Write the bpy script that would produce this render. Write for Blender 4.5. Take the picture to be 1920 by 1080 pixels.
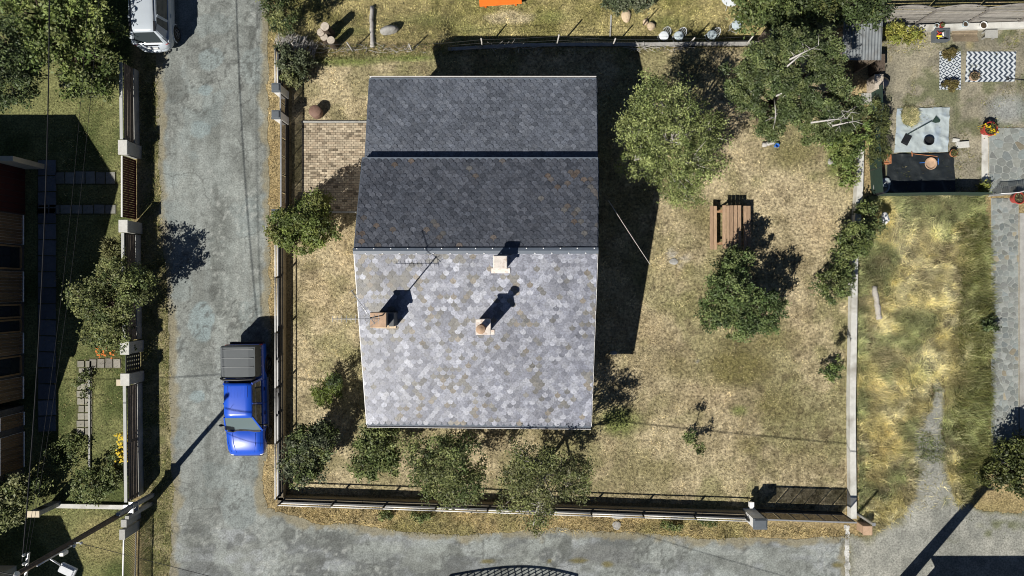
import bpy, bmesh, math, random
import numpy as np
from mathutils import Vector, Matrix

random.seed(7)
rng = np.random.default_rng(7)
for o in list(bpy.data.objects):
    bpy.data.objects.remove(o, do_unlink=True)
scene = bpy.context.scene
COL = scene.collection
R = math.radians

# ---------------------------------------------------------------- camera, sky, sun, exposure
CAM_H = 31.0            # drone height in metres
FPX = 1280.0            # focal length in photo pixels (24 mm on 36 mm, 1920 px)
cam = bpy.data.cameras.new('camera')
cam.lens = 24.0
cam.sensor_width = 36.0
cam.clip_start = 0.5
cam.clip_end = 2000.0
cam_o = bpy.data.objects.new('camera', cam)
cam_o.location = (0, 0, CAM_H)
cam_o.rotation_euler = (0, 0, 0)
COL.objects.link(cam_o)
scene.camera = cam_o

SX, SY = 0.66, 0.76     # shadow shift in metres for each metre of height
SUN_EL = math.atan2(1.0, math.hypot(SX, SY))
SUN_ROT = math.atan2(-SX, -SY)
world = bpy.data.worlds.new('World')
scene.world = world
world.use_nodes = True
wn = world.node_tree
bg = wn.nodes['Background']
sky = wn.nodes.new('ShaderNodeTexSky')
sky.sky_type = 'NISHITA'
sky.sun_disc = False
sky.sun_elevation = SUN_EL
sky.sun_rotation = SUN_ROT
sky.altitude = 2500.0
sky.air_density = 0.6
sky.dust_density = 0.2
sky.ozone_density = 1.0
bg.inputs['Strength'].default_value = 0.05
wn.links.new(sky.outputs['Color'], bg.inputs['Color'])

sun = bpy.data.lights.new('sun', 'SUN')
sun.energy = 5.0
sun.angle = R(0.53)
sun.color = (1.0, 0.95, 0.87)
sun_o = bpy.data.objects.new('sun', sun)
sun_o.rotation_euler = Vector((SX, SY, -1.0)).to_track_quat('-Z', 'Y').to_euler()
sun_o.location = (-40, -46, 60)
COL.objects.link(sun_o)

scene.view_settings.view_transform = 'Standard'
scene.view_settings.look = 'None'
scene.view_settings.gamma = 1.0
scene.view_settings.exposure = 0.4
scene.render.engine = 'CYCLES'
scene.cycles.max_bounces = 6
scene.cycles.diffuse_bounces = 2
scene.cycles.transparent_max_bounces = 12
scene.cycles.filter_width = 1.0
scene.cycles.use_denoising = True

# ---------------------------------------------------------------- maths helpers
def W(u, v, z=0.0):
    """photo pixel seen at height z -> world x, y"""
    k = (CAM_H - z) / FPX
    return ((u - 960.0) * k, (540.0 - v) * k)

def P(u, v, z=0.0):
    x, y = W(u, v, z)
    return Vector((x, y, z))

def _hash(ix, iy, seed):
    n = (ix.astype(np.int64) * 374761393 + iy.astype(np.int64) * 668265263 + seed * 974711) & 0x7fffffff
    n = ((n ^ (n >> 13)) * 1274126177) & 0x7fffffff
    n = n ^ (n >> 16)
    return (n & 0xffff) / 65535.0

def vnoise(x, y, scale, seed=0):
    x = np.asarray(x, float) / scale
    y = np.asarray(y, float) / scale
    ix, iy = np.floor(x), np.floor(y)
    fx, fy = x - ix, y - iy
    fx = fx * fx * (3 - 2 * fx)
    fy = fy * fy * (3 - 2 * fy)
    a = _hash(ix, iy, seed); b = _hash(ix + 1, iy, seed)
    c = _hash(ix, iy + 1, seed); d = _hash(ix + 1, iy + 1, seed)
    return (a * (1 - fx) + b * fx) * (1 - fy) + (c * (1 - fx) + d * fx) * fy

def fbm(x, y, scale, seed=0, octv=4):
    s = 0.0; amp = 0.5; tot = 0.0
    for i in range(octv):
        s = s + amp * vnoise(x, y, scale / 2 ** i, seed + i * 17)
        tot += amp
        amp *= 0.55
    return s / tot

def sstep(a, b, t):
    t = np.clip((np.asarray(t, float) - a) / (b - a), 0, 1)
    return t * t * (3 - 2 * t)

def gz(x, y):
    """terrain height: the garden to the north lies 0.7 m lower"""
    x = np.asarray(x, float); y = np.asarray(y, float)
    sharp = sstep(-3.3, -2.6, x)
    y0 = 10.95
    drop = sharp * sstep(y0, y0 + 0.12, y) + (1 - sharp) * sstep(y0 - 0.3, y0 + 2.6, y)
    drop = drop * sstep(-11.2, -9.6, x) * (1 - sstep(15.2, 16.8, x))
    return -0.7 * drop

def gzs(x, y):
    return float(gz(x, y))

def poly_sd(px, py, poly):
    """signed distance (negative inside) of points to polygon"""
    px = np.asarray(px, float); py = np.asarray(py, float)
    d = np.full(px.shape, 1e9)
    inside = np.zeros(px.shape, bool)
    n = len(poly)
    for i in range(n):
        ax, ay = poly[i]; bx, by = poly[(i + 1) % n]
        ex, ey = bx - ax, by - ay
        wx, wy = px - ax, py - ay
        L = ex * ex + ey * ey + 1e-12
        t = np.clip((wx * ex + wy * ey) / L, 0, 1)
        d = np.minimum(d, np.hypot(wx - ex * t, wy - ey * t))
        cond = ((ay > py) != (by > py))
        with np.errstate(divide='ignore', invalid='ignore'):
            xi = ax + (py - ay) * ex / (ey if abs(ey) > 1e-12 else 1e-12)
        inside ^= cond & (px < xi)
    return np.where(inside, -d, d)

def WP(pts, z=0.0):
    return [W(u, v, z) for u, v in pts]

# ---------------------------------------------------------------- materials
MATS = {}
def new_mat(name):
    m = bpy.data.materials.new(name)
    m.use_nodes = True
    MATS[name] = m
    return m, m.node_tree, m.node_tree.nodes['Principled BSDF']

def mat(name, base, rough=0.7, var=0.25, scale=6.0, bump=0.0, bscale=30.0, spec=0.4, metal=0.0,
        attr=False, fine=None, stain=None, stain_scale=1.5, stain_amt=0.0, coat=0.0, stretch=None, crack=0.0):
    """noise-varied surface; attr: base colour comes from the mesh's own colour attribute"""
    m, nt, b = new_mat(name)
    N, L = nt.nodes, nt.links
    tc = N.new('ShaderNodeTexCoord')
    vec = tc.outputs['Object']
    if stretch:
        mp = N.new('ShaderNodeMapping'); mp.inputs['Scale'].default_value = stretch
        L.new(vec, mp.inputs['Vector']); vec = mp.outputs['Vector']
    if attr:
        a = N.new('ShaderNodeAttribute'); a.attribute_name = 'col'
        col = a.outputs['Color']
    else:
        rgb = N.new('ShaderNodeRGB'); rgb.outputs[0].default_value = (*base, 1)
        col = rgb.outputs[0]
    def mul(c, sc, amt, det=4.0):
        nz = N.new('ShaderNodeTexNoise'); nz.inputs['Scale'].default_value = sc; nz.inputs['Detail'].default_value = det
        nz.inputs['Roughness'].default_value = 0.65
        L.new(vec, nz.inputs['Vector'])
        mr = N.new('ShaderNodeMapRange')
        mr.inputs['From Min'].default_value = 0.25; mr.inputs['From Max'].default_value = 0.75
        mr.inputs['To Min'].default_value = 1 - amt; mr.inputs['To Max'].default_value = 1 + amt
        L.new(nz.outputs['Fac'], mr.inputs['Value'])
        mx = N.new('ShaderNodeVectorMath'); mx.operation = 'SCALE'
        L.new(c, mx.inputs[0]); L.new(mr.outputs['Result'], mx.inputs['Scale'])
        return mx.outputs[0]
    if var: col = mul(col, scale, var)
    if fine: col = mul(col, fine[0], fine[1], 2.0)
    if stain_amt:
        nz = N.new('ShaderNodeTexNoise'); nz.inputs['Scale'].default_value = stain_scale; nz.inputs['Detail'].default_value = 5
        L.new(vec, nz.inputs['Vector'])
        mr = N.new('ShaderNodeMapRange'); mr.inputs['From Min'].default_value = 0.5; mr.inputs['From Max'].default_value = 0.7
        mr.inputs['To Max'].default_value = stain_amt
        L.new(nz.outputs['Fac'], mr.inputs['Value'])
        mx = N.new('ShaderNodeMix'); mx.data_type = 'RGBA'
        L.new(mr.outputs['Result'], mx.inputs['Factor']); L.new(col, mx.inputs['A']); mx.inputs['B'].default_value = (*stain, 1)
        col = mx.outputs['Result']
    if crack:
        # thin wandering cracks, only here and there
        nd = N.new('ShaderNodeTexNoise'); nd.inputs['Scale'].default_value = 1.6; nd.inputs['Detail'].default_value = 5
        L.new(vec, nd.inputs['Vector'])
        sc = N.new('ShaderNodeVectorMath'); sc.operation = 'SCALE'; sc.inputs['Scale'].default_value = 0.7; L.new(nd.outputs['Color'], sc.inputs[0])
        ad = N.new('ShaderNodeVectorMath'); ad.operation = 'ADD'; L.new(vec, ad.inputs[0]); L.new(sc.outputs[0], ad.inputs[1])
        vo = N.new('ShaderNodeTexVoronoi'); vo.feature = 'DISTANCE_TO_EDGE'; vo.inputs['Scale'].default_value = 0.75; L.new(ad.outputs[0], vo.inputs['Vector'])
        m1 = N.new('ShaderNodeMapRange'); m1.inputs['From Min'].default_value = 0.008; m1.inputs['From Max'].default_value = 0.03
        m1.inputs['To Min'].default_value = 1.0; m1.inputs['To Max'].default_value = 0.0; L.new(vo.outputs['Distance'], m1.inputs['Value'])
        nm = N.new('ShaderNodeTexNoise'); nm.inputs['Scale'].default_value = 0.35; L.new(vec, nm.inputs['Vector'])
        m2 = N.new('ShaderNodeMapRange'); m2.inputs['From Min'].default_value = 0.46; m2.inputs['From Max'].default_value = 0.6; m2.inputs['To Max'].default_value = crack; L.new(nm.outputs['Fac'], m2.inputs['Value'])
        mm = N.new('ShaderNodeMath'); mm.operation = 'MULTIPLY'; L.new(m1.outputs['Result'], mm.inputs[0]); L.new(m2.outputs['Result'], mm.inputs[1])
        mx = N.new('ShaderNodeMix'); mx.data_type = 'RGBA'; L.new(mm.outputs[0], mx.inputs['Factor']); L.new(col, mx.inputs['A']); mx.inputs['B'].default_value = (.05, .052, .048, 1)
        col = mx.outputs['Result']
    L.new(col, b.inputs['Base Color'])
    b.inputs['Roughness'].default_value = rough
    b.inputs['Specular IOR Level'].default_value = spec
    b.inputs['Metallic'].default_value = metal
    b.inputs['Coat Weight'].default_value = coat
    b.inputs['Coat Roughness'].default_value = 0.08
    if bump:
        nz = N.new('ShaderNodeTexNoise'); nz.inputs['Scale'].default_value = bscale; nz.inputs['Detail'].default_value = 4
        L.new(vec, nz.inputs['Vector'])
        bp = N.new('ShaderNodeBump'); bp.inputs['Strength'].default_value = bump; bp.inputs['Distance'].default_value = 0.03
        L.new(nz.outputs['Fac'], bp.inputs['Height']); L.new(bp.outputs['Normal'], b.inputs['Normal'])
    return m

def leaf_mat(name, trans=0.3, rough=0.55):
    m, nt, b = new_mat(name)
    N, L = nt.nodes, nt.links
    a = N.new('ShaderNodeAttribute'); a.attribute_name = 'col'
    L.new(a.outputs['Color'], b.inputs['Base Color'])
    b.inputs['Roughness'].default_value = rough
    b.inputs['Specular IOR Level'].default_value = 0.35
    tr = N.new('ShaderNodeBsdfTranslucent'); L.new(a.outputs['Color'], tr.inputs['Color'])
    mx = N.new('ShaderNodeMixShader'); mx.inputs[0].default_value = trans
    L.new(b.outputs[0], mx.inputs[1]); L.new(tr.outputs[0], mx.inputs[2])
    L.new(mx.outputs[0], nt.nodes['Material Output'].inputs['Surface'])
    return m

def screen_mat(name, base, open_frac):
    """woven screen: many holes too fine to model"""
    m, nt, b = new_mat(name)
    N, L = nt.nodes, nt.links
    b.inputs['Base Color'].default_value = (*base, 1); b.inputs['Roughness'].default_value = 0.7
    t = N.new('ShaderNodeBsdfTransparent')
    mx = N.new('ShaderNodeMixShader'); mx.inputs[0].default_value = open_frac
    L.new(b.outputs[0], mx.inputs[1]); L.new(t.outputs[0], mx.inputs[2])
    L.new(mx.outputs[0], nt.nodes['Material Output'].inputs['Surface'])
    return m

def glass_mat(name, base=(0.02, 0.025, 0.03), rough=0.08):
    m, nt, b = new_mat(name)
    b.inputs['Base Color'].default_value = (*base, 1)
    b.inputs['Roughness'].default_value = rough
    b.inputs['Specular IOR Level'].default_value = 0.6
    return m

# ---------------------------------------------------------------- mesh helpers
def finish(o, name=None, label=None, cat=None, group=None, kind=None, parent=None):
    if label: o['label'] = label
    if cat: o['category'] = cat
    if group: o['group'] = group
    if kind: o['kind'] = kind
    if parent is not None:
        o.parent = parent
    return o

def empty(name, loc, rz=0.0, label=None, cat=None, group=None):
    o = bpy.data.objects.new(name, None)
    o.location = loc
    o.rotation_euler = (0, 0, rz)
    o.empty_display_size = 0.2
    COL.objects.link(o)
    return finish(o, None, label, cat, group)

def mesh_np(name, verts, quads=None, tris=None, cols=None, mats=(), smooth=False):
    """fast mesh from numpy arrays"""
    me = bpy.data.meshes.new(name)
    verts = np.asarray(verts, np.float32)
    me.vertices.add(len(verts)); me.vertices.foreach_set('co', verts.ravel())
    loops = []; starts = []; tot = 0
    if quads is not None and len(quads):
        q = np.asarray(quads, np.int32); loops.append(q.ravel()); starts.append(np.arange(len(q)) * 4 + tot); tot += q.size
    if tris is not None and len(tris):
        t = np.asarray(tris, np.int32); loops.append(t.ravel()); starts.append(np.arange(len(t)) * 3 + tot); tot += t.size
    loops = np.concatenate(loops); starts = np.concatenate(starts).astype(np.int32)
    me.loops.add(len(loops)); me.loops.foreach_set('vertex_index', loops)
    me.polygons.add(len(starts)); me.polygons.foreach_set('loop_start', starts)
    if smooth:
        me.polygons.foreach_set('use_smooth', np.ones(len(starts), bool))
    if cols is not None:
        a = me.attributes.new('col', 'FLOAT_COLOR', 'POINT')
        c = np.ones((len(verts), 4), np.float32); c[:, :3] = cols
        a.data.foreach_set('color', c.ravel())
    me.update(calc_edges=True)
    for m in mats: me.materials.append(m)
    return me

def link(name, me, parent=None, loc=None, **kw):
    o = bpy.data.objects.new(name, me)
    COL.objects.link(o)
    if loc is not None: o.location = loc
    return finish(o, None, parent=parent, **kw)

class MB:
    """collects solid pieces; build() links them as ONE mesh object. Coordinates are local to origin `o`."""
    def __init__(s, o=(0, 0, 0)):
        s.v = []; s.f = []; s.c = []; s.cur = (1, 1, 1); s.o = Vector(o)
    def add(s, verts, faces):
        n = len(s.v)
        for p in verts:
            s.v.append((p[0] - s.o.x, p[1] - s.o.y, p[2] - s.o.z)); s.c.append(s.cur)
        for f in faces: s.f.append(tuple(i + n for i in f))
        return s
    def box(s, c, d, rz=0.0, M=None, taper=1.0):
        hx, hy, hz = d[0] / 2, d[1] / 2, d[2] / 2
        pts = []
        for z, k in ((-hz, 1.0), (hz, taper)):
            for x, y in ((-hx, -hy), (hx, -hy), (hx, hy), (-hx, hy)):
                pts.append(Vector((x * k, y * k, z)))
        mt = M if M is not None else Matrix.Rotation(rz, 3, 'Z')
        c = Vector(c)
        s.add([c + mt @ p for p in pts], [(3, 2, 1, 0), (4, 5, 6, 7), (0, 1, 5, 4), (1, 2, 6, 5), (2, 3, 7, 6), (3, 0, 4, 7)])
        return s
    def beam(s, a, b, w, h, up=(0, 0, 1)):
        """rectangular bar from a to b, w across, h along up"""
        a, b = Vector(a), Vector(b)
        d = (b - a)
        L = d.length
        d.normalize()
        upv = Vector(up)
        sd = d.cross(upv)
        if sd.length < 1e-5: sd = d.cross(Vector((1, 0, 0)))
        sd.normalize(); u = sd.cross(d).normalized()
        M = Matrix((sd, d, u)).transposed()
        return s.box((a + b) / 2, (w, L, h), M=M)
    def tube(s, pts, r, n=6, cap=True):
        pts = [Vector(p) for p in pts]
        rs = r if isinstance(r, (list, tuple)) else [r] * len(pts)
        V = []; F = []
        for i, p in enumerate(pts):
            d = (pts[min(i + 1, len(pts) - 1)] - pts[max(i - 1, 0)])
            if d.length < 1e-9: d = Vector((0, 0, 1))
            d.normalize()
            a = d.cross(Vector((0, 0, 1)) if abs(d.z) < 0.9 else Vector((1, 0, 0))).normalized()
            b = d.cross(a)
            for k in range(n):
                t = 2 * math.pi * k / n
                V.append(p + (a * math.cos(t) + b * math.sin(t)) * rs[i])
        for i in range(len(pts) - 1):
            for k in range(n):
                k2 = (k + 1) % n
                F.append((i * n + k, i * n + k2, (i + 1) * n + k2, (i + 1) * n + k))
        if cap:
            F.append(tuple(range(n))); F.append(tuple(reversed(range((len(pts) - 1) * n, len(pts) * n))))
        return s.add(V, F)
    def lathe(s, c, prof, n=20, rx=1.0, ry=1.0, rz=0.0):
        """prof: list of (radius, z); closed at ends where the radius is 0"""
        V = []; F = []
        c = Vector(c); ca, sa = math.cos(rz), math.sin(rz)
        for r, z in prof:
            for k in range(n):
                t = 2 * math.pi * k / n
                x, y = r * rx * math.cos(t), r * ry * math.sin(t)
                V.append((c.x + x * ca - y * sa, c.y + x * sa + y * ca, c.z + z))
        for i in range(len(prof) - 1):
            for k in range(n):
                k2 = (k + 1) % n
                F.append((i * n + k, i * n + k2, (i + 1) * n + k2, (i + 1) * n + k))
        F.append(tuple(reversed(range(n)))); F.append(tuple(range((len(prof) - 1) * n, len(prof) * n)))
        return s.add(V, F)
    def prism(s, poly, z0, z1):
        n = len(poly)
        V = [(x, y, z0) for x, y in poly] + [(x, y, z1) for x, y in poly]
        F = [tuple(reversed(range(n))), tuple(range(n, 2 * n))]
        for i in range(n):
            j = (i + 1) % n
            F.append((i, j, n + j, n + i))
        return s.add(V, F)
    def slab(s, corners, th):
        """thick plate from top corners (any plane), thickness downwards"""
        n = len(corners)
        V = [Vector(c) for c in corners] + [Vector(c) - Vector((0, 0, th)) for c in corners]
        F = [tuple(range(n)), tuple(reversed(range(n, 2 * n)))]
        for i in range(n):
            j = (i + 1) % n
            F.append((j, i, n + i, n + j))
        return s.add(V, F)
    def rock(s, c, d, seed=0, n=2, rough=0.18, rz=0.0):
        bm = bmesh.new(); bmesh.ops.create_icosphere(bm, subdivisions=n, radius=1.0)
        r = random.Random(seed); off = [r.uniform(0, 20) for _ in range(3)]
        ca, sa = math.cos(rz), math.sin(rz)
        V = []
        for v in bm.verts:
            p = v.co
            k = 1 + rough * (math.sin(p.x * 2.3 + off[0]) + math.sin(p.y * 2.9 + off[1]) + math.sin(p.z * 2.1 + off[2] + p.x)) * 0.6 + r.uniform(-1, 1) * rough * 0.25
            x, y, z = p.x * d[0] * k, p.y * d[1] * k, p.z * d[2] * k
            V.append((c[0] + x * ca - y * sa, c[1] + x * sa + y * ca, c[2] + z))
        F = [tuple(v.index for v in f.verts) for f in bm.faces]
        bm.free()
        return s.add(V, F)
    def build(s, name, m, parent=None, smooth=False, bevel=0.0, loc=None, **kw):
        me = bpy.data.meshes.new(name)
        me.from_pydata(s.v, [], s.f)
        a = me.attributes.new('col', 'FLOAT_COLOR', 'POINT')
        a.data.foreach_set('color', np.array([(*c, 1) for c in s.c], np.float32).ravel())
        me.materials.append(m)
        if bevel or True:
            bm = bmesh.new(); bm.from_mesh(me)
            bmesh.ops.recalc_face_normals(bm, faces=bm.faces)
            if bevel:
                bmesh.ops.bevel(bm, geom=bm.edges[:], offset=bevel, segments=1, affect='EDGES', clamp_overlap=True)
            bm.to_mesh(me); bm.free()
        if smooth:
            me.polygons.foreach_set('use_smooth', np.ones(len(me.polygons), bool))
        me.update()
        o = bpy.data.objects.new(name, me)
        COL.objects.link(o)
        o.location = loc if loc is not None else s.o
        if parent is not None and loc is None:
            o.location = (0, 0, 0) if True else s.o
        return finish(o, parent=parent, **kw)

def sheet(name, poly, dz, res, colour, material, edge_noise=0.0, nscale=1.0, seed=0, kind='structure', **kw):
    """ground sheet with a ragged outline that follows the terrain; colour(x, y, sd) -> (n,3)"""
    xs = [p[0] for p in poly]; ys = [p[1] for p in poly]
    x = np.arange(min(xs) - 2 * res, max(xs) + 3 * res, res); y = np.arange(min(ys) - 2 * res, max(ys) + 3 * res, res)
    X, Y = np.meshgrid(x, y)
    def SD(X, Y):
        d = poly_sd(X, Y, poly)
        if edge_noise:
            d = d + edge_noise * (fbm(X, Y, nscale, seed) - 0.5) * 2
        return d
    sd = SD(X, Y)
    near = np.abs(sd) < 0.75 * res
    e = res * 0.1
    gx = (SD(X + e, Y) - SD(X - e, Y)) / (2 * e); gy = (SD(X, Y + e) - SD(X, Y - e)) / (2 * e)
    g2 = np.maximum(gx * gx + gy * gy, 0.3)
    X2 = np.where(near, X - gx * sd / g2, X); Y2 = np.where(near, Y - gy * sd / g2, Y)
    sd2 = np.where(near, 0.0, sd)
    ny, nx = X.shape
    idx = np.arange(nx * ny).reshape(ny, nx)
    ok = (sd2[:-1, :-1] <= 0) & (sd2[1:, :-1] <= 0) & (sd2[:-1, 1:] <= 0) & (sd2[1:, 1:] <= 0)
    q = np.stack([idx[:-1, :-1][ok], idx[:-1, 1:][ok], idx[1:, 1:][ok], idx[1:, :-1][ok]], 1)
    fx, fy = X2.ravel(), Y2.ravel()
    A_ = lambda a, b, c: (fx[q[:, b]] - fx[q[:, a]]) * (fy[q[:, c]] - fy[q[:, a]]) - (fx[q[:, c]] - fx[q[:, a]]) * (fy[q[:, b]] - fy[q[:, a]])
    q = q[(A_(0, 1, 2) > -1e-9) & (A_(0, 2, 3) > -1e-9) & (A_(0, 1, 3) > -1e-9) & (A_(1, 2, 3) > -1e-9)]
    used = np.zeros(nx * ny, bool); used[q.ravel()] = True
    remap = -np.ones(nx * ny, int); remap[used] = np.arange(used.sum())
    Xu, Yu, Su = X2.ravel()[used], Y2.ravel()[used], sd2.ravel()[used]
    V = np.stack([Xu, Yu, gz(Xu, Yu) + dz], 1)
    C = colour(Xu, Yu, Su)
    me = mesh_np(name, V, quads=remap[q], cols=C, mats=[material], smooth=True)
    return link(name, me, kind=kind, **kw)

def mixc(a, b, t):
    t = np.asarray(t)[:, None]
    return np.asarray(a) * (1 - t) + np.asarray(b) * t

def blob(x, y, u, v, ru, rv, soft=0.6):
    """0..1 blob mask at a photo position on the ground"""
    cx, cy = W(u, v); a, b = ru * CAM_H / FPX, rv * CAM_H / FPX
    d = np.hypot((x - cx) / a, (y - cy) / b)
    return 1 - sstep(1 - soft, 1.0, d)

# ---------------------------------------------------------------- foliage
def rand_unit(n):
    v = rng.normal(size=(n, 3))
    return v / np.linalg.norm(v, axis=1)[:, None]

def leaves(c, size, cols, up=0.5, narrow=0.55, direction=None):
    """diamond leaves: c (n,3) centres, size (n,), cols (n,3) -> verts, quads, cols"""
    n = len(c)
    nr = rand_unit(n); nr[:, 2] = np.abs(nr[:, 2]) + up
    nr /= np.linalg.norm(nr, axis=1)[:, None]
    t = rand_unit(n) if direction is None else direction + 0.25 * rand_unit(n)
    t = t - nr * np.sum(t * nr, 1)[:, None] if direction is None else t
    t /= np.linalg.norm(t, axis=1)[:, None] + 1e-9
    b = np.cross(nr, t); b /= np.linalg.norm(b, axis=1)[:, None] + 1e-9
    s = size[:, None]
    sag = np.array([0, 0, -0.12]) * s
    V = np.stack([c - t * s * 0.5, c + b * s * narrow * 0.5, c + t * s * 0.5 + sag, c - b * s * narrow * 0.5], 1).reshape(-1, 3)
    Q = np.arange(4 * n).reshape(n, 4)
    return V, Q, np.repeat(cols, 4, 0)

def crown_points(blobs, n_clump, per, clump_r, hollow=0.45, flat=0.7):
    """clump centres through the volume of some ellipsoids; then leaf positions around each clump"""
    n_clump = max(4, int(n_clump * 0.64)); per = int(per * 1.28); clump_r *= 0.82
    w = np.array([b[3] * b[4] * b[5] for b in blobs]) ** 0.8
    w = w / w.sum()
    which = rng.choice(len(blobs), n_clump, p=w)
    B = np.array(blobs, float)[which]
    d = rand_unit(n_clump)
    r = hollow + (1 - hollow) * rng.random(n_clump) ** 0.6
    r = r * (1 + rng.normal(size=n_clump) * 0.15)
    cc = B[:, :3] + d * r[:, None] * B[:, 3:6]
    sz = clump_r * (0.6 + 0.8 * rng.random(n_clump))
    k = np.repeat(np.arange(n_clump), per)
    off = rng.normal(size=(len(k), 3)) * 0.55
    off[:, 2] *= flat
    lp = cc[k] + off * sz[k][:, None]
    return cc, lp, k, d, off

def tree(name, label, base, blobs, n_clump, per, leaf, clump_r, palette, cat='tree', group=None, trunk_r=0.08,
         bark='bark', trunk=True, up=0.6, narrow=0.55, hollow=0.45, needle=False, mat_name='leaf', z0=None,
         n_branch=14, flat=0.7, fork=0.45, extra_bark=None):
    """base: photo pixel of the foot; blobs: (u, v, z, rx, ry, rz) with u, v photo pixels at height z, radii in metres"""
    g = gzs(*W(*base)) if z0 is None else z0
    bx, by = W(base[0], base[1], g)
    org = Vector((bx, by, g))
    root = empty(name, org, 0, label, cat, group)
    Bl = []
    for (u, v, z, rx, ry, rz) in blobs:
        x, y = W(u, v, z)
        Bl.append((x, y, max(z, g + rz * 0.6), rx, ry, rz))
    cc, lp, k, d, off = crown_points(Bl, n_clump, per, clump_r, hollow, flat)
    n_clump = len(cc)
    lp[:, 2] = np.maximum(lp[:, 2], g + 0.04)
    pal = np.array(palette)
    pick = rng.integers(0, len(pal), n_clump)
    cl = pal[pick] * (0.6 + 0.8 * rng.random(n_clump))[:, None]
    cols = cl[k] * (0.75 + 0.5 * rng.random(len(k)))[:, None]
    sz = leaf * (0.65 + 0.7 * rng.random(len(k)))
    dirn = None
    if needle:
        dirn = off + np.array([0, 0, 0.35]); dirn = dirn / (np.linalg.norm(dirn, axis=1)[:, None] + 1e-6)
    V, Q, C = leaves(lp, sz, cols, up, narrow, dirn)
    me = mesh_np('crown', V - np.array(org), quads=Q, cols=C, mats=[MATS[mat_name]])
    link('crown', me, parent=root, kind='stuff')
    # trunk and limbs
    if trunk:
        cen = np.mean(np.array([[b[0], b[1], b[2]] for b in Bl]), 0)
        top = org.lerp(Vector(cen), fork); top.z = g + (cen[2] - g) * max(fork, 0.35)
        mb = MB(org)
        mid = (org + top) / 2 + Vector((random.uniform(-.06, .06), random.uniform(-.06, .06), 0))
        mb.tube([org - Vector((0, 0, 0.1)), org + Vector((0, 0, 0.1)), mid, top], [trunk_r * 1.35, trunk_r * 1.1, trunk_r * 0.9, trunk_r * 0.75], 8)
        mb.build('trunk', MATS[bark], root, smooth=True)
        mb = MB(org)
        for b in Bl:
            e = Vector(b[:3])
            m1 = top.lerp(e, 0.5) + Vector((0, 0, 0.12 * b[5]))
            mb.tube([top, m1, e], [trunk_r * 0.62, trunk_r * 0.42, trunk_r * 0.25], 5)
        for i in rng.choice(n_clump, min(n_branch * len(Bl), n_clump), replace=False):
            e = Vector(cc[i])
            b = min(Bl, key=lambda q: (Vector(q[:3]) - e).length)
            s = top.lerp(Vector(b[:3]), random.uniform(0.3, 1.0))
            mb.tube([s, s.lerp(e, 0.5) + Vector((random.uniform(-.1, .1), random.uniform(-.1, .1), 0.06)), e], [trunk_r * 0.28, trunk_r * 0.18, trunk_r * 0.07], 4)
        if extra_bark: extra_bark(mb)
        mb.build('limbs', MATS[bark], root, smooth=True)
    return root

def blades(name, label, poly, density, length, width, palette, lean=0.6, seed=0, cat=None, keep=None, dz=0.0, clump=None, patch=None, mat_name='grass_blade', bias=(0, 0), kind='stuff', tint=None):
    """grass: one triangle per blade, scattered inside a polygon (world coords)"""
    xs = [p[0] for p in poly]; ys = [p[1] for p in poly]
    area = (max(xs) - min(xs)) * (max(ys) - min(ys))
    n = int(area * density)
    r = np.random.default_rng(seed + 101)
    x = r.uniform(min(xs), max(xs), n); y = r.uniform(min(ys), max(ys), n)
    ok = poly_sd(x, y, poly) < 0
    if keep is not None: ok &= keep(x, y) > r.random(n)
    x, y = x[ok], y[ok]
    n = len(x)
    if n == 0: return None
    L = length[0] + (length[1] - length[0]) * r.random(n) ** 1.5
    if patch is not None: L = L * patch(x, y)
    wdt = width * (0.6 + 0.8 * r.random(n))
    # lean direction follows slow noise so blades lie in swathes
    th = 6.28 * 1.6 * fbm(x, y, 1.3, seed + 5, 2) + r.normal(size=n) * 1.3
    dx = np.cos(th) * lean + bias[0] + r.normal(size=n) * 0.2; dy = np.sin(th) * lean + bias[1] + r.normal(size=n) * 0.2
    up = np.sqrt(np.clip(1 - np.minimum(dx * dx + dy * dy, 0.92), 0.08, 1))
    z = gz(x, y) + dz
    base = np.stack([x, y, z], 1)
    tip = base + np.stack([dx * L, dy * L, up * L], 1)
    sx = -dy; sy = dx
    nn = np.hypot(sx, sy) + 1e-6
    side = np.stack([sx / nn, sy / nn, np.zeros(n)], 1) * (wdt / 2)[:, None]
    V = np.stack([base - side, base + side, tip], 1).reshape(-1, 3)
    pal = np.array(palette)
    c = pal[r.integers(0, len(pal), n)] * (0.7 + 0.6 * r.random(n))[:, None]
    lump = np.clip(0.1 + 1.8 * fbm(x, y, 0.22, seed + 9, 2), .25, 2) * (0.6 + .8 * fbm(x, y, 0.7, seed + 19, 2))
    c = c * lump[:, None]
    if tint is not None:
        c = c * 0.4 + tint(x, y) * 0.95 * (lump * (0.45 + 1.1 * r.random(n)))[:, None]
    me = mesh_np(name, V, tris=np.arange(3 * n).reshape(n, 3), cols=np.repeat(c, 3, 0), mats=[MATS[mat_name]])
    return link(name, me, label=label, cat=cat, kind=kind)

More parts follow.
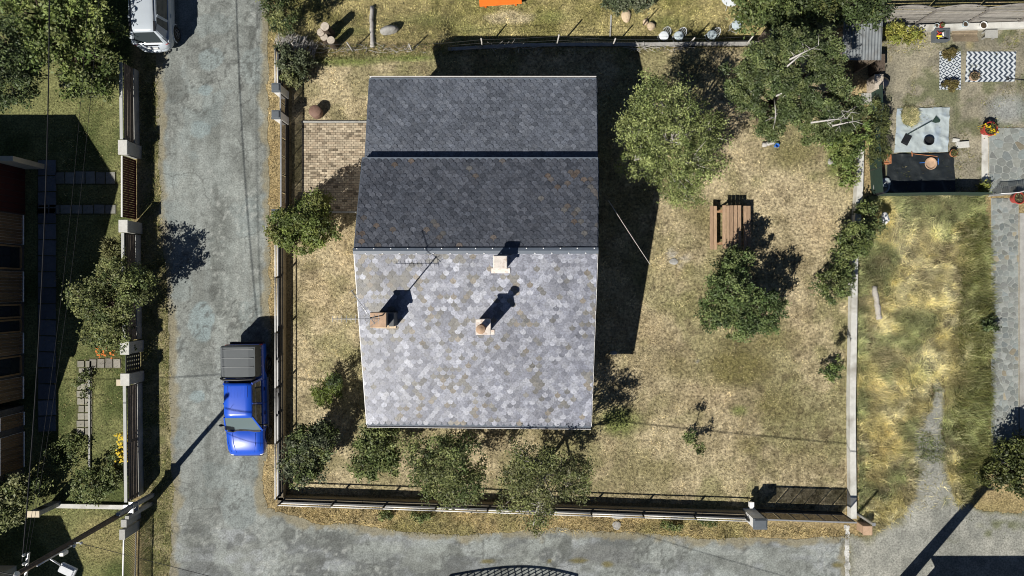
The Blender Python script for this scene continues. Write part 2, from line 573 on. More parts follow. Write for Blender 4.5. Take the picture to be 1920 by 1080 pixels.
# ================================================================ materials
mat('ground', (0.2, 0.17, 0.1), 0.95, 0.3, 3.0, 0.9, 14.0, 0.1, attr=True, fine=(12, 0.6))
mat('lawn', (0.2, 0.17, 0.1), 0.95, 0.22, 2.2, 0.9, 14.0, 0.1, attr=True, fine=(8, 0.75))
mat('asphalt', (0.2, 0.2, 0.2), 0.8, 0.2, 2.6, 0.35, 20.0, 0.25, attr=True, fine=(14, 0.34), crack=0.42)
mat('gravel', (0.2, 0.2, 0.2), 0.9, 0.2, 2.0, 0.6, 45.0, 0.2, attr=True, fine=(12, 0.45))
mat('paver', (0.3, 0.25, 0.18), 0.85, 0.25, 9.0, 0.3, 40.0, 0.2, attr=True)
mat('flagstone', (0.2, 0.2, 0.2), 0.75, 0.2, 7.0, 0.3, 30.0, 0.3, attr=True)
mat('mortar', (0.28, 0.295, 0.278), 0.9, 0.2, 4.0, 0.3, 40.0, 0.2, fine=(30, 0.2))
mat('concrete', (0.33, 0.33, 0.31), 0.85, 0.22, 3.0, 0.3, 30.0, 0.25, fine=(25, 0.15), stain=(0.12, 0.11, 0.09), stain_amt=0.5)
mat('concrete_pale', (0.5, 0.5, 0.47), 0.85, 0.18, 2.5, 0.3, 30.0, 0.25, stain=(0.2, 0.18, 0.14), stain_amt=0.6)
mat('coping_dark', (0.15, 0.165, 0.18), 0.6, 0.15, 3.0, 0.1, 30.0, 0.4)
mat('coping', (0.4, 0.41, 0.4), 0.7, 0.12, 3.0, 0.1, 30.0, 0.3, stain=(0.25, 0.24, 0.2), stain_amt=0.4)
mat('coping_tan', (0.17, 0.145, 0.105), 0.9, 0.2, 2.0, 0.2, 25.0, 0.2)
mat('render_tan', (0.3, 0.25, 0.17), 0.9, 0.15, 2.0, 0.2, 25.0, 0.2)
mat('render_cream', (0.55, 0.48, 0.36), 0.9, 0.12, 1.5, 0.2, 25.0, 0.2)
mat('white_paint', (0.75, 0.75, 0.74), 0.5, 0.08, 4.0, 0.0, spec=0.4)
mat('grey_cap', (0.1, 0.115, 0.13), 0.5, 0.12, 5.0, 0.1, spec=0.4)
mat('dark_metal', (0.03, 0.032, 0.035), 0.45, 0.15, 6.0, spec=0.5)
mat('galvanised', (0.45, 0.46, 0.47), 0.4, 0.15, 8.0, spec=0.6, metal=0.6)
mat('white_rail', (0.62, 0.62, 0.61), 0.4, 0.12, 6.0, spec=0.5)
mat('red_metal', (0.06, 0.016, 0.014), 0.5, 0.15, 3.0, spec=0.4)
mat('wood_grey', (0.17, 0.15, 0.13), 0.8, 0.3, 3.0, 0.3, 30.0, 0.2, attr=True, fine=(30, 0.2), stretch=(1, 1, 1))
mat('wood_table', (0.33, 0.2, 0.115), 0.65, 0.25, 6.0, 0.15, 40.0, 0.3, attr=True, fine=(35, 0.18), stretch=(3, 0.6, 3))
mat('wood_shutter', (0.3, 0.17, 0.075), 0.6, 0.2, 6.0, 0.1, 30.0, 0.3, attr=True)
mat('bark', (0.09, 0.07, 0.055), 0.9, 0.35, 12.0, 0.6, 30.0, 0.1)
mat('bark_pale', (0.36, 0.34, 0.31), 0.85, 0.35, 9.0, 0.5, 30.0, 0.1)
mat('dead_wood', (0.4, 0.385, 0.36), 0.9, 0.3, 8.0, 0.4, 30.0, 0.1)
mat('log_end', (0.42, 0.37, 0.31), 0.9, 0.3, 12.0, 0.3, 40.0, 0.1)
mat('stone_dark', (0.1, 0.095, 0.09), 0.9, 0.3, 4.0, 0.5, 18.0, 0.2)
mat('stone', (0.3, 0.295, 0.28), 0.9, 0.3, 4.0, 0.5, 18.0, 0.2)
mat('slate_ground', (0.06, 0.06, 0.065), 0.7, 0.2, 4.0)
mat('chimney_cream', (0.5, 0.4, 0.28), 0.9, 0.2, 5.0, 0.3, 30.0, 0.2, stain=(0.2, 0.12, 0.08), stain_scale=6, stain_amt=0.5)
mat('chimney_white', (0.62, 0.57, 0.52), 0.9, 0.2, 5.0, 0.3, 30.0, 0.2, stain=(0.3, 0.17, 0.1), stain_scale=7, stain_amt=0.6)
mat('chimney_grey', (0.12, 0.125, 0.13), 0.8, 0.2, 5.0, 0.2, 30.0, 0.2)
mat('terracotta', (0.4, 0.17, 0.08), 0.75, 0.25, 7.0, 0.1, 30.0, 0.3)
mat('rust', (0.17, 0.105, 0.08), 0.7, 0.3, 7.0, 0.1, 30.0, 0.3)
mat('terracotta_slab', (0.4, 0.275, 0.185), 0.8, 0.25, 5.0, 0.2, 30.0, 0.3)
mat('red_pot', (0.35, 0.045, 0.035), 0.4, 0.2, 5.0, spec=0.5)
mat('soil', (0.06, 0.045, 0.03), 0.95, 0.3, 15.0, 0.6, 40.0, 0.1)
mat('moss', (0.085, 0.09, 0.04), 0.95, 0.3, 8.0, 0.6, 30.0, 0.1)
mat('orange_plastic', (0.8, 0.17, 0.02), 0.45, 0.1, 4.0, spec=0.5)
mat('blue_plastic', (0.04, 0.16, 0.55), 0.4, 0.1, 4.0, spec=0.5)
mat('dark_plastic', (0.015, 0.016, 0.018), 0.35, 0.1, 4.0, spec=0.5)
mat('dark_bag', (0.01, 0.012, 0.02), 0.25, 0.1, 4.0, 0.4, 8.0, spec=0.5)
mat('white_tarp', (0.34, 0.39, 0.4), 0.55, 0.12, 3.0, 0.5, 9.0, 0.3, stain=(0.25, 0.32, 0.42), stain_scale=2.2, stain_amt=0.55)
mat('black_tarp', (0.018, 0.022, 0.024), 0.35, 0.3, 3.0, 0.7, 7.0, 0.5)
mat('green_net', (0.02, 0.042, 0.032), 0.7, 0.2, 6.0, 0.2, 30.0)
mat('wire_black', (0.012, 0.012, 0.013), 0.6, 0.0)
mat('wire_pale', (0.55, 0.53, 0.5), 0.6, 0.0)
mat('white_wire_chair', (0.62, 0.66, 0.68), 0.4, 0.1, 6.0, spec=0.5)
mat('cushion', (0.4, 0.47, 0.5), 0.8, 0.25, 10.0, 0.2, 30.0)
mat('tyre', (0.012, 0.012, 0.012), 0.8, 0.1, 8.0)
mat('rim', (0.35, 0.36, 0.37), 0.3, 0.1, 8.0, metal=0.7, spec=0.5)
mat('blue_paint', (0.007, 0.07, 0.5), 0.36, 0.05, 3.0, spec=0.5, coat=0.6)
mat('car_white', (0.4, 0.445, 0.49), 0.35, 0.04, 3.0, spec=0.5, coat=0.5)
mat('bed_rib', (0.2, 0.21, 0.215), 0.5, 0.1, 4.0)
mat('bed_cover', (0.072, 0.082, 0.088), 0.55, 0.08, 3.0, spec=0.4)
mat('trim_black', (0.012, 0.012, 0.014), 0.5, 0.1, 5.0)
mat('tail_red', (0.4, 0.012, 0.02), 0.2, 0.1, 6.0, spec=0.6)
mat('lamp_clear', (0.6, 0.62, 0.64), 0.15, 0.1, 6.0, spec=0.6)
mat('corrugated', (0.2, 0.22, 0.23), 0.5, 0.3, 2.0, spec=0.4, metal=0.2, stain=(0.1, 0.08, 0.06), stain_amt=0.5)
mat('roof_dark', (0.05, 0.05, 0.055), 0.7, 0.2, 3.0)
mat('gutter_white', (0.62, 0.61, 0.6), 0.5, 0.12, 4.0)
mat('ridge_metal', (0.1, 0.12, 0.15), 0.45, 0.1, 4.0, spec=0.5)
mat('screw_white', (0.8, 0.8, 0.8), 0.4, 0.0)
mat('petal_yellow', (0.75, 0.55, 0.015), 0.6, 0.1, 8.0)
mat('petal_orange', (0.75, 0.22, 0.03), 0.6, 0.1, 8.0)
mat('straw', (0.3, 0.22, 0.09), 0.9, 0.3, 10.0, 0.4, 30.0, 0.1)
mat('pole_wood', (0.12, 0.095, 0.07), 0.85, 0.3, 6.0, 0.4, 20.0, 0.2, stretch=(1, 1, 0.2))
mat('porcelain', (0.7, 0.7, 0.66), 0.3, 0.1, 5.0, spec=0.5)
glass_mat('glass')
glass_mat('glass_car', (0.035, 0.045, 0.05), 0.06)
glass_mat('windscreen_glass', (0.11, 0.15, 0.16), 0.1)  # pale base colour stands in for sky reflected in the glass
screen_mat('gate_screen', (0.09, 0.062, 0.062), 0.42)
leaf_mat('leaf', 0.2)
leaf_mat('leaf_matte', 0.2, 0.7)
leaf_mat('grass_blade', 0.35, 0.7)

# slate: per-slate colour from the mesh, a satin surface that glints towards the sun
def slate_material():
    m, nt, b = new_mat('slate')
    N, L = nt.nodes, nt.links
    a = N.new('ShaderNodeAttribute'); a.attribute_name = 'col'
    tc = N.new('ShaderNodeTexCoord')
    gm = N.new('ShaderNodeNewGeometry')
    nz = N.new('ShaderNodeTexNoise'); nz.inputs['Scale'].default_value = 13; nz.inputs['Detail'].default_value = 6; nz.inputs['Roughness'].default_value = 0.75
    L.new(gm.outputs['Position'], nz.inputs['Vector'])
    mr = N.new('ShaderNodeMapRange'); mr.inputs['From Min'].default_value = 0.3; mr.inputs['From Max'].default_value = 0.7
    mr.inputs['To Min'].default_value = 0.5; mr.inputs['To Max'].default_value = 1.5
    L.new(nz.outputs['Fac'], mr.inputs['Value'])
    vm = N.new('ShaderNodeVectorMath'); vm.operation = 'SCALE'
    L.new(a.outputs['Color'], vm.inputs[0]); L.new(mr.outputs['Result'], vm.inputs['Scale'])
    L.new(vm.outputs[0], b.inputs['Base Color'])
    r2 = N.new('ShaderNodeMapRange'); r2.inputs['From Min'].default_value = 0.3; r2.inputs['From Max'].default_value = 0.7
    r2.inputs['To Min'].default_value = 0.36; r2.inputs['To Max'].default_value = 0.55
    L.new(nz.outputs['Fac'], r2.inputs['Value']); L.new(r2.outputs['Result'], b.inputs['Roughness'])
    b.inputs['Specular IOR Level'].default_value = 0.5
    n2 = N.new('ShaderNodeTexNoise'); n2.inputs['Scale'].default_value = 26; n2.inputs['Detail'].default_value = 4
    L.new(gm.outputs['Position'], n2.inputs['Vector'])
    bp = N.new('ShaderNodeBump'); bp.inputs['Strength'].default_value = 0.25; bp.inputs['Distance'].default_value = 0.02
    L.new(n2.outputs['Fac'], bp.inputs['Height']); L.new(bp.outputs['Normal'], b.inputs['Normal'])
slate_material()

# ================================================================ ground
DRY = np.array((0.30, 0.24, 0.13)); DRY2 = np.array((0.24, 0.185, 0.095)); GREEN = np.array((0.13, 0.14, 0.05))
DKGREEN = np.array((0.06, 0.075, 0.025)); DIRT = np.array((0.21, 0.18, 0.13)); PALE = np.array((0.36, 0.31, 0.2))

def ground_colour(x, y):
    n1 = fbm(x, y, 1.6, 3); n2 = fbm(x, y, 0.5, 11); n3 = fbm(x, y, 4.0, 21)
    c = mixc(DRY2, DRY, sstep(0.3, 0.7, n1))
    c = mixc(c, GREEN, 0.5 * sstep(0.5, 0.7, n3) + 0.0 * n2)
    # lawn of the northern garden: greener
    north = sstep(11.0, 11.4, y) * sstep(-11, -10.2, x) * (1 - sstep(15, 17, x))
    nc = mixc(np.array((0.15, 0.14, 0.05)), np.array((0.29, 0.25, 0.12)), sstep(0.35, 0.65, n1 * 0.6 + n2 * 0.4))
    c = mixc(c, nc, north)
    c = mixc(c, PALE, blob(x, y, 955, 22, 55, 14, 0.3) * 0.9)
    for u, v, ru, rv in ((800, 30, 110, 22), (1040, 20, 60, 18), (890, 45, 60, 14), (1260, 30, 60, 20), (660, 55, 60, 16)):
        c = mixc(c, np.array((0.13, 0.15, 0.05)), 0.55 * blob(x, y, u, v, ru, rv, 0.9))
    # western garden
    west = 1 - sstep(-17.4, -17.0, x)
    wc = mixc(np.array((0.065, 0.08, 0.028)), np.array((0.15, 0.155, 0.065)), sstep(0.35, 0.65, n1))
    c = mixc(c, wc, west)
    c = mixc(c, np.array((0.22, 0.19, 0.09)), 0.7 * blob(x, y, 190, 1010, 70, 60, 0.6))
    # verge along the left of the lane, greener
    verge = sstep(-17.0, -16.7, x) * (1 - sstep(-15.2, -14.9, x))
    c = mixc(c, mixc(np.array((0.10, 0.105, 0.045)), np.array((0.2, 0.18, 0.1)), sstep(0.4, 0.62, n2)), verge * 0.9)
    return c

def build_ground():
    xs = np.concatenate([np.linspace(-300, -30, 12), np.arange(-28, 28.01, 0.2), np.linspace(30, 300, 12)])
    ys = np.concatenate([np.linspace(-300, -20, 12), np.arange(-18, 10.61, 0.2), np.arange(10.65, 11.4, 0.03), np.arange(11.4, 20, 0.2), np.linspace(22, 300, 12)])
    X, Y = np.meshgrid(xs, ys)
    ny, nx = X.shape
    x, y = X.ravel(), Y.ravel()
    idx = np.arange(nx * ny).reshape(ny, nx)
    q = np.stack([idx[:-1, :-1], idx[:-1, 1:], idx[1:, 1:], idx[1:, :-1]], -1).reshape(-1, 4)
    me = mesh_np('ground', np.stack([x, y, gz(x, y)], 1), quads=q, cols=ground_colour(x, y), mats=[MATS['ground']], smooth=True)
    link('ground', me, kind='structure')
build_ground()

# ---- the enclosed yard
YARD = WP([(548, 118), (600, 104), (760, 98), (900, 90), (1190, 89), (1420, 90), (1590, 110), (1602, 270), (1590, 560), (1586, 960), (1430, 950), (560, 925), (545, 925)])
def yard_colour(x, y, sd):
    n1 = fbm(x, y, 2.2, 31); n2 = fbm(x, y, 0.45, 41, 3); n3 = fbm(x, y, 1.0, 51)
    c = mixc(np.array((0.22, 0.185, 0.11)), np.array((0.37, 0.315, 0.2)), sstep(0.3, 0.7, n1 * 0.5 + n2 * 0.5))
    c = mixc(c, np.array((0.15, 0.14, 0.065)), 0.55 * sstep(0.48, 0.68, n3))
    c = mixc(c, np.array((0.17, 0.165, 0.075)), 0.6 * sstep(0.47, 0.6, fbm(x, y, 3.2, 57)))
    c = mixc(c, np.array((0.4, 0.335, 0.215)), 0.6 * sstep(0.53, 0.66, fbm(x, y, 2.0, 59)))
    c = mixc(c, np.array((0.13, 0.105, 0.065)), 0.5 * sstep(0.62, 0.7, fbm(x, y, 0.5, 63)))
    green = np.array((0.13, 0.15, 0.05)); oliv = np.array((0.135, 0.12, 0.05))
    for u, v, ru, rv, k in ((1385, 690, 95, 55, .75), (1450, 760, 70, 50, .4), (1280, 690, 60, 40, .3), (1340, 420, 60, 70, .3), (1160, 790, 60, 40, .6), (1400, 835, 45, 30, .4), (1385, 770, 25, 16, .5), (640, 115, 110, 14, .7), (760, 108, 90, 10, .7),
                            (1480, 290, 90, 40, .3), (1300, 400, 60, 40, .3), (1565, 300, 25, 70, .6), (700, 870, 60, 40, .35), (1250, 880, 90, 30, .25),
                            (1500, 860, 70, 40, .2), (575, 450, 30, 30, .3), (1420, 640, 120, 30, .35)):
        c = mixc(c, green if v < 130 or k in (.5, .6) else oliv, np.clip(1.9 * k * blob(x, y, u, v, ru, rv, 0.85) * (0.45 + 1.1 * n2), 0, 1))
    for u, v, ru, rv, k in ((600, 560, 45, 70, .45), (1190, 620, 80, 45, .35), (1330, 740, 70, 40, .35), (1540, 430, 40, 60, .45), (650, 470, 40, 70, .45), (1500, 620, 50, 60, .3), (1250, 500, 60, 50, .3)):
        c = mixc(c, np.array((0.38, 0.3, 0.185)), k * blob(x, y, u, v, ru, rv, 0.8) * (0.5 + n2))
    # bare grey stones and dirt near the old pole foot
    c = mixc(c, np.array((0.3, 0.29, 0.27)), 0.8 * sstep(0.55, 0.68, n2) * (blob(x, y, 1260, 485, 45, 26, 0.8) + blob(x, y, 1150, 662, 22, 8, .6) + blob(x, y, 1310, 675, 20, 10, .6)).clip(0, 1))
    c = mixc(c, np.array((0.16, 0.12, 0.08)), 0.5 * blob(x, y, 1510, 400, 30, 25, .9) * sstep(.4, .6, n2))
    spots = sstep(0.66, 0.74, vnoise(x, y, 0.22, 77)) * sstep(6.5, 12, x) * (1 - sstep(-4, 0, y))
    c = mixc(c, np.array((0.09, 0.075, 0.04)), 0.6 * spots)
    return c
sheet('yard_lawn', YARD, 0.006, 0.12, yard_colour, MATS['lawn'], 0.06, 0.6, 3)

# ---- the lane and its corner
ROAD = WP([(278, -700), (285, -80), (292, 120), (296, 250), (302, 420), (314, 560), (318, 700), (318, 800), (326, 900), (322, 1000), (318, 1120), (318, 1500),
           (480, 1500), (490, 1128), (1000, 1135), (1584, 1142), (1586, 1006), (1500, 1010), (1420, 1007), (1340, 1012), (1250, 1004), (1160, 998), (1050, 990), (960, 997), (860, 1003), (780, 1000),
           (720, 990), (650, 982), (600, 984), (560, 968), (520, 958), (500, 950), (492, 925), (496, 870), (505, 800), (507, 600), (504, 400), (503, 150), (500, -80), (497, -700)])
def road_colour(x, y, sd):
    n1 = fbm(x, y, 2.4, 61); n2 = fbm(x, y, 0.7, 71); n3 = fbm(x * 1.0, y * 0.25, 0.5, 81)
    base = np.array((0.18, 0.193, 0.181)); dark = np.array((0.09, 0.097, 0.09)); pale = np.array((0.25, 0.272, 0.257)); blue = np.array((0.205, 0.255, 0.262))
    c = mixc(base, pale, 0.5 * sstep(0.45, 0.75, n2))
    lane = sstep(-9.9, -9.6, -0 * x + y)      # north of the corner
    c = mixc(c, np.array((0.125, 0.137, 0.127)), 0.6 * sstep(0.47, 0.62, n3) * lane)
    c = mixc(c, np.array((0.255, 0.28, 0.268)), 0.5 * sstep(0.5, 0.66, fbm(x * 1.2, y * 0.2, 0.5, 87)) * lane)
    c = mixc(c, dark, 0.35 * sstep(0.55, 0.75, n1))
    bottom = 1 - sstep(-10.8, -10.2, y)
    pt = fbm(x * 0.45, y * 1.1, 0.9, 91)
    c = mixc(c, np.array((0.095, 0.102, 0.103)), 0.75 * bottom * sstep(0.5, 0.62, pt))
    c = mixc(c, np.array((0.285, 0.305, 0.315)), 0.6 * bottom * sstep(0.52, 0.66, fbm(x * 0.5, y * 1.2, 0.8, 97)))
    c = mixc(c, dark, 0.3 * sstep(0.56, 0.64, fbm(x, y, 0.9, 141)))
    c = mixc(c, pale, 0.6 * sstep(0.56, 0.66, fbm(x, y, 1.1, 143)))
    c = mixc(c, blue, 0.25 * sstep(0.58, 0.63, fbm(x, y, 1.7, 147)) * lane)
    c = mixc(c, dark, 0.45 * sstep(0.62, 0.7, vnoise(x, y, 0.16, 149)) * sstep(.45, .6, fbm(x, y, 1.8, 153)))
    c = mixc(c, np.array((.33, .345, .325)), 0.5 * sstep(0.7, 0.78, vnoise(x, y, 0.13, 155)) * sstep(.42, .6, fbm(x, y, 2.1, 157)))
    # repaired patches
    for u, v, ru, rv, k, cc in ((388, 165, 13, 11, .8, blue), (375, 245, 22, 18, .6, blue), (395, 110, 24, 22, .5, blue), (380, 600, 24, 42, .8, blue), (372, 745, 18, 12, .8, blue),
                                (420, 615, 16, 40, .4, pale), (472, 60, 9, 14, .75, dark), (335, 165, 20, 30, .6, dark), (322, 620, 13, 42, .7, dark), (303, 180, 12, 30, .7, np.array((.16, .15, .12))),
                                (400, 545, 12, 18, .6, dark), (445, 300, 16, 30, .45, dark), (405, 365, 8, 18, .6, dark), (430, 440, 14, 20, .5, dark), (360, 1000, 16, 40, .5, dark), (445, 1012, 12, 12, .6, dark),
                                (545, 1000, 16, 16, .7, dark), (620, 1010, 60, 20, .5, dark), (590, 1050, 22, 18, .6, dark), (700, 1035, 50, 22, .5, pale), (800, 1025, 30, 14, .6, pale), (905, 1025, 40, 20, .55, pale),
                                (1130, 1040, 60, 22, .5, np.array((.15, .155, .15))), (1060, 1028, 18, 24, .7, dark), (1010, 1020, 24, 16, .7, pale), (1300, 1055, 60, 20, .4, dark), (1350, 1030, 50, 16, .4, pale),
                                (460, 700, 30, 60, .3, pale), (350, 400, 30, 90, .3, pale), (450, 950, 40, 50, .25, blue), (385, 930, 30, 90, .3, dark)):
        c = mixc(c, cc, k * blob(x + 0.5 * (n2 - .5), y + 0.5 * (n1 - .5), u, v, ru, rv, 0.16))
    # wheel-worn strips along the lane
    for u, k in ((352, .25), (440, .3)):
        cx = W(u, 0)[0]
        c = mixc(c, pale, k * np.exp(-((x - cx - 0.25 * (n1 - .5)) / 0.35) ** 2) * lane)
    # thin cracks
    cr = np.minimum(np.abs(fbm(x, y, 1.4, 131, 5) - 0.5), np.abs(fbm(x, y * .45, 1.1, 133, 5) - 0.5))
    c = mixc(c, np.array((0.08, 0.085, 0.08)), 0.75 * (1 - sstep(0.004, 0.016, cr)) * sstep(.4, .55, n1))
    # grass and dirt creeping in at the edges and in holes
    e = sstep(-0.75, 0.05, sd + 0.8 * (n2 - 0.5))
    c = mixc(c, np.array((0.2, 0.18, 0.12)), 0.85 * sstep(0.45, 0.9, e))
    for u, v, ru, rv in ((1085, 1052, 24, 6), (1140, 1058, 14, 8), (1030, 1053, 6, 4), (915, 1052, 20, 5), (1570, 1060, 14, 8)):
        c = mixc(c, np.array((0.12, 0.105, 0.04)), 0.9 * blob(x + .2 * (n2 - .5), y + .2 * (n1 - .5), u, v, ru, rv, 0.6))
    return c
sheet('road', ROAD, 0.012, 0.09, road_colour, MATS['asphalt'], 0.14, 0.7, 5)

# ---- gravel yard and worn footpath in the south-east
GRAVEL = WP([(1590, 1005), (1612, 1000), (1640, 992), (1690, 965), (1706, 930), (1712, 880), (1704, 840), (1712, 810), (1742, 760), (1740, 720), (1752, 700), (1772, 705), (1780, 740), (1772, 790),
             (1778, 850), (1788, 910), (1800, 945), (1860, 955), (1960, 952), (2600, 960), (2600, 1500), (1590, 1500)])
def gravel_colour(x, y, sd):
    n1 = fbm(x, y, 1.5, 151); n2 = fbm(x, y, 0.4, 161)
    c = mixc(np.array((0.19, 0.195, 0.175)), np.array((0.31, 0.31, 0.275)), sstep(0.3, 0.7, n1 * .5 + n2 * .5))
    c = mixc(c, np.array((0.25, 0.255, 0.23)), 0.5 * blob(x, y, 1700, 1010, 90, 50, .8))
    e = sstep(-0.4, 0.05, sd + 0.5 * (n2 - .5))
    c = mixc(c, np.array((0.13, 0.125, 0.06)), 0.8 * e)
    for u, v, ru, rv in ((1880, 985, 60, 16), (1735, 840, 22, 26), (1725, 790, 12, 22), (1790, 1015, 20, 8), (1860, 1000, 30, 10), (1775, 930, 10, 30)):
        c = mixc(c, np.array((0.09, 0.1, 0.045)), 0.8 * blob(x + .3 * (n2 - .5), y + .3 * (n1 - .5), u, v, ru, rv, .7) * sstep(.35, .6, n2))
    return c
sheet('gravel_track', GRAVEL, 0.010, 0.1, gravel_colour, MATS['gravel'], 0.5, 0.9, 8)

# ---- overgrown field
FIELD = WP([(1604, 380), (1640, 366), (1845, 366), (1850, 470), (1856, 600), (1850, 800), (1860, 880), (1800, 945), (1720, 960), (1690, 985), (1612, 1004)])
def field_colour(x, y, sd):
    n1 = fbm(x, y, 1.3, 171); n2 = fbm(x, y, 0.4, 181)
    c = mixc(np.array((0.13, 0.115, 0.05)), np.array((0.3, 0.26, 0.12)), sstep(0.3, 0.68, n1 * .6 + n2 * .4))
    xr = W(1800, 0)[0]
    c = mixc(c, np.array((0.36, 0.335, 0.22)), 0.7 * sstep(.5, .62, fbm(x, y, .8, 177)))
    c = mixc(c, np.array((0.10, 0.118, 0.052)), 0.9 * sstep(.49, .58, fbm(x, y, 1.3, 187)))
    c = mixc(c, np.array((0.08, 0.065, 0.04)), 0.85 * sstep(.57, .65, fbm(x, y, .6, 197)))
    for u, v, ru, rv, k, cc in ((1720, 440, 70, 50, .5, (.36, .325, .19)), (1720, 560, 70, 40, .5, (.36, .325, .19)), (1690, 600, 25, 25, .6, (.1, .11, .04)), (1720, 690, 40, 30, .5, (.11, .12, .05)), (1665, 665, 60, 22, .7, (.13, .1, .06)),
                                (1645, 725, 28, 22, .8, (.45, .39, .21)), (1660, 820, 40, 60, .5, (.3, .24, .09)), (1640, 880, 30, 50, .4, (.27, .22, .08)), (1650, 760, 40, 14, .6, (.07, .06, .03)), (1640, 560, 20, 60, .5, (.16, .12, .06))):
        c = mixc(c, np.array(cc), k * blob(x + .5 * (n2 - .5), y + .5 * (n1 - .5), u, v, ru, rv, .7))
    c = mixc(c, np.array((0.085, 0.105, 0.035)), 0.8 * sstep(xr - .2, xr + 0.6, x + .8 * (n1 - .5)))
    return c
sheet('field', FIELD, 0.005, 0.12, lambda x, y, sd: 0.7 * field_colour(x, y, sd) + np.array((.01, .008, .004)), MATS['lawn'], 0.2, 0.8, 9)  # soil and thatch tone, darkened so gaps between blades look shaded

# ---- trodden earth of the north-east garden
DIRTYARD = WP([(1640, 30), (2500, 30), (2500, 238), (1842, 240), (1840, 366), (1640, 366), (1650, 200)])
def dirt_colour(x, y, sd):
    n1 = fbm(x, y, 1.4, 191); n2 = fbm(x, y, 0.4, 201)
    c = mixc(np.array((0.155, 0.145, 0.11)), np.array((0.29, 0.265, 0.195)), sstep(0.3, 0.7, n1 * .5 + n2 * .5))
    c = mixc(c, np.array((0.31, 0.26, 0.13)), 0.7 * sstep(.45, .62, fbm(x, y, .8, 211)) * (blob(x, y, 1690, 110, 40, 80, .8) + blob(x, y, 1800, 85, 60, 20, .8)).clip(0, 1))
    c = mixc(c, np.array((0.09, 0.105, 0.045)), 0.7 * sstep(.5, .65, fbm(x, y, .9, 221)))
    c = mixc(c, np.array((0.25, 0.27, 0.27)), 0.7 * blob(x, y, 1890, 205, 60, 40, .7))
    return c
sheet('earth_yard', DIRTYARD, 0.006, 0.12, dirt_colour, MATS['gravel'], 0.15, 0.8, 12)

# ---- broken concrete kerb where the tarmac ends
KERB = WP([(1583, 985), (1592, 985), (1594, 1140), (1584, 1140)])
sheet('kerb_strip', KERB, 0.018, 0.06, lambda x, y, sd: mixc(np.array((0.3, 0.3, 0.28)), np.array((0.5, 0.5, 0.48)), sstep(.4, .6, fbm(x, y, .5, 231))), MATS['gravel'], 0.08, 0.3, 4)

# ---- brick paving of the drive
def build_paving():
    x0, y1 = W(566, 231); x1, y0 = W(722, 396)
    root = link('driveway', mesh_np('driveway', [(x0, y0, .012), (x1, y0, .012), (x1, y1, .012), (x0, y1, .012)], quads=[(0, 1, 2, 3)], cols=np.full((4, 3), 0.12), mats=[MATS['paver']]), kind='structure')
    r = random.Random(5)
    mb = MB()
    bw, bh, g = 0.205, 0.105, 0.014
    ny = int((y1 - y0) / bh); 
    for j in range(ny):
        off = (j % 2) * bw / 2
        x = x0 - off
        while x < x1 - 0.02:
            a, b = max(x, x0) + g / 2, min(x + bw, x1) - g / 2
            if b - a > 0.04:
                k = r.uniform(.75, 1.2)
                cx = (a + b) / 2; cy = y0 + (j + .5) * bh
                dk = float(0.75 + 0.5 * fbm(np.array([cx]), np.array([cy]), 0.8, 9)[0])
                base = (0.4, 0.34, 0.25) if r.random() < .6 else (0.33, 0.27, 0.195)
                if r.random() < .08: base = (0.17, 0.14, 0.1)
                mb.cur = tuple(c * k * dk for c in base)
                mb.box((cx, cy, 0.022 + r.uniform(-.003, .004)), (b - a, bh - g, 0.03))
            x += bw
    mb.build('paver', MATS['paver'], root, kind='stuff')
    mb = MB(); mb.box(((x0 + x1) / 2, y1 + .05, .03), (x1 - x0, .08, .1)); mb.box(((x0 + x1) / 2, y0 - .05, .03), (x1 - x0, .08, .1))
    mb.build('edging', MATS['concrete'], root)
build_paving()

# ---- crazy paving: every flagstone a piece of its own
def clip(poly, nx, ny, d):
    out = []
    for i in range(len(poly)):
        a, b = poly[i], poly[(i + 1) % len(poly)]
        da = a[0] * nx + a[1] * ny - d; db = b[0] * nx + b[1] * ny - d
        if da <= 0: out.append(a)
        if (da < 0) != (db < 0):
            t = da / (da - db); out.append((a[0] + (b[0] - a[0]) * t, a[1] + (b[1] - a[1]) * t))
    return out

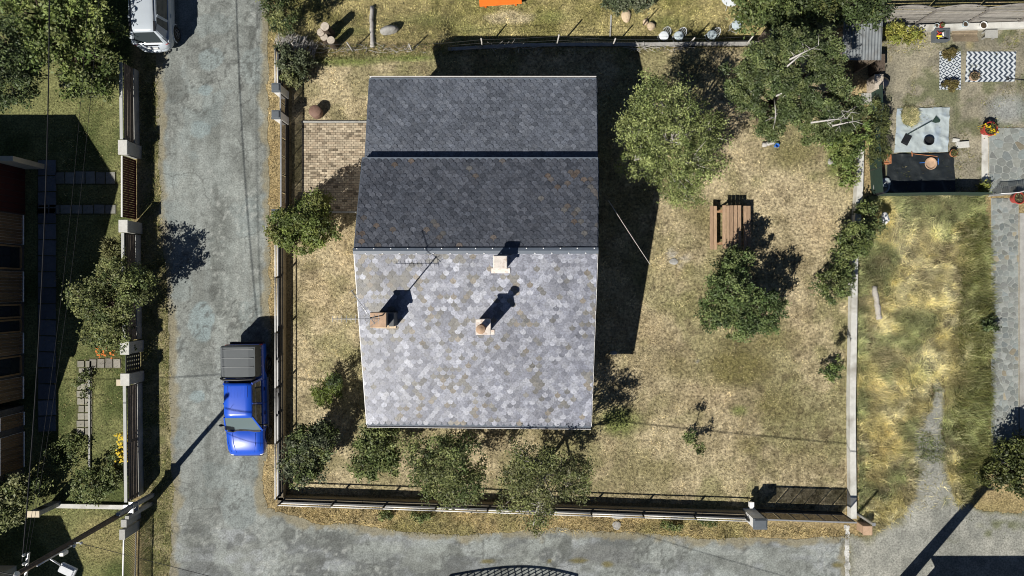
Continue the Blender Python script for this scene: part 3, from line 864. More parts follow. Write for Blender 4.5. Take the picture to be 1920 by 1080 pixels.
def build_flags(name, box_px, cell, palette, seed, limit, gap=0.035, edge_px=None):
    (u0, v0, u1, v1) = box_px
    x0, y1 = W(u0, v0); x1, y0 = W(u1, v1)
    base = MB(); base.prism([(x0, y0), (x1, y0), (x1, y1), (x0, y1)], -0.05, 0.03)
    root = base.build(name, MATS['mortar'], kind='structure')
    r = random.Random(seed)
    nx, ny = max(2, int((x1 - x0) / cell)), max(2, int((y1 - y0) / cell))
    sites = []
    for j in range(-1, ny + 1):
        for i in range(-1, nx + 1):
            sites.append((x0 + (i + .5 + r.uniform(-.48, .48)) * (x1 - x0) / nx, y0 + (j + .5 + r.uniform(-.48, .48)) * (y1 - y0) / ny))
    k = 0
    for s in sites:
        poly = [(x0 + .02, y0 + .02), (x1 - .02, y0 + .02), (x1 - .02, y1 - .02), (x0 + .02, y1 - .02)]
        if not (x0 - .1 < s[0] < x1 + .1 and y0 - .1 < s[1] < y1 + .1): continue
        for t in sites:
            if t is s: continue
            dx, dy = t[0] - s[0], t[1] - s[1]
            L = math.hypot(dx, dy)
            if L > cell * 3.2: continue
            nxv, nyv = dx / L, dy / L
            poly = clip(poly, nxv, nyv, (s[0] + dx / 2) * nxv + (s[1] + dy / 2) * nyv - gap / 2 * r.uniform(.6, 1.3))
            if len(poly) < 3: break
        if len(poly) < 3: continue
        ar = 0.5 * abs(sum(poly[i][0] * poly[(i + 1) % len(poly)][1] - poly[(i + 1) % len(poly)][0] * poly[i][1] for i in range(len(poly))))
        if ar < 0.012: continue
        cx = sum(p[0] for p in poly) / len(poly); cy = sum(p[1] for p in poly) / len(poly)
        # round the corners a little
        rp = []
        for i in range(len(poly)):
            a, b, c = poly[i - 1], poly[i], poly[(i + 1) % len(poly)]
            rp.append((b[0] * .8 + a[0] * .2, b[1] * .8 + a[1] * .2)); rp.append((b[0] * .8 + c[0] * .2, b[1] * .8 + c[1] * .2))
        mb = MB((cx, cy, 0.03))
        c = r.choice(palette); f = r.uniform(.68, 1.22)
        mb.cur = tuple(q * f for q in c)
        mb.prism(rp, 0.02, 0.045 + r.uniform(-.004, .008))
        o = mb.build('stone', MATS['flagstone'], None)
        o.parent = root; o.location = (cx, cy, 0.03)
        k += 1
    return root
FLAG = [(0.2, 0.22, 0.21), (0.22, 0.24, 0.228), (0.185, 0.21, 0.205), (0.24, 0.255, 0.24), (0.2, 0.215, 0.2), (0.21, 0.232, 0.22), (0.23, 0.245, 0.235), (0.195, 0.22, 0.218), (0.21, 0.225, 0.21), (0.2, 0.21, 0.19), (0.22, 0.232, 0.215), (0.19, 0.2, 0.19), (0.25, 0.225, 0.165)]
build_flags('stone_path', (1858, 372, 1909, 868), 0.235, FLAG, 3, 200)
build_flags('stone_terrace', (1854, 240, 1960, 366), 0.32, FLAG, 8, 200)
def path_edges():
    mb = MB(); x0, y1 = W(1840, 244); x1, y0 = W(1852, 345)
    mb.box(((x0 + x1) / 2, (y0 + y1) / 2, .02), (x1 - x0, y1 - y0, .06)); mb.build('terrace_border', MATS['concrete_pale'], kind='structure')
    mb = MB(); x0, y1 = W(1911, 400); x1, y0 = W(1990, 885)
    mb.box(((x0 + x1) / 2, (y0 + y1) / 2, .01), (x1 - x0, y1 - y0, .06)); mb.build('pavement', MATS['concrete'], kind='structure')
path_edges()

# ---- slab paths of the western garden: each slab a piece
def slab_path(name, rects, seed, colr=(0.2, 0.2, 0.18)):
    us = [q[0] for q in rects]; r = random.Random(seed)
    x0, y1 = W(min(q[0] for q in rects) - 2, min(q[1] for q in rects) - 2); x1, y0 = W(max(q[2] for q in rects) + 2, max(q[3] for q in rects) + 2)
    mb = MB(); mb.prism([(x0, y0), (x1, y0), (x1, y1), (x0, y1)], -0.05, 0.004)
    root = mb.build(name, MATS['moss'], kind='structure')
    for (a, b, c, d) in rects:
        X0, Y1 = W(a, b); X1, Y0 = W(c, d)
        cx, cy = (X0 + X1) / 2, (Y0 + Y1) / 2
        mb = MB((cx, cy, 0)); f = r.uniform(.7, 1.2); mb.cur = tuple(q * f for q in colr)
        mb.box((cx, cy, 0.02), (X1 - X0 - .03, Y1 - Y0 - .03, 0.04), rz=r.uniform(-.04, .04))
        o = mb.build('slab', MATS['flagstone'], None); o.parent = root; o.location = (cx, cy, 0)
    return root
r_ = random.Random(2)
slab_path('garden_path', [(104 + i * 19, 322 + r_.uniform(-1, 1), 122 + i * 19, 345) for i in range(6)], 1)
slab_path('garden_path', [(72 + i * 21, 384 + r_.uniform(-1, 1), 92 + i * 21, 401) for i in range(7)], 2)
slab_path('garden_path', [(146 + (i % 2) * 14 + r_.uniform(-2, 2), 676 + (i // 2) * 14, 159 + (i % 2) * 14, 689 + (i // 2) * 14) for i in range(0, 20)], 3, (0.24, 0.23, 0.19))
slab_path('garden_path', [(168 + i * 15, 672 + r_.uniform(-1, 1), 182 + i * 15, 690) for i in range(4)], 4, (0.22, 0.21, 0.18))
slab_path('terrace', [(72, 300 + i * 30, 106, 329 + i * 30) for i in range(17)], 5, (0.13, 0.14, 0.16))
def garden_kerb():
    mb = MB(); x0, y1 = W(104, 944); x1, y0 = W(236, 952)
    mb.box(((x0 + x1) / 2, (y0 + y1) / 2, .05), (x1 - x0, y1 - y0, .2), rz=-.02); mb.build('garden_kerb', MATS['concrete_pale'], kind='structure')
    mb = MB(); mb.beam((*W(169, 690), .03), (*W(169, 880), .03), .08, .1); mb.build('path_edging', MATS['concrete'], kind='structure')
garden_kerb()

# ================================================================ main house
def build_house():
    SWc, SEc = P(688, 795, 3.6), P(1108, 799, 3.6)
    RW, RE = P(664, 471, 5.8), P(1120, 470, 5.8)
    # northern half: upper slope to the step, lower slope to the eave
    UWe, UEe = P(680, 298, 4.74), P(1121, 298, 4.74)
    LWt, LEt = P(684, 313, 4.5), P(1120, 313, 4.5)
    NWe, NEe = P(693, 149, 3.45), P(1118, 149, 3.45)
    org = Vector(((SWc.x + SEc.x) / 2, 1.0, 0))
    root = empty('house', org, 0, 'large two-slope house roofed in scale-shaped slates in the middle of the yard', 'house')
    # --- walls
    wx0, wx1 = SWc.x + 0.55, SEc.x - 0.55
    ys, yr, yn = SWc.y + 0.55, RW.y, NWe.y - 0.55
    mb = MB(org)
    def wz(y):
        if y < yr: return SWc.z + (y - SWc.y) * (RW.z - SWc.z) / (RW.y - SWc.y) - 0.22
        return RW.z - (y - RW.y) * (RW.z - NWe.z) / (NWe.y - RW.y) - 0.35
    prof = [(ys, 0), (yn, 0), (yn, wz(yn)), (yr, wz(yr) - .05), (ys, wz(ys))]
    V = [(wx0, y, z) for y, z in prof] + [(wx1, y, z) for y, z in prof]
    n = len(prof)
    F = [tuple(reversed(range(n))), tuple(range(n, 2 * n))] + [(i, (i + 1) % n, n + (i + 1) % n, n + i) for i in range(n)]
    mb.add(V, F)
    mb.build('wall', MATS['render_cream'], root)
    mb = MB(org); mb.box(((wx0 + wx1) / 2, (ys + yn) / 2, .2), (wx1 - wx0 + .06, yn - ys + .06, .5)); mb.build('plinth', MATS['stone'], root)
    def window(c, along, w, h, out):
        f = MB(org)
        nx, ny = out
        tx, ty = along
        for s in (-1, 1):
            f.box((c[0] + tx * s * (w / 2 + .03) + nx * .02, c[1] + ty * s * (w / 2 + .03) + ny * .02, c[2]), (.07 if tx else .1, .07 if ty else .1, h + .14))
        for s in (-1, 1):
            f.box((c[0] + nx * .03, c[1] + ny * .03, c[2] + s * (h / 2 + .035)), (w if tx else .09, w if ty else .09, .06))
        f.box((c[0] + nx * .035, c[1] + ny * .035, c[2]), (.05 if tx else .06, .05 if ty else .06, h))
        fo = f.build('window', MATS['white_paint'], root)
        g = MB(org); g.box((c[0] + nx * .012, c[1] + ny * .012, c[2]), (w if tx else .03, w if ty else .03, h)); g.build('pane', MATS['glass'], fo)
        g = MB(org); g.box((c[0] + nx * .07, c[1] + ny * .07, c[2] - h / 2 - .1), (w + .2 if tx else .2, w + .2 if ty else .2, .05)); g.build('sill', MATS['concrete'], fo)
    for x in (-4.2, -1.6, 1.4): window((x, ys, 1.7), (1, 0), 1.2, 1.2, (0, -1))
    for y in (-3.0, 0.2, 3.4): window((wx1, y, 1.8), (0, 1), 1.1, 1.2, (1, 0))
    for y in (-3.4, -0.2): window((wx0, y, 1.8), (0, 1), 1.1, 1.2, (-1, 0))
    for x in (-3.6, 0.6): window((x, yn, 1.8), (1, 0), 1.0, 1.0, (0, 1))
    d = MB(org); d.box((wx0 - .02, 3.6, 1.05), (.08, 2.2, 2.1)); dd = d.build('door', MATS['wood_shutter'], root)
    d = MB(org); d.box((wx0 - .09, 2.7, 1.0), (.05, .1, .04)); d.build('handle', MATS['galvanised'], dd)

    # --- slopes and slates
    r = random.Random(11)
    indiv = [0]
    def scale_shape(w, L):
        pts = [(-w / 2, L), (-w / 2, w * .5), (-w * .455, w * .3), (-w * .33, w * .125), (-w * .17, w * .03), (0, 0), (w * .17, w * .03), (w * .33, w * .125), (w * .455, w * .3), (w / 2, w * .5), (w / 2, L)]
        return pts
    th = 0.011
    def slope(A, B, D, C, th_slab, colour, key, n_ind, w=0.25, ex=0.155):
        """A,B: lower edge west/east; D,C: upper edge west/east"""
        s = MB(org)
        off = Vector((0, 0, -0.03))
        s.slab([A + off, B + off, C + off, D + off], th_slab)
        so = s.build('roof_slope', MATS['roof_dark'], root)
        # covered area as ruled surface
        up = ((D - A) + (C - B)) / 2
        Ls = up.length; upn = up.normalized()
        acr = Vector((1, 0, 0)); nrm = acr.cross(upn).normalized()
        if nrm.z < 0: nrm = -nrm
        rows = int(Ls / ex)
        ex2 = Ls / rows
        shape = scale_shape(w * .985, ex2 * 2.05)
        big = MB(org)
        cand = []
        for j in range(rows):
            t0 = j / rows
            lw = A.lerp(D, t0); le = B.lerp(C, t0)
            off0 = (j % 2) * w / 2
            x = lw.x - off0
            k = 0
            while x < le.x + 0.01:
                xa = x; x += w; k += 1
                cx = xa + w / 2
                if cx < lw.x + 0.0 - w * .45 or cx > le.x + w * .45: continue
                t = (cx - lw.x) / (le.x - lw.x)
                pos = Vector((cx, lw.y + (le.y - lw.y) * t, lw.z + (le.z - lw.z) * t))
                cand.append((j, cx, pos, lw.x, le.x))
        total = len(cand)
        # the slates nearest the ridge show largest: those become single pieces
        cand.sort(key=lambda q: (-q[0], q[1]))
        for i, (j, cx, pos, xl, xr) in enumerate(cand):
            col = colour(cx, pos.y, r)
            tilt = 0.075 + max(-.03, min(.03, r.gauss(0, 0.016))); roll = r.gauss(0, 0.014); yaw = r.gauss(0, 0.012)
            un = (upn * math.cos(tilt) - nrm * math.sin(tilt)).normalized()
            an = (acr + nrm * roll).normalized()
            nn = an.cross(un).normalized()
            if nn.z < 0: nn = -nn
            lift = nrm * 0.042
            M = Matrix((an, un, nn)).transposed() @ Matrix.Rotation(yaw, 3, 'Z')
            ptsl = []
            sj = (r.uniform(.96, 1.0), r.uniform(-.006, .006))
            for (px, py) in shape:
                gx = cx + px
                px2 = min(max(gx, xl + .0), xr) - cx
                if j * ex2 + py > Ls + 0.02: py = max(Ls + .02 - j * ex2, 0.03)
                ptsl.append((px2 * sj[0], py + sj[1]))
            V = [pos + lift + M @ Vector((a, b, 0)) for a, b in ptsl] + [pos + lift + M @ Vector((a, b, -th)) for a, b in ptsl]
            m = len(ptsl)
            F = [tuple(range(m))] + [(q, m + q, m + (q + 1) % m, (q + 1) % m) for q in range(m)]
            if i < n_ind:
                t = MB(pos); t.cur = col; t.add(V, F)
                o = t.build('slate', MATS['slate'], None)
                o.parent = so; o.location = pos - org
            else:
                big.cur = col; big.add(V, F)
        big.build('slates', MATS['slate'], so, kind='stuff')
        return so
    def col_south(x, y, r):
        n = float(fbm(np.array([x]), np.array([y]), 1.5, 301)[0]); n2 = float(fbm(np.array([x]), np.array([y]), .5, 311)[0])
        k = r.uniform(.75, 1.25)
        k = r.uniform(.8, 1.2) * (0.7 + 0.6 * float(fbm(np.array([x * 2.2]), np.array([y * .5]), 1.2, 317)[0]))
        if r.random() < max(0.03, (n - .45) * 1.9 + (n2 - .5) * 1.2 - x * .012):
            c = r.choice(((.15, .146, .135), (.135, .132, .125), (.165, .148, .125), (.12, .12, .12)))
            return tuple(q * k for q in c)
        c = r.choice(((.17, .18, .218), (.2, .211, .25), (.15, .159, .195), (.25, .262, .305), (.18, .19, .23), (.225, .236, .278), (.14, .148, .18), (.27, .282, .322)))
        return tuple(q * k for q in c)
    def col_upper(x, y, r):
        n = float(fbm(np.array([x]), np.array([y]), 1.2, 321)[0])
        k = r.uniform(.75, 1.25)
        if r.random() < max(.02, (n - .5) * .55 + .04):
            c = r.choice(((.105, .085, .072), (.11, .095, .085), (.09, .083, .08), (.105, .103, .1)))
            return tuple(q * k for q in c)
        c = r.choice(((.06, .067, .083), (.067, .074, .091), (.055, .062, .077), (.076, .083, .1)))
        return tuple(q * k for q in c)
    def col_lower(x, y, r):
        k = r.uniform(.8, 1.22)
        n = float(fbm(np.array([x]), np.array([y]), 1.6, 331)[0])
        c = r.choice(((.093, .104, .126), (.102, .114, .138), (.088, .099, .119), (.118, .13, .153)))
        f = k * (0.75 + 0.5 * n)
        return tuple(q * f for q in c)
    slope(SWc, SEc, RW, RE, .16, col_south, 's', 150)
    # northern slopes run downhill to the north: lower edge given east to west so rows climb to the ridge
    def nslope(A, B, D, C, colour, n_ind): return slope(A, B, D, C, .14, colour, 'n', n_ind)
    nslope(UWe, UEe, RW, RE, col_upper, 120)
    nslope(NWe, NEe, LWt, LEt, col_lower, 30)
    # straight starter course under the lowest slates of each slope
    for a, b, s, mt in ((UWe, UEe, 1, 'ridge_metal'), (NWe, NEe, 1, 'ridge_metal'), (SWc, SEc, -1, 'ridge_metal')):
        g = MB(org); o = Vector((0, s * .0, .018)); g.beam(a + o, b + o, .12, .022); g.build('starter_strip', MATS[mt], root)
    # apron wall closing the step between the two northern slopes
    mb = MB(org); mb.box(((UWe.x + UEe.x) / 2, UWe.y - .32, 4.62), (UEe.x - UWe.x - .05, .08, .34)); mb.build('step_board', MATS['roof_dark'], root)
    # --- ridge cap in overlapping lengths with screws
    rc = MB(org); L = RE.x - RW.x; nl = 8
    def cap_at(x): return RW.y + (RE.y - RW.y) * (x - RW.x) / L
    for i in range(nl):
        xa = RW.x - .03 + (L + .06) * i / nl; xb = RW.x - .03 + (L + .06) * (i + 1) / nl + (.05 if i < nl - 1 else 0)
        dz = .003 * (i % 2)
        for s, slope_ in ((-1, .31), (1, .31)):
            y = cap_at(xa)
            A0 = Vector((xa, y, 5.885 + dz)); B0 = Vector((xb, cap_at(xb), 5.885 + dz))
            drop = Vector((0, s * .115, -.115 * slope_))
            q = [A0, B0, B0 + drop, A0 + drop]
            if s > 0: q = [A0 + drop, B0 + drop, B0, A0]
            rc.slab(q if s > 0 else list(reversed(q)), .012)
    rco = rc.build('ridge_cap', MATS['ridge_metal'], root)
    sm = None
    for i in range(29):
        x = RW.x + .12 + i * (L - .24) / 28
        s = -1 if i % 2 else 1
        if sm is None:
            t = MB((0, 0, 0)); t.lathe((0, 0, 0), [(.02, 0), (.024, .008), (.012, .02)], 8); o = t.build('screw', MATS['screw_white'], None); sm = o.data
        else:
            o = bpy.data.objects.new('screw', sm); COL.objects.link(o)
        o.parent = rco; o.location = Vector((x, cap_at(x) + s * .09, 5.885 - .09 * .31 + .004)) - org
    # --- eaves: gutters and verge boards
    def gutter(a, b, out):
        g = MB(org)
        o = Vector((0, out * .07, -.07))
        g.beam(a + o, b + o, .11, .02); g.beam(a + o + Vector((0, out * .055, .04)), b + o + Vector((0, out * .055, .04)), .018, .1); g.beam(a + o + Vector((0, -out * .055, .04)), b + o + Vector((0, -out * .055, .04)), .018, .1)
        g.build('gutter', MATS['gutter_white'], root)
    gutter(NWe, NEe, 1); gutter(SWc, SEc, -1)
    for a, b in ((SWc, RW), (SEc, RE), (UWe, RW), (UEe, RE), (NWe, LWt), (NEe, LEt)):
        g = MB(org); s = -1 if a.x < -1 else 1
        o = Vector((s * .018, 0, -.09)); g.beam(a + o, b + o, .03, .17); g.build('verge_board', MATS['gutter_white'] if a in (SWc, SEc) else MATS['ridge_metal'], root)
    # downpipes
    for a in (SWc, NEe):
        g = MB(org); x = a.x + (.7 if a.x < 0 else -.7); y = a.y + (.45 if a.y < 0 else -.45)
        g.tube([(x, a.y, a.z - .05), (x, y, a.z - .35), (x, y, .1)], .045, 8); g.build('downpipe', MATS['gutter_white'], root, smooth=True)

    # --- chimneys
    def roofz(y):
        return SWc.z + (y - SWc.y) * (RW.z - SWc.z) / (RW.y - SWc.y)
    def chimney(u, v, zt, w, d, m_body, m_cap, m_flash, capw, lbl=None):
        x, y = W(u, v, zt)
        zb = roofz(y) - .25
        c = MB(org)
        c.box((x, y, (zb + zt - .12) / 2), (w, d, zt - .12 - zb))
        co = c.build('chimney', m_body, root, bevel=.012)
        k = MB(org); k.box((x, y, zt - .085), (w + .1, d + .1, .07)); k.build('collar', m_flash, co, bevel=.01)
        k = MB(org); k.box((x, y, zt - .025), (w + capw, d + capw, .05)); k.build('cap', m_cap, co, bevel=.012)
        k = MB(org); zf = roofz(y - d / 2)
        k.slab([(x - w / 2 - .14, y - d / 2 - .16, roofz(y - d / 2 - .16) + .07), (x + w / 2 + .14, y - d / 2 - .16, roofz(y - d / 2 - .16) + .07), (x + w / 2 + .14, y - d / 2 + .02, zf + .085), (x - w / 2 - .14, y - d / 2 + .02, zf + .085)], .05)
        k.build('flashing', m_flash, co)
        return x, y, co
    # western chimney with a stone slab lid
    x, y, c1 = chimney(709, 600, 6.45, .5, .46, MATS['chimney_grey'], MATS['terracotta_slab'], MATS['chimney_cream'], .08)
    k = MB(org); k.box((x + .36, y - .02, roofz(y) + .35), (.2, .5, .9)); k.build('vent_box', MATS['chimney_grey'], c1, bevel=.02)
    # aerial mast strapped to that chimney
    m = MB(org); mx, my = x + .16, y + .17
    m.tube([(mx, my, 5.6), (mx, my, 8.6)], .022, 8)
    m.tube([(mx - .3, my - .1, 6.1), (mx, my, 6.3)], .012, 5)
    ao = m.build('aerial', MATS['dark_metal'], root, smooth=True)
    # boom pointing west, with cross elements
    def yagi(cx, cy, z, ang, L, ne, el0, el1, back=.25):
        bm_ = MB(org); dx, dy = math.cos(ang), math.sin(ang)
        bm_.tube([(cx - dx * back, cy - dy * back, z), (cx + dx * L, cy + dy * L, z)], .014, 6)
        b = bm_.build('boom', MATS['galvanised'], ao, smooth=True)
        for i in range(ne):
            t = -back + .03 + (L + back - .06) * i / (ne - 1); e = el0 + (el1 - el0) * i / (ne - 1)
            q = MB(org); px, py = cx + dx * t, cy + dy * t
            q.tube([(px - dy * e, py + dx * e, z + .02), (px + dy * e, py - dx * e, z + .02)], .008, 5)
            q.build('element', MATS['galvanised'], ao)
    yagi(mx, my - .05, 8.25, math.pi, 1.35, 11, .16, .1)
    yagi(mx, my, 8.55, R(125), 1.1, 8, .2, .12)
    # middle chimney with clay pot
    x, y, c2 = chimney(906, 613, 6.55, .44, .46, MATS['chimney_white'], MATS['chimney_white'], MATS['chimney_white'], .1)
    k = MB(org); k.lathe((x - .06, y - .05, 6.55), [(.14, 0), (.15, .03), (.12, .08), (.115, .42), (.15, .45), (.15, .5), (.11, .5), (.1, .3)], 16); k.build('pot', MATS['terracotta'], c2, smooth=True)
    k = MB(org)
    for s in (-1, 1): k.box((x - .06 + s * .1, y - .05, 7.12), (.02, .03, .18))
    k.lathe((x - .06, y - .05, 7.2), [(.17, 0), (.16, .04), (.05, .1), (.01, .11)], 14); k.build('cowl', MATS['terracotta_slab'], c2)
    # short chimney by the ridge
    x, y, c3 = chimney(938, 492, 6.5, .42, .42, MATS['chimney_white'], MATS['chimney_white'], MATS['chimney_white'], .06)
    # lead-in cable down the slope
    return root
build_house()

# ================================================================ yard walls, rails and gates
def wall_run(root, org, pts, z, th, m, cap=True):
    """low wall along a polyline (world), with coping lengths as pieces"""
    for a, b in zip(pts[:-1], pts[1:]):
        a, b = Vector((*a, 0)), Vector((*b, 0))
        w = MB(org); w.beam(a + Vector((0, 0, z / 2 - .1)), b + Vector((0, 0, z / 2 - .1)), th, z + .2); w.build('masonry', m, root)
        if cap:
            L = (b - a).length; n = max(1, int(L / 1.9)); d = (b - a) / n
            for i in range(n):
                c = MB(org); g = d.normalized() * .006
                c.beam(a + d * i + g + Vector((0, 0, z + .02)), a + d * (i + 1) - g + Vector((0, 0, z + .02)), th + .03, .05)
                c.build('coping_stone', MATS['coping_tan'], root)

def rail_fence(root, org, a, b, zr, every, posts=True):
    a, b = Vector((*a, 0)), Vector((*b, 0))
    d = b - a; L = d.length; n = max(1, round(L / every))
    for z in zr:
        for i in range(n):
            m = MB(org); g = d.normalized() * .004
            m.tube([a + d * (i / n) + g + Vector((0, 0, z)), a + d * ((i + 1) / n) - g + Vector((0, 0, z))], .028, 8)
            m.build('rail', MATS['white_rail'], root, smooth=True)
    m = MB(org); m.beam(a + Vector((0, 0, .51)), b + Vector((0, 0, .51)), .07, .09); m.build('base_channel', MATS['dark_metal'], root)
    for i in range(n + 1):
        p = a + d * (i / n)
        m = MB(org); m.box(p + Vector((0, 0, zr[0] / 2 + .2)), (.06, .06, zr[0] - .35)); m.box(p + Vector((0, 0, .52)), (.12, .12, .02))
        m.build('post', MATS['dark_metal'], root)

def yard_walls():
    # western wall, south of the drive gate
    c = Vector((-10.37, -3, 0))
    rt = empty('west_wall', c, 0, 'long low wall with double pipe rail between the lane and the yard', 'wall', None)
    wall_run(rt, c, [(-10.37, 3.0), (-10.37, -9.5)], .42, .24, MATS['render_tan'])
    rail_fence(rt, c, (-10.42, 2.9), (-10.42, -9.3), (.96, .68), 2.45)
    c = Vector((-10.37, 9.8, 0))
    rt = empty('west_wall', c, 0, 'short railed wall piece beside the bush at the yard\'s upper left corner', 'wall')
    wall_run(rt, c, [(-10.37, 10.6), (-10.37, 8.95)], .42, .24, MATS['render_tan'])
    rail_fence(rt, c, (-10.42, 10.5), (-10.42, 9.0), (.96, .68), 1.6)
    # southern wall
    A = Vector((-10.49, -9.5, 0)); B = Vector((10.42, -10.2, 0))
    c = (A + B) / 2
    rt = empty('south_wall', c, 0, 'long low wall with double pipe rail above the lower road', 'wall')
    wall_run(rt, c, [(A.x, A.y), (B.x, B.y)], .42, .24, MATS['render_tan'])
    rail_fence(rt, c, (A.x + .2, A.y - .06), (B.x, B.y - .06), (.96, .68), 2.35)
    # eastern wall: plain pale concrete, slightly bent
    pts = [W(1594, 968), W(1592, 760), W(1595, 600), W(1596, 500), W(1606, 350), W(1608, 262)]
    c = Vector((*pts[2], 0))
    rt = empty('east_wall', c, 0, 'pale bare concrete wall between the lawn and the dry field', 'wall')
    for i, (a, b) in enumerate(zip(pts[:-1], pts[1:])):
        a, b = Vector((*a, 0)), Vector((*b, 0))
        d = (b - a).normalized()
        m = MB(c); m.beam(a - d * .0 + Vector((0, 0, .1)), b + d * .0 + Vector((0, 0, .1)), .27 + .004 * (i % 2), .46 + .004 * (i % 2)); m.build('masonry', MATS['concrete_pale'], rt)
    # gate piers
    def pier(x, y, w, d, h, label):
        rt = empty('gate_pier', (x, y, 0), 0, label, 'gate pier', 'white piers with grey caps')
        m = MB((x, y, 0)); m.box((x, y, h / 2 - .05), (w, d, h - .02)); m.build('shaft', MATS['white_paint'], rt, bevel=.01)
        m = MB((x, y, 0)); m.box((x, y, h - .02), (w + .06, d + .06, .06)); m.box((x, y, h + .03), (w - .06, d - .06, .05)); m.build('cap', MATS['grey_cap'], rt, bevel=.008)
    pier(-10.3, 8.745, .34, .34, 1.2, 'white gate pier with grey cap, upper one beside the narrow side gate')
    pier(-10.3, 7.57, .34, .34, 1.2, 'white gate pier with grey cap between side gate and drive gate')
    pier(-10.3, 3.25, .34, .34, 1.2, 'white gate pier with grey cap half hidden by the bright bush')
    pier(10.75, -10.22, .55, .42, 1.45, 'wide white gate pier with grey cap where the lower wall ends')
    # screened metal gates: frame, screen panels, bottom sheet
    def gate(name, label, a, b, h, npan, solid=.42):
        a, b = Vector((*a, 0)), Vector((*b, 0))
        c = (a + b) / 2
        rt = empty(name, c, 0, label, 'gate')
        d = (b - a); L = d.length; dn = d.normalized()
        m = MB(c); m.beam(a + Vector((0, 0, h - .02)), b + Vector((0, 0, h - .02)), .06, .05); m.build('top_rail', MATS['galvanised'], rt)
        m = MB(c); m.beam(a + Vector((0, 0, .07)), b + Vector((0, 0, .07)), .06, .06); m.build('bottom_rail', MATS['dark_metal'], rt)
        m = MB(c); m.beam(a + Vector((0, 0, (solid + .1) / 2)), b + Vector((0, 0, (solid + .1) / 2)), .02, solid - .1); m.build('kick_sheet', MATS['dark_metal'], rt)
        for i in range(npan + 1):
            p = a + dn * (.03 + (L - .06) * i / npan)
            m = MB(c); m.box(p + Vector((0, 0, h / 2)), (.04, .04, h - .05), rz=math.atan2(d.y, d.x)); m.build('upright', MATS['dark_metal'], rt)
        for i in range(npan):
            p = a + dn * (L * i / npan + .05); q = a + dn * (L * (i + 1) / npan - .05)
            m = MB(c); m.beam(p + Vector((0, 0, (solid + h) / 2)), q + Vector((0, 0, (solid + h) / 2)), .012, h - solid - .06); m.build('panel', MATS['gate_screen'], rt)
    gate('sliding_gate', 'dark screened drive gate between white piers beside the brick paving', (-10.14, 7.38), (-10.14, 3.44), 1.06, 5)
    gate('side_gate', 'narrow dark screened gate between two white piers', (-10.16, 8.56), (-10.16, 7.76), 1.06, 2)
    gate('yard_gate', 'dark screened gate at the lower right corner of the yard', (11.05, -10.05), (14.95, -10.18), 1.4, 6)
    # post and tan block closing the lower right gate
    rt = MB(P(1612, 990, 0)); p = P(1606, 962, 0)
    mb = MB(p); mb.box(p + Vector((0, 0, .72)), (.1, .1, 1.5)); mb.box(p + Vector((0, 0, 1.48)), (.14, .14, .03)); mb.build('gate_post', MATS['galvanised'], label='slim metal post at the right end of the lower gate', cat='post')
    p = P(1609, 981, 0); mb = MB(p); mb.box(p + Vector((.1, -.1, .3)), (.36, .38, .65)); mb.box(p + Vector((.1, -.1, .65)), (.4, .42, .06))
    mb.build('stone_block', MATS['terracotta_slab'], bevel=.015, label='tan stone pier stump beside the post at the gate corner', cat='pier')
    # intercom box seen on the wall end
    p = P(1408, 946, .55); mb = MB(p); mb.box(p, (.16, .24, .22)); mb.box(p + Vector((0, .01, .13)), (.2, .28, .03)); mb.build('meter_box', MATS['white_paint'], bevel=.01, label='small white box standing on the lower wall near the gate pier', cat='box')
yard_walls()

# ---- retaining wall and wire fence towards the northern garden
def north_edge():
    pts = [W(840, 93), W(960, 86), W(1060, 84), W(1190, 84), W(1300, 83), W(1430, 82)]
    c = Vector((*pts[0], 0))
    rt = empty('retaining_wall', c, 0, 'low grey retaining wall along the far side of the yard', 'wall')
    for i, (a, b) in enumerate(zip(pts[:-1], pts[1:])):
        a, b = Vector((*a, 0)), Vector((*b, 0))
        m = MB(c); m.beam(a + Vector((0, 0, -.35)), b + Vector((0, 0, -.35)), .15 + .004 * (i % 2), .84 + .004 * (i % 2)); m.build('masonry', MATS['stone'], rt)
    # posts with two strands of wire
    posts = [(560, 98), (662, 96), (772, 94), (905, 88), (1044, 84), (1150, 84), (1290, 84), (1400, 84)]
    c = Vector((*W(*posts[0]), 0))
    rt = empty('wire_fence', c, 0, 'leaning stake and wire fence along the northern garden', 'fence')
    tops = []
    for i, (u, v) in enumerate(posts):
        x, y = W(u, v); h = 1.0 + .12 * math.sin(i * 2.1)
        ln = Vector((.05 * math.sin(i * 3.3), .06 * math.cos(i * 1.7), 0))
        m = MB(c); m.tube([(x, y, -.5), Vector((x, y, h)) + ln], [.04, .032], 7); m.build('post', MATS['dead_wood'], rt, smooth=True)
        tops.append((Vector((x, y, 0)), ln, h))
    for k in (.45, .85):
        for (a, la, ha), (b, lb, hb) in zip(tops[:-1], tops[1:]):
            p = a + la * k + Vector((0, 0, ha * k)); q = b + lb * k + Vector((0, 0, hb * k))
            m = MB(c); m.tube([p, p.lerp(q, .5) - Vector((0, 0, .06)), q], .006, 4); m.build('wire', MATS['dark_metal'], rt)
    # dry brushwood stuck along the wall foot
    r = random.Random(4); mb = MB(c)
    for i in range(170):
        u = r.choice((r.uniform(880, 1020), r.uniform(1180, 1290), r.uniform(600, 800))); x, y = W(u, 88 + r.uniform(-5, 6) + (6 if u < 820 else 0))
        a = r.uniform(0, 6.28); L = r.uniform(.15, .6); z = gzs(x, y) + (.1 if u > 840 else .05)
        mb.tube([(x, y, z), (x + math.cos(a) * L, y + math.sin(a) * L * .5, z + r.uniform(.0, .25))], [.012, .005], 4)
    mb.build('brushwood', MATS['dead_wood'], label='loose dry sticks lying along the retaining wall', kind='stuff', loc=c)
north_edge()

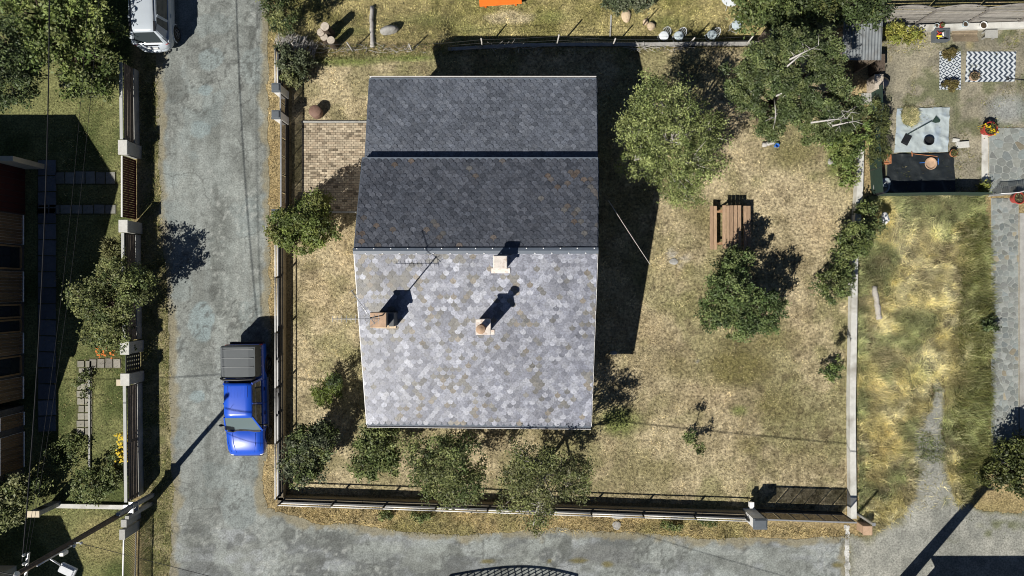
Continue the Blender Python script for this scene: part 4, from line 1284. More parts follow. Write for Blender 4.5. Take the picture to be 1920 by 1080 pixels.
# ================================================================ western neighbour: wall with boards, gates, house
WX0, WX1 = -17.05, -16.82
def west_line(y): return WX0 + (WX1 - WX0) * (9.8 - y) / 19.2
def west_boundary():
    r = random.Random(9)
    def boards(label, y0, y1):
        c = Vector((west_line((y0 + y1) / 2), (y0 + y1) / 2, 0))
        rt = empty('board_fence', c, 0, label, 'fence')
        A = Vector((west_line(y0), y0, 0)); B = Vector((west_line(y1), y1, 0))
        m = MB(c); m.beam(A + Vector((0, 0, .12)), B + Vector((0, 0, .12)), .2, .5); m.build('base_wall', MATS['concrete'], rt)
        m = MB(c); m.beam(A + Vector((-.03, 0, 1.2)), B + Vector((-.03, 0, 1.2)), .13, .05); m.build('top_rail', MATS['coping'], rt)
        n = 6
        nl = max(1, round(abs(y1 - y0) / 2.4))
        for i in range(n):
            z = .46 + i * .125
            for k in range(nl):
                a = A.lerp(B, k / nl); b = A.lerp(B, (k + 1) / nl); d = (b - a).normalized() * .006
                m = MB(c); f = r.uniform(.7, 1.25); m.cur = (.15 * f, .125 * f, .105 * f)
                m.beam(a + d + Vector((.06 + r.uniform(-.006, .006), 0, z)), b - d + Vector((.06 + r.uniform(-.006, .006), 0, z + r.uniform(-.008, .008))), .024, .1)
                m.build('board', MATS['wood_grey'], rt)
        for k in range(nl + 1):
            p = A.lerp(B, min(max(k / nl, .012), .988)); m = MB(c); m.box(p + Vector((0, 0, .75)), (.05, .06, .86)); m.build('post', MATS['dark_metal'], rt)
    def pillar(y0, y1, h, label):
        yc = (y0 + y1) / 2; x = west_line(yc)
        rt = empty('wall_pillar', (x, yc, 0), 0, label, 'pillar', 'concrete pillars of the western wall')
        m = MB((x, yc, 0)); m.box((x + .02, yc, h / 2 - .06), (.34, y1 - y0 - .06, h)); m.build('shaft', MATS['concrete'], rt, bevel=.01)
        m = MB((x, yc, 0)); m.box((x + .02, yc, h - .02), (.4, y1 - y0 - .01, .07)); m.build('cap', MATS['concrete_pale'], rt, bevel=.01)
    boards('weathered board fence on low wall nearest the parked white car', 9.85, 6.49)
    pillar(5.82, 6.47, 1.22, 'concrete pillar above the dark red sliding gate')
    pillar(2.42, 2.98, 1.25, 'concrete pillar below the dark red sliding gate')
    boards('weathered board fence on low wall half under the round shrub', 2.40, -2.3)
    pillar(-2.91, -2.33, 1.25, 'concrete pillar above the small perforated gate')
    pillar(-4.26, -3.72, 1.25, 'concrete pillar with a letterbox below the perforated gate')
    boards('long weathered board fence opposite the blue pickup', -4.28, -9.35)
    # dark red sliding gate of narrow slats
    y0, y1 = 5.78, 3.1; c = Vector((west_line(4.4), 4.4, 0))
    rt = empty('sliding_gate', c, 0, 'dark red slatted metal gate opening on the lane', 'gate')
    x = west_line(4.4) - .06
    n = 26
    for i in range(n):
        y = y0 + (y1 - y0) * (i + .5) / n
        m = MB(c); m.box((x + .03, y, .63), (.025, abs(y1 - y0) / n - .012, 1.08)); m.build('slat', MATS['red_metal'], rt)
    m = MB(c); m.box((x, (y0 + y1) / 2, 1.17), (.07, y0 - y1, .04)); m.build('top_rail', MATS['white_rail'], rt)
    m = MB(c); m.box((x - .01, (y0 + y1) / 2, .12), (.06, y0 - y1, .08)); m.box((x - .01, (y0 + y1) / 2, .65), (.05, y0 - y1, .05)); m.build('frame', MATS['red_metal'], rt)
    # perforated pedestrian gate
    c = Vector((west_line(-3.3), -3.32, 0)); rt = empty('garden_gate', c, 0, 'small dark gate with rows of round holes between concrete pillars', 'gate')
    x = c.x + .03
    m = MB(c)
    hole = 3; ya, yb = -2.95, -3.69; za, zb = .1, 1.15
    # lattice of bars around three by four square openings with round-cornered feel
    cols_, rows_ = 4, 6
    for i in range(cols_ + 1):
        y = ya + (yb - ya) * i / cols_; m.box((x, y, (za + zb) / 2), (.03, .11, zb - za))
    m.build('leaf', MATS['dark_metal'], rt)
    for j in range(rows_ + 1):
        z = za + (zb - za) * j / rows_; m = MB(c); m.box((x + .002, (ya + yb) / 2, z), (.028, abs(yb - ya), .1)); m.build('crossbar', MATS['dark_metal'], rt)
    # letterbox
    p = P(229, 717, 1.2); mb = MB(p); mb.box(p + Vector((0, 0, -.12)), (.42, .24, .3)); mb.box(p + Vector((0, 0, .04)), (.46, .28, .03)); mb.build('letterbox', MATS['render_cream'], bevel=.012, label='cream letterbox fixed to the pillar by the perforated gate', cat='letterbox')
    # concrete blocks and rod fence south of the pole
    for i, (u, v, s, lb) in enumerate(((233, 981, .3, 'small square concrete post beside the utility pole foot'), (230, 1002, .42, 'longer concrete post at the start of the rod fence'))):
        p = P(u, v, 1.15); q = Vector((p.x, p.y, 0)); mb = MB(q); mb.box(q + Vector((0, 0, .55)), (.22, s, 1.2)); mb.box(q + Vector((0, 0, 1.17)), (.26, s + .04, .05))
        mb.build('concrete_post', MATS['concrete'], bevel=.01, label=lb, cat='post')
    a = Vector((*W(232, 1012, 1.1), 0)); b = Vector((*W(229, 1150, 1.1), 0)); c = a
    rt = empty('rod_fence', c, 0, 'thin fence of upright rods at the lower left corner', 'fence')
    d = b - a; n = 40
    for i in range(n + 1):
        p = a + d * (i / n); m = MB(c); m.box(p + Vector((0, 0, .57)), (.018, .018, 1.1)); m.build('rod', MATS['dark_metal'], rt)
    m = MB(c); m.beam(a + Vector((0, 0, 1.1)), b + Vector((0, 0, 1.1)), .05, .05); m.build('top_rail', MATS['white_rail'], rt)
    m = MB(c); m.beam(a + Vector((0, 0, .12)), b + Vector((0, 0, .12)), .04, .04); m.build('bottom_rail', MATS['dark_metal'], rt)
west_boundary()

def west_house():
    Xw = -22.15
    org = Vector((Xw - 5, 0, 0))
    rt = empty('neighbour_house', org, 0, 'house with wooden shutters along the left edge behind the board fence', 'house')
    xe = Xw + .35; xb = Xw - 9
    ey0, ey1, yr = -5.3, 5.6, .15
    m = MB(org)
    prof = [(ey0 + .3, 0), (ey1 - .3, 0), (ey1 - .3, 2.95), (yr, 5.85), (ey0 + .3, 2.95)]
    V = [(xb, y, z) for y, z in prof] + [(Xw, y, z) for y, z in prof]; n = 5
    F = [tuple(reversed(range(n))), tuple(range(n, 2 * n))] + [(i, (i + 1) % n, n + (i + 1) % n, n + i) for i in range(n)]
    m.add(V, F); m.build('wall', MATS['stone_dark'], rt)
    for s, ye in ((-1, ey0), (1, ey1)):
        q = [Vector((xb - .3, ye, 3.0)), Vector((xe, ye, 3.0)), Vector((xe, yr, 6.0)), Vector((xb - .3, yr, 6.0))]
        if s > 0: q.reverse()
        m = MB(org); m.slab(q, .14); m.build('roof_slope', MATS['roof_dark'], rt)
    # lower wing to the south
    m = MB(org); m.box(((xb + Xw) / 2 - .02, -7.0, 1.2), (Xw - xb, 3.35, 2.4)); m.build('wing', MATS['stone_dark'], rt)
    m = MB(org); m.slab([(xb - .3, -9.0, 2.35), (xe - 1.2, -9.0, 2.35), (xe - .15, -5.25, 2.9), (xb - .3, -5.25, 2.9)], .12); m.build('wing_roof', MATS['roof_dark'], rt)
    # shutters of upright planks and dark windows between them
    r = random.Random(21)
    def shutter(y0, y1, z0=.15, z1=1.75):
        n = max(3, int((y1 - y0) / .13)); so = None
        m = MB(org); m.box((Xw + .03, (y0 + y1) / 2, (z0 + z1) / 2), (.03, y1 - y0, z1 - z0)); so = m.build('shutter', MATS['wood_grey'], rt)
        for i in range(n):
            y = y0 + (y1 - y0) * (i + .5) / n; m = MB(org); f = r.uniform(.75, 1.25); m.cur = (.16 * f, .105 * f, .06 * f)
            m.box((Xw + .06, y, (z0 + z1) / 2), (.025, (y1 - y0) / n - .012, z1 - z0 - .04)); m.build('plank', MATS['wood_shutter'], so)
        for z in (z0 + .02, z1 - .02):
            m = MB(org); m.box((Xw + .085, (y0 + y1) / 2, z), (.02, y1 - y0, .06)); m.build('batten', MATS['wood_shutter'], so)
    def win(y0, y1, z0=.3, z1=1.8):
        m = MB(org); m.cur = (.28, .17, .08)
        for y in (y0, y1): m.box((Xw + .04, y, (z0 + z1) / 2), (.08, .07, z1 - z0))
        for z in (z0, z1): m.box((Xw + .042, (y0 + y1) / 2, z), (.07, y1 - y0 - .07, .06))
        wo = m.build('window', MATS['wood_shutter'], rt)
        m = MB(org); m.box((Xw + .015, (y0 + y1) / 2, (z0 + z1) / 2), (.02, y1 - y0 - .05, z1 - z0 - .05)); m.build('pane', MATS['glass'], wo)
    for a, b in ((1.96, 3.28), (-.62, .74), (-2.95, -2.02), (-5.0, -4.0)): shutter(a, b)
    for a, b in ((.86, 1.86), (-1.3, -.75), (-1.95, -1.42), (-3.85, -3.05)): win(a, b)
    shutter(-8.1, -6.5, .1, 1.6); shutter(-6.2, -5.6, .1, 1.6)
    # porch: cream side wall and lintel around a dark garage door
    m = MB(org); m.box((Xw + .3, 5.5, 1.0), (1.3, .22, 2.0)); m.build('porch_wall', MATS['render_cream'], rt)
    m = MB(org); m.box((Xw + .06, 4.45, 2.1), (.16, 2.3, .3)); m.build('lintel', MATS['render_cream'], rt)
    m = MB(org); m.box((Xw + .02, 4.45, .95), (.06, 2.2, 1.9)); do = m.build('door', MATS['red_metal'], rt)
    for i in range(8):
        m = MB(org); m.box((Xw + .06, 3.5 + i * .27, .95), (.02, .02, 1.8)); m.build('rib', MATS['dark_metal'], do)
west_house()

# ---- buildings that stand just outside the picture and shade its corners
def outbuilding(name, label, xa, xb, ye0, ye1, he, hr, m_wall):
    org = Vector(((xa + xb) / 2, (ye0 + ye1) / 2, 0)); yr = (ye0 + ye1) / 2
    rt = empty(name, org, 0, label, 'building')
    prof = [(ye0 + .3, 0), (ye1 - .3, 0), (ye1 - .3, he - .05), (yr, hr - .15), (ye0 + .3, he - .05)]
    V = [(xa + .3, y, z) for y, z in prof] + [(xb - .3, y, z) for y, z in prof]; n = 5
    m = MB(org); m.add(V, [tuple(reversed(range(n))), tuple(range(n, 2 * n))] + [(i, (i + 1) % n, n + (i + 1) % n, n + i) for i in range(n)]); m.build('wall', m_wall, rt)
    for s, ye in ((-1, ye0), (1, ye1)):
        q = [Vector((xa, ye, he)), Vector((xb, ye, he)), Vector((xb, yr, hr)), Vector((xa, yr, hr))]
        if s > 0: q.reverse()
        m = MB(org); m.slab(q, .12); m.build('roof_slope', MATS['roof_dark'], rt)
    m = MB(org); m.box((org.x, ye1 - .29, 1.0), (.9, .06, 2.0)); m.build('door', MATS['wood_shutter'], rt)
outbuilding('shed', 'gabled shed past the lower left corner that shades the grass', -30, -22.2, -19.5, -12.3, 2.6, 4.2, MATS['render_cream'])
outbuilding('garage', 'gabled building past the lower right corner that shades the gravel', 16.9, 30, -22, -14.65, 3.3, 5.0, MATS['render_cream'])

# ================================================================ vehicles
def loft(mb, secs):
    """secs: list of (y, [(x,z)...]) half profiles from bottom centre-side to top centre; mirrored and skinned"""
    V = []; F = []
    rows = []
    for y, pr in secs:
        full = [(x, z) for x, z in pr] + [(-x, z) for x, z in reversed(pr)]
        rows.append(len(full)); V += [(x, y, z) for x, z in full]
    n = rows[0]
    for i in range(len(secs) - 1):
        for k in range(n):
            k2 = (k + 1) % n
            F.append((i * n + k, i * n + k2, (i + 1) * n + k2, (i + 1) * n + k))
    F.append(tuple(range(n))); F.append(tuple(reversed(range((len(secs) - 1) * n, len(secs) * n))))
    mb.add(V, F)

def pane(mb, q, th=.012):
    """thin pane from 4 corners"""
    q = [Vector(p) for p in q]
    nn = (q[1] - q[0]).cross(q[3] - q[0]).normalized() * th
    V = q + [p - nn for p in q]
    mb.add(V, [(0, 1, 2, 3), (7, 6, 5, 4), (0, 4, 5, 1), (1, 5, 6, 2), (2, 6, 7, 3), (3, 7, 4, 0)])

def wheel(root, x, y, r=.34, w=.22):
    s = 1 if x > 0 else -1
    n = 24
    def disc(mb, prof):
        V = []; F = []
        for rr, xx in prof:
            for k in range(n):
                t = 2 * math.pi * k / n; V.append((x + s * xx, y + rr * math.cos(t), r + rr * math.sin(t)))
        for i in range(len(prof) - 1):
            for k in range(n):
                k2 = (k + 1) % n; F.append((i * n + k, i * n + k2, (i + 1) * n + k2, (i + 1) * n + k))
        F.append(tuple(range(n))); F.append(tuple(range((len(prof) - 1) * n, len(prof) * n)))
        mb.add(V, F)
    m = MB(); disc(m, [(r * .6, -w / 2), (r * .95, -w / 2), (r, -w / 3), (r, w / 3), (r * .95, w / 2), (r * .66, w / 2)]); wo = m.build('wheel', MATS['tyre'], root, smooth=False)
    m = MB(); disc(m, [(r * .62, w / 2 - .05), (r * .64, w / 2 + .006), (r * .58, w / 2 + .004), (r * .54, w / 2 - .02), (r * .2, w / 2 - .02), (r * .16, w / 2 + .01)])
    for k in range(5):
        t = 2 * math.pi * k / 5
        m.beam((x + s * (w / 2 - .005), y + r * .15 * math.cos(t), r + r * .15 * math.sin(t)), (x + s * (w / 2 - .005), y + r * .58 * math.cos(t), r + r * .58 * math.sin(t)), .035, .06, up=(1, 0, 0))
    m.build('rim', MATS['rim'], wo)

def half(w, zb, zs, zt, crown=.03):
    """half cross-section from sill up to crowned top"""
    return [(w * .86, zb), (w * .97, zb + .1), (w, zs), (w * .985, zs + (zt - zs) * .6), (w * .93, zt - .02), (w * .6, zt + crown * .6), (w * .2, zt + crown)]

def pickup():
    x, y = -11.77, -4.95
    rt = empty('pickup_truck', (x, y, 0), math.pi + R(.8), 'blue double-cab pickup with grey canopy over its bed beside the yard wall', 'pickup truck')
    body = MB()
    hw = .86
    secs = [(-2.46, half(hw * .95, .45, .62, .95, 0)), (-2.42, half(hw, .42, .62, 1.0, 0)), (-.8, half(hw, .4, .62, 1.0, 0)), (.2, half(hw, .4, .62, 1.02, 0)), (1.28, half(hw, .4, .65, 1.06, .0)),
            (1.36, half(hw * .99, .4, .65, 1.05, .045)), (1.8, half(hw * .98, .4, .65, 1.02, .05)), (2.15, half(hw * .95, .42, .62, .95, .045)), (2.36, half(hw * .88, .44, .6, .86, .03)), (2.46, half(hw * .78, .46, .58, .74, .01)), (2.5, half(hw * .7, .48, .56, .66, 0))]
    loft(body, secs)
    bo = body.build('body', MATS['blue_paint'], rt, smooth=True)
    # creases on the bonnet
    for s in (-1, 1):
        m = MB(); m.tube([(s * .5, 1.42, 1.075), (s * .47, 1.9, 1.05), (s * .4, 2.3, .93)], [.012, .014, .006], 6); m.build('bonnet_crease', MATS['blue_paint'], bo, smooth=True)
    # cab
    zb, zt = 1.03, 1.7
    b0, b1, r0, r1 = -.95, 1.3, -.83, .60
    wb, wt = .80, .62
    cab = MB()
    loft(cab, [(r0 - .03, [(wt * .97, zt - .05), (wt * .9, zt), (wt * .5, zt + .025), (.1, zt + .03)]), (r0 + .1, [(wt, zt - .05), (wt * .94, zt + .01), (wt * .5, zt + .035), (.1, zt + .04)]),
               (r1 - .15, [(wt, zt - .05), (wt * .94, zt + .01), (wt * .5, zt + .035), (.1, zt + .04)]), (r1 + .03, [(wt * .96, zt - .06), (wt * .88, zt - .015), (wt * .5, zt + .01), (.1, zt + .015)])])
    co = cab.build('cab_roof', MATS['blue_paint'], rt, smooth=True)
    for k in range(7):
        m = MB(); xx = -.42 + k * .14; m.beam((xx, -.74, zt + .035), (xx, -.25, zt + .037), .02, .012); m.build('roof_rib', MATS['blue_paint'], co)
    pl = MB()
    for s in (-1, 1):
        pl.beam((s * wb, b1, zb), (s * wt * .97, r1, zt - .03), .06, .05)
        pl.beam((s * wb, b0, zb), (s * wt * .97, r0, zt - .03), .09, .07)
        pl.beam((s * (wb + .005), .12, zb), (s * (wt + .004), .02, zt - .03), .07, .03)
        pl.beam((s * wb, b0, zb), (s * wb, b1, zb), .05, .06)
    pl.build('pillars', MATS['blue_paint'], rt, kind='stuff')
    m = MB(); pane(m, [(-wb * .95, b1 - .02, zb + .015), (wb * .95, b1 - .02, zb + .015), (wt * .92, r1 + .01, zt - .035), (-wt * .92, r1 + .01, zt - .035)]); w_ = m.build('windscreen', MATS['windscreen_glass'], rt)
    m = MB()
    for s in (-1, 1): m.beam((s * .1 - .25, 1.3, 1.075), (s * .1 + .3, 1.22, 1.11), .02, .02)
    m.build('wiper', MATS['trim_black'], w_, kind='stuff')
    m = MB(); pane(m, [(wb * .95, b0 + .02, zb + .02), (-wb * .95, b0 + .02, zb + .02), (-wt * .92, r0, zt - .04), (wt * .92, r0, zt - .04)]); m.build('rear_window', MATS['glass_car'], rt)
    for s in (-1, 1):
        for (ya, yb, yc, yd) in ((b0 + .06, .07, -.02, r0 + .05), (.18, b1 - .1, r1 - .06, .06)):
            m = MB(); pane(m, [(s * (wb - .01), ya, zb + .03), (s * (wb - .01), yb, zb + .03), (s * (wt - .01), yc, zt - .05), (s * (wt - .01), yd, zt - .05)] if s > 0 else [(s * (wb - .01), yb, zb + .03), (s * (wb - .01), ya, zb + .03), (s * (wt - .01), yd, zt - .05), (s * (wt - .01), yc, zt - .05)]); m.build('side_window', MATS['glass_car'], rt)
    # canopy over the bed
    cv = MB()
    cw = .78
    def cs(k, z): return [(cw * k, 1.0), (cw * k * .99, z - .12), (cw * k * .95, z - .02), (cw * k * .6, z + .015), (.1, z + .02)]
    loft(cv, [(-2.45, cs(.97, 1.62)), (-2.4, cs(1, 1.66)), (-1.15, cs(1, 1.66)), (-1.08, cs(.97, 1.6))])
    cvo = cv.build('bed_cover', MATS['bed_cover'], rt, smooth=False)
    for yy in (-2.3, -1.93, -1.55):
        m = MB(); m.box((0, yy, 1.684), (cw * 1.75, .02, .008)); m.build('rib', MATS['bed_rib'], cvo)
    m = MB(); m.tube([(-.74, -1.08, 1.66), (-.6, -1.02, 1.7), (0, -1.0, 1.71), (.6, -1.02, 1.7), (.74, -1.08, 1.66)], .05, 8); m.build('front_seal', MATS['trim_black'], cvo, smooth=True)
    for s in (-1, 1):
        for k in range(4):
            m = MB(); m.box((s * (cw + .01), -2.3 + k * .38, 1.1), (.03, .06, .1)); m.build('clamp', MATS['galvanised'], cvo)
    # panel gaps
    for s in (-1, 1):
        for ya in (-.9, .12, 1.22):
            m = MB(); m.box((s * .862, ya, .78), (.012, .014, .5)); m.build('door_gap', MATS['trim_black'], rt)
        m = MB(); m.tube([(s * .72, 1.4, 1.035), (s * .71, 1.85, 1.01), (s * .62, 2.25, .915)], .007, 4); m.build('bonnet_gap', MATS['trim_black'], rt)
    m = MB(); m.box((0, 1.33, 1.075), (1.45, .07, .012)); m.build('scuttle', MATS['trim_black'], rt)
    # lamps, mirrors, bumpers, doors
    for s in (-1, 1):
        m = MB(); m.box((s * .74, -2.44, .88), (.12, .06, .26)); m.build('tail_light', MATS['tail_red'], rt, bevel=.015)
        m = MB(); m.rock((s * .62, 2.37, .72), (.13, .09, .08), 3, 2, 0); m.build('headlight', MATS['lamp_clear'], rt, smooth=True)
        m = MB(); m.rock((s * .98, 1.05, 1.13), (.1, .06, .08), 5, 2, .05); m.beam((s * .82, 1.05, 1.08), (s * .94, 1.05, 1.1), .05, .04); m.build('wing_mirror', MATS['dark_plastic'], rt, smooth=True)
        m = MB(); m.box((s * .87, .2, .5), (.05, 2.3, .05)); m.build('side_step', MATS['galvanised'], rt)
        for yy in (.55, -.5):
            m = MB(); m.box((s * .875, yy, .9), (.03, .16, .03)); m.build('door_handle', MATS['trim_black'], rt)
        for yy in (1.55, -1.5):
            wheel(rt, s * .76, yy, .35, .24)
            m = MB(); n = 12
            pts = [(s * .85, yy + .43 * math.cos(math.pi * k / n), .36 + .43 * math.sin(math.pi * k / n)) for k in range(n + 1)]
            m.tube(pts, .035, 6); m.build('wheel_arch', MATS['trim_black'], rt, smooth=True)
    m = MB(); m.box((0, 2.47, .55), (1.3, .1, .18)); m.build('front_bumper', MATS['trim_black'], rt, bevel=.02)
    m = MB(); m.box((0, -2.5, .55), (1.5, .12, .16)); m.build('rear_bumper', MATS['trim_black'], rt, bevel=.02)
    m = MB(); m.tube([(.3, .2, 1.74), (.3, .17, 1.95)], [.008, .004], 5); m.build('aerial', MATS['trim_black'], rt)
pickup()

def white_car():
    x, y = -15.95, 12.7
    rt = empty('parked_car', (x, y, 0), R(1.5), 'white hatchback seen from behind under the leafy tree at the top', 'car')
    hw = .86
    body = MB()
    loft(body, [(-2.12, half(hw * .5, .42, .55, .7, 0)), (-2.06, half(hw * .7, .4, .58, .8, 0)), (-1.97, half(hw * .84, .36, .6, .92, 0)), (-1.82, half(hw * .93, .34, .62, .98, 0)), (-1.5, half(hw, .33, .62, 1.0, 0)), (.9, half(hw, .33, .62, .98, 0)), (1.0, half(hw * .99, .33, .62, .96, .04)), (1.7, half(hw * .95, .35, .6, .86, .05)), (2.0, half(hw * .8, .38, .55, .7, .03)), (2.08, half(hw * .66, .42, .52, .6, 0))])
    bo = body.build('body', MATS['car_white'], rt, smooth=True)
    zb, zt = .98, 1.62
    wb, wt = .80, .61
    b0, b1, r0, r1 = -1.92, 1.0, -1.62, .25
    roof = MB()
    loft(roof, [(r0 - .05, [(wt * .7, zt - .1), (wt * .64, zt - .07), (wt * .4, zt - .05), (.1, zt - .04)]), (r0 + .08, [(wt * .88, zt - .07), (wt * .82, zt - .02), (wt * .5, zt + .0), (.1, zt + .005)]), (r0 + .35, [(wt, zt - .05), (wt * .94, zt), (wt * .5, zt + .03), (.1, zt + .035)]),
                (r1 - .2, [(wt, zt - .05), (wt * .94, zt), (wt * .5, zt + .03), (.1, zt + .035)]), (r1 + .03, [(wt * .95, zt - .07), (wt * .88, zt - .03), (wt * .5, zt - .01), (.1, zt)])])
    ro = roof.build('roof', MATS['car_white'], rt, smooth=True)
    for s in (-1, 1):
        m = MB(); m.tube([(s * wt * .82, r1 - .1, zt + .03), (s * wt * .82, r0 + .35, zt + .045)], .018, 6); m.build('roof_rail', MATS['dark_plastic'], ro, smooth=True)
        m = MB(); m.box((s * wt * .86, r0 + .17, zt + .012), (.09, .42, .03)); m.build('roof_trim', MATS['dark_plastic'], ro)
    pl = MB()
    for s in (-1, 1):
        pl.beam((s * wb, b1, zb), (s * wt * .96, r1, zt - .04), .07, .06)
        pl.tube([(s * wb * .84, b0 + .04, zb - .02), (s * wb * .8, (b0 + r0) / 2, (zb + zt) / 2), (s * wt * .8, r0 + .03, zt - .06)], [.13, .11, .08], 8)
        pl.beam((s * wb, -1.02, zb - .02), (s * (wt + .01), -.98, zt - .04), .12, .035)
        pl.beam((s * wb, .0, zb - .02), (s * (wt + .01), -.1, zt - .04), .08, .035)
        pl.beam((s * wb, b0, zb), (s * wb, b1, zb), .06, .07)
        pl.add([(s * (wb), -1.45, zb), (s * (wb * .88), b0 + .02, zb), (s * wt * .88, r0 + .04, zt - .06), (s * (wt + .005), -1.32, zt - .05)], [(0, 1, 2, 3) if s > 0 else (3, 2, 1, 0)])
    pl.build('pillars', MATS['car_white'], rt, kind='stuff')
    m = MB(); pane(m, [(wb * .74, b0 - .02, zb + .06), (-wb * .74, b0 - .02, zb + .06), (-wt * .72, r0 - .04, zt - .08), (wt * .72, r0 - .04, zt - .08)]); go = m.build('rear_window', MATS['glass_car'], rt)
    m = MB(); m.beam((-.1, -1.93, 1.06), (.45, -1.88, 1.14), .02, .02); m.build('wiper', MATS['trim_black'], go)
    m = MB(); pane(m, [(-wb * .93, b1, zb + .02), (wb * .93, b1, zb + .02), (wt * .9, r1, zt - .05), (-wt * .9, r1, zt - .05)]); m.build('windscreen', MATS['glass_car'], rt)
    for s in (-1, 1):
        for (ya, yb, yc, yd) in ((-1.42, -1.06, -1.04, -1.3), (-.94, -.06, -.16, -.92), (.06, .88, .16, -.04)):
            q = [(s * (wb - .005), ya, zb + .04), (s * (wb - .005), yb, zb + .04), (s * (wt - .005), yc, zt - .06), (s * (wt - .005), yd, zt - .06)]
            m = MB(); pane(m, q if s > 0 else [q[1], q[0], q[3], q[2]]); m.build('side_window', MATS['glass_car'], rt)
        m = MB(); m.rock((s * .68, -1.9, .93), (.1, .1, .1), 2, 2, .03, rz=-s * .4); m.build('tail_light', MATS['tail_red'], rt, smooth=True)
        m = MB(); m.rock((s * .62, 1.9, .68), (.14, .1, .07), 2, 2, 0); m.build('headlight', MATS['lamp_clear'], rt, smooth=True)
        m = MB(); m.rock((s * .97, .75, 1.0), (.1, .07, .07), 2, 2, .04); m.build('wing_mirror', MATS['car_white'], rt, smooth=True)
        for yy in (-1.3, 1.3):
            wheel(rt, s * .77, yy, .32, .22)
            m = MB(); pts = [(s * .85, yy + .4 * math.cos(math.pi * k / 12), .33 + .4 * math.sin(math.pi * k / 12)) for k in range(13)]
            m.tube(pts, .03, 6); m.build('wheel_arch', MATS['car_white'], rt, smooth=True)
        m = MB(); m.box((s * .868, -.7, .83), (.02, .16, .03)); m.build('door_handle', MATS['car_white'], rt)
    m = MB(); m.tube([(-.66, -1.92, .55), (-.45, -2.06, .55), (0, -2.12, .55), (.45, -2.06, .55), (.66, -1.92, .55)], .1, 8); m.build('rear_bumper', MATS['car_white'], rt, smooth=True)
    m = MB(); m.box((0, -2.1, .78), (.5, .04, .11)); m.build('number_plate', MATS['white_paint'], rt)
    m = MB(); m.box((0, -2.03, .93), (.62, .03, .03)); m.build('tailgate_strip', MATS['trim_black'], rt)
    m = MB(); m.tube([(.5, -2.05, .3), (.5, -2.16, .3)], .03, 8); m.build('exhaust', MATS['trim_black'], rt)
white_car()

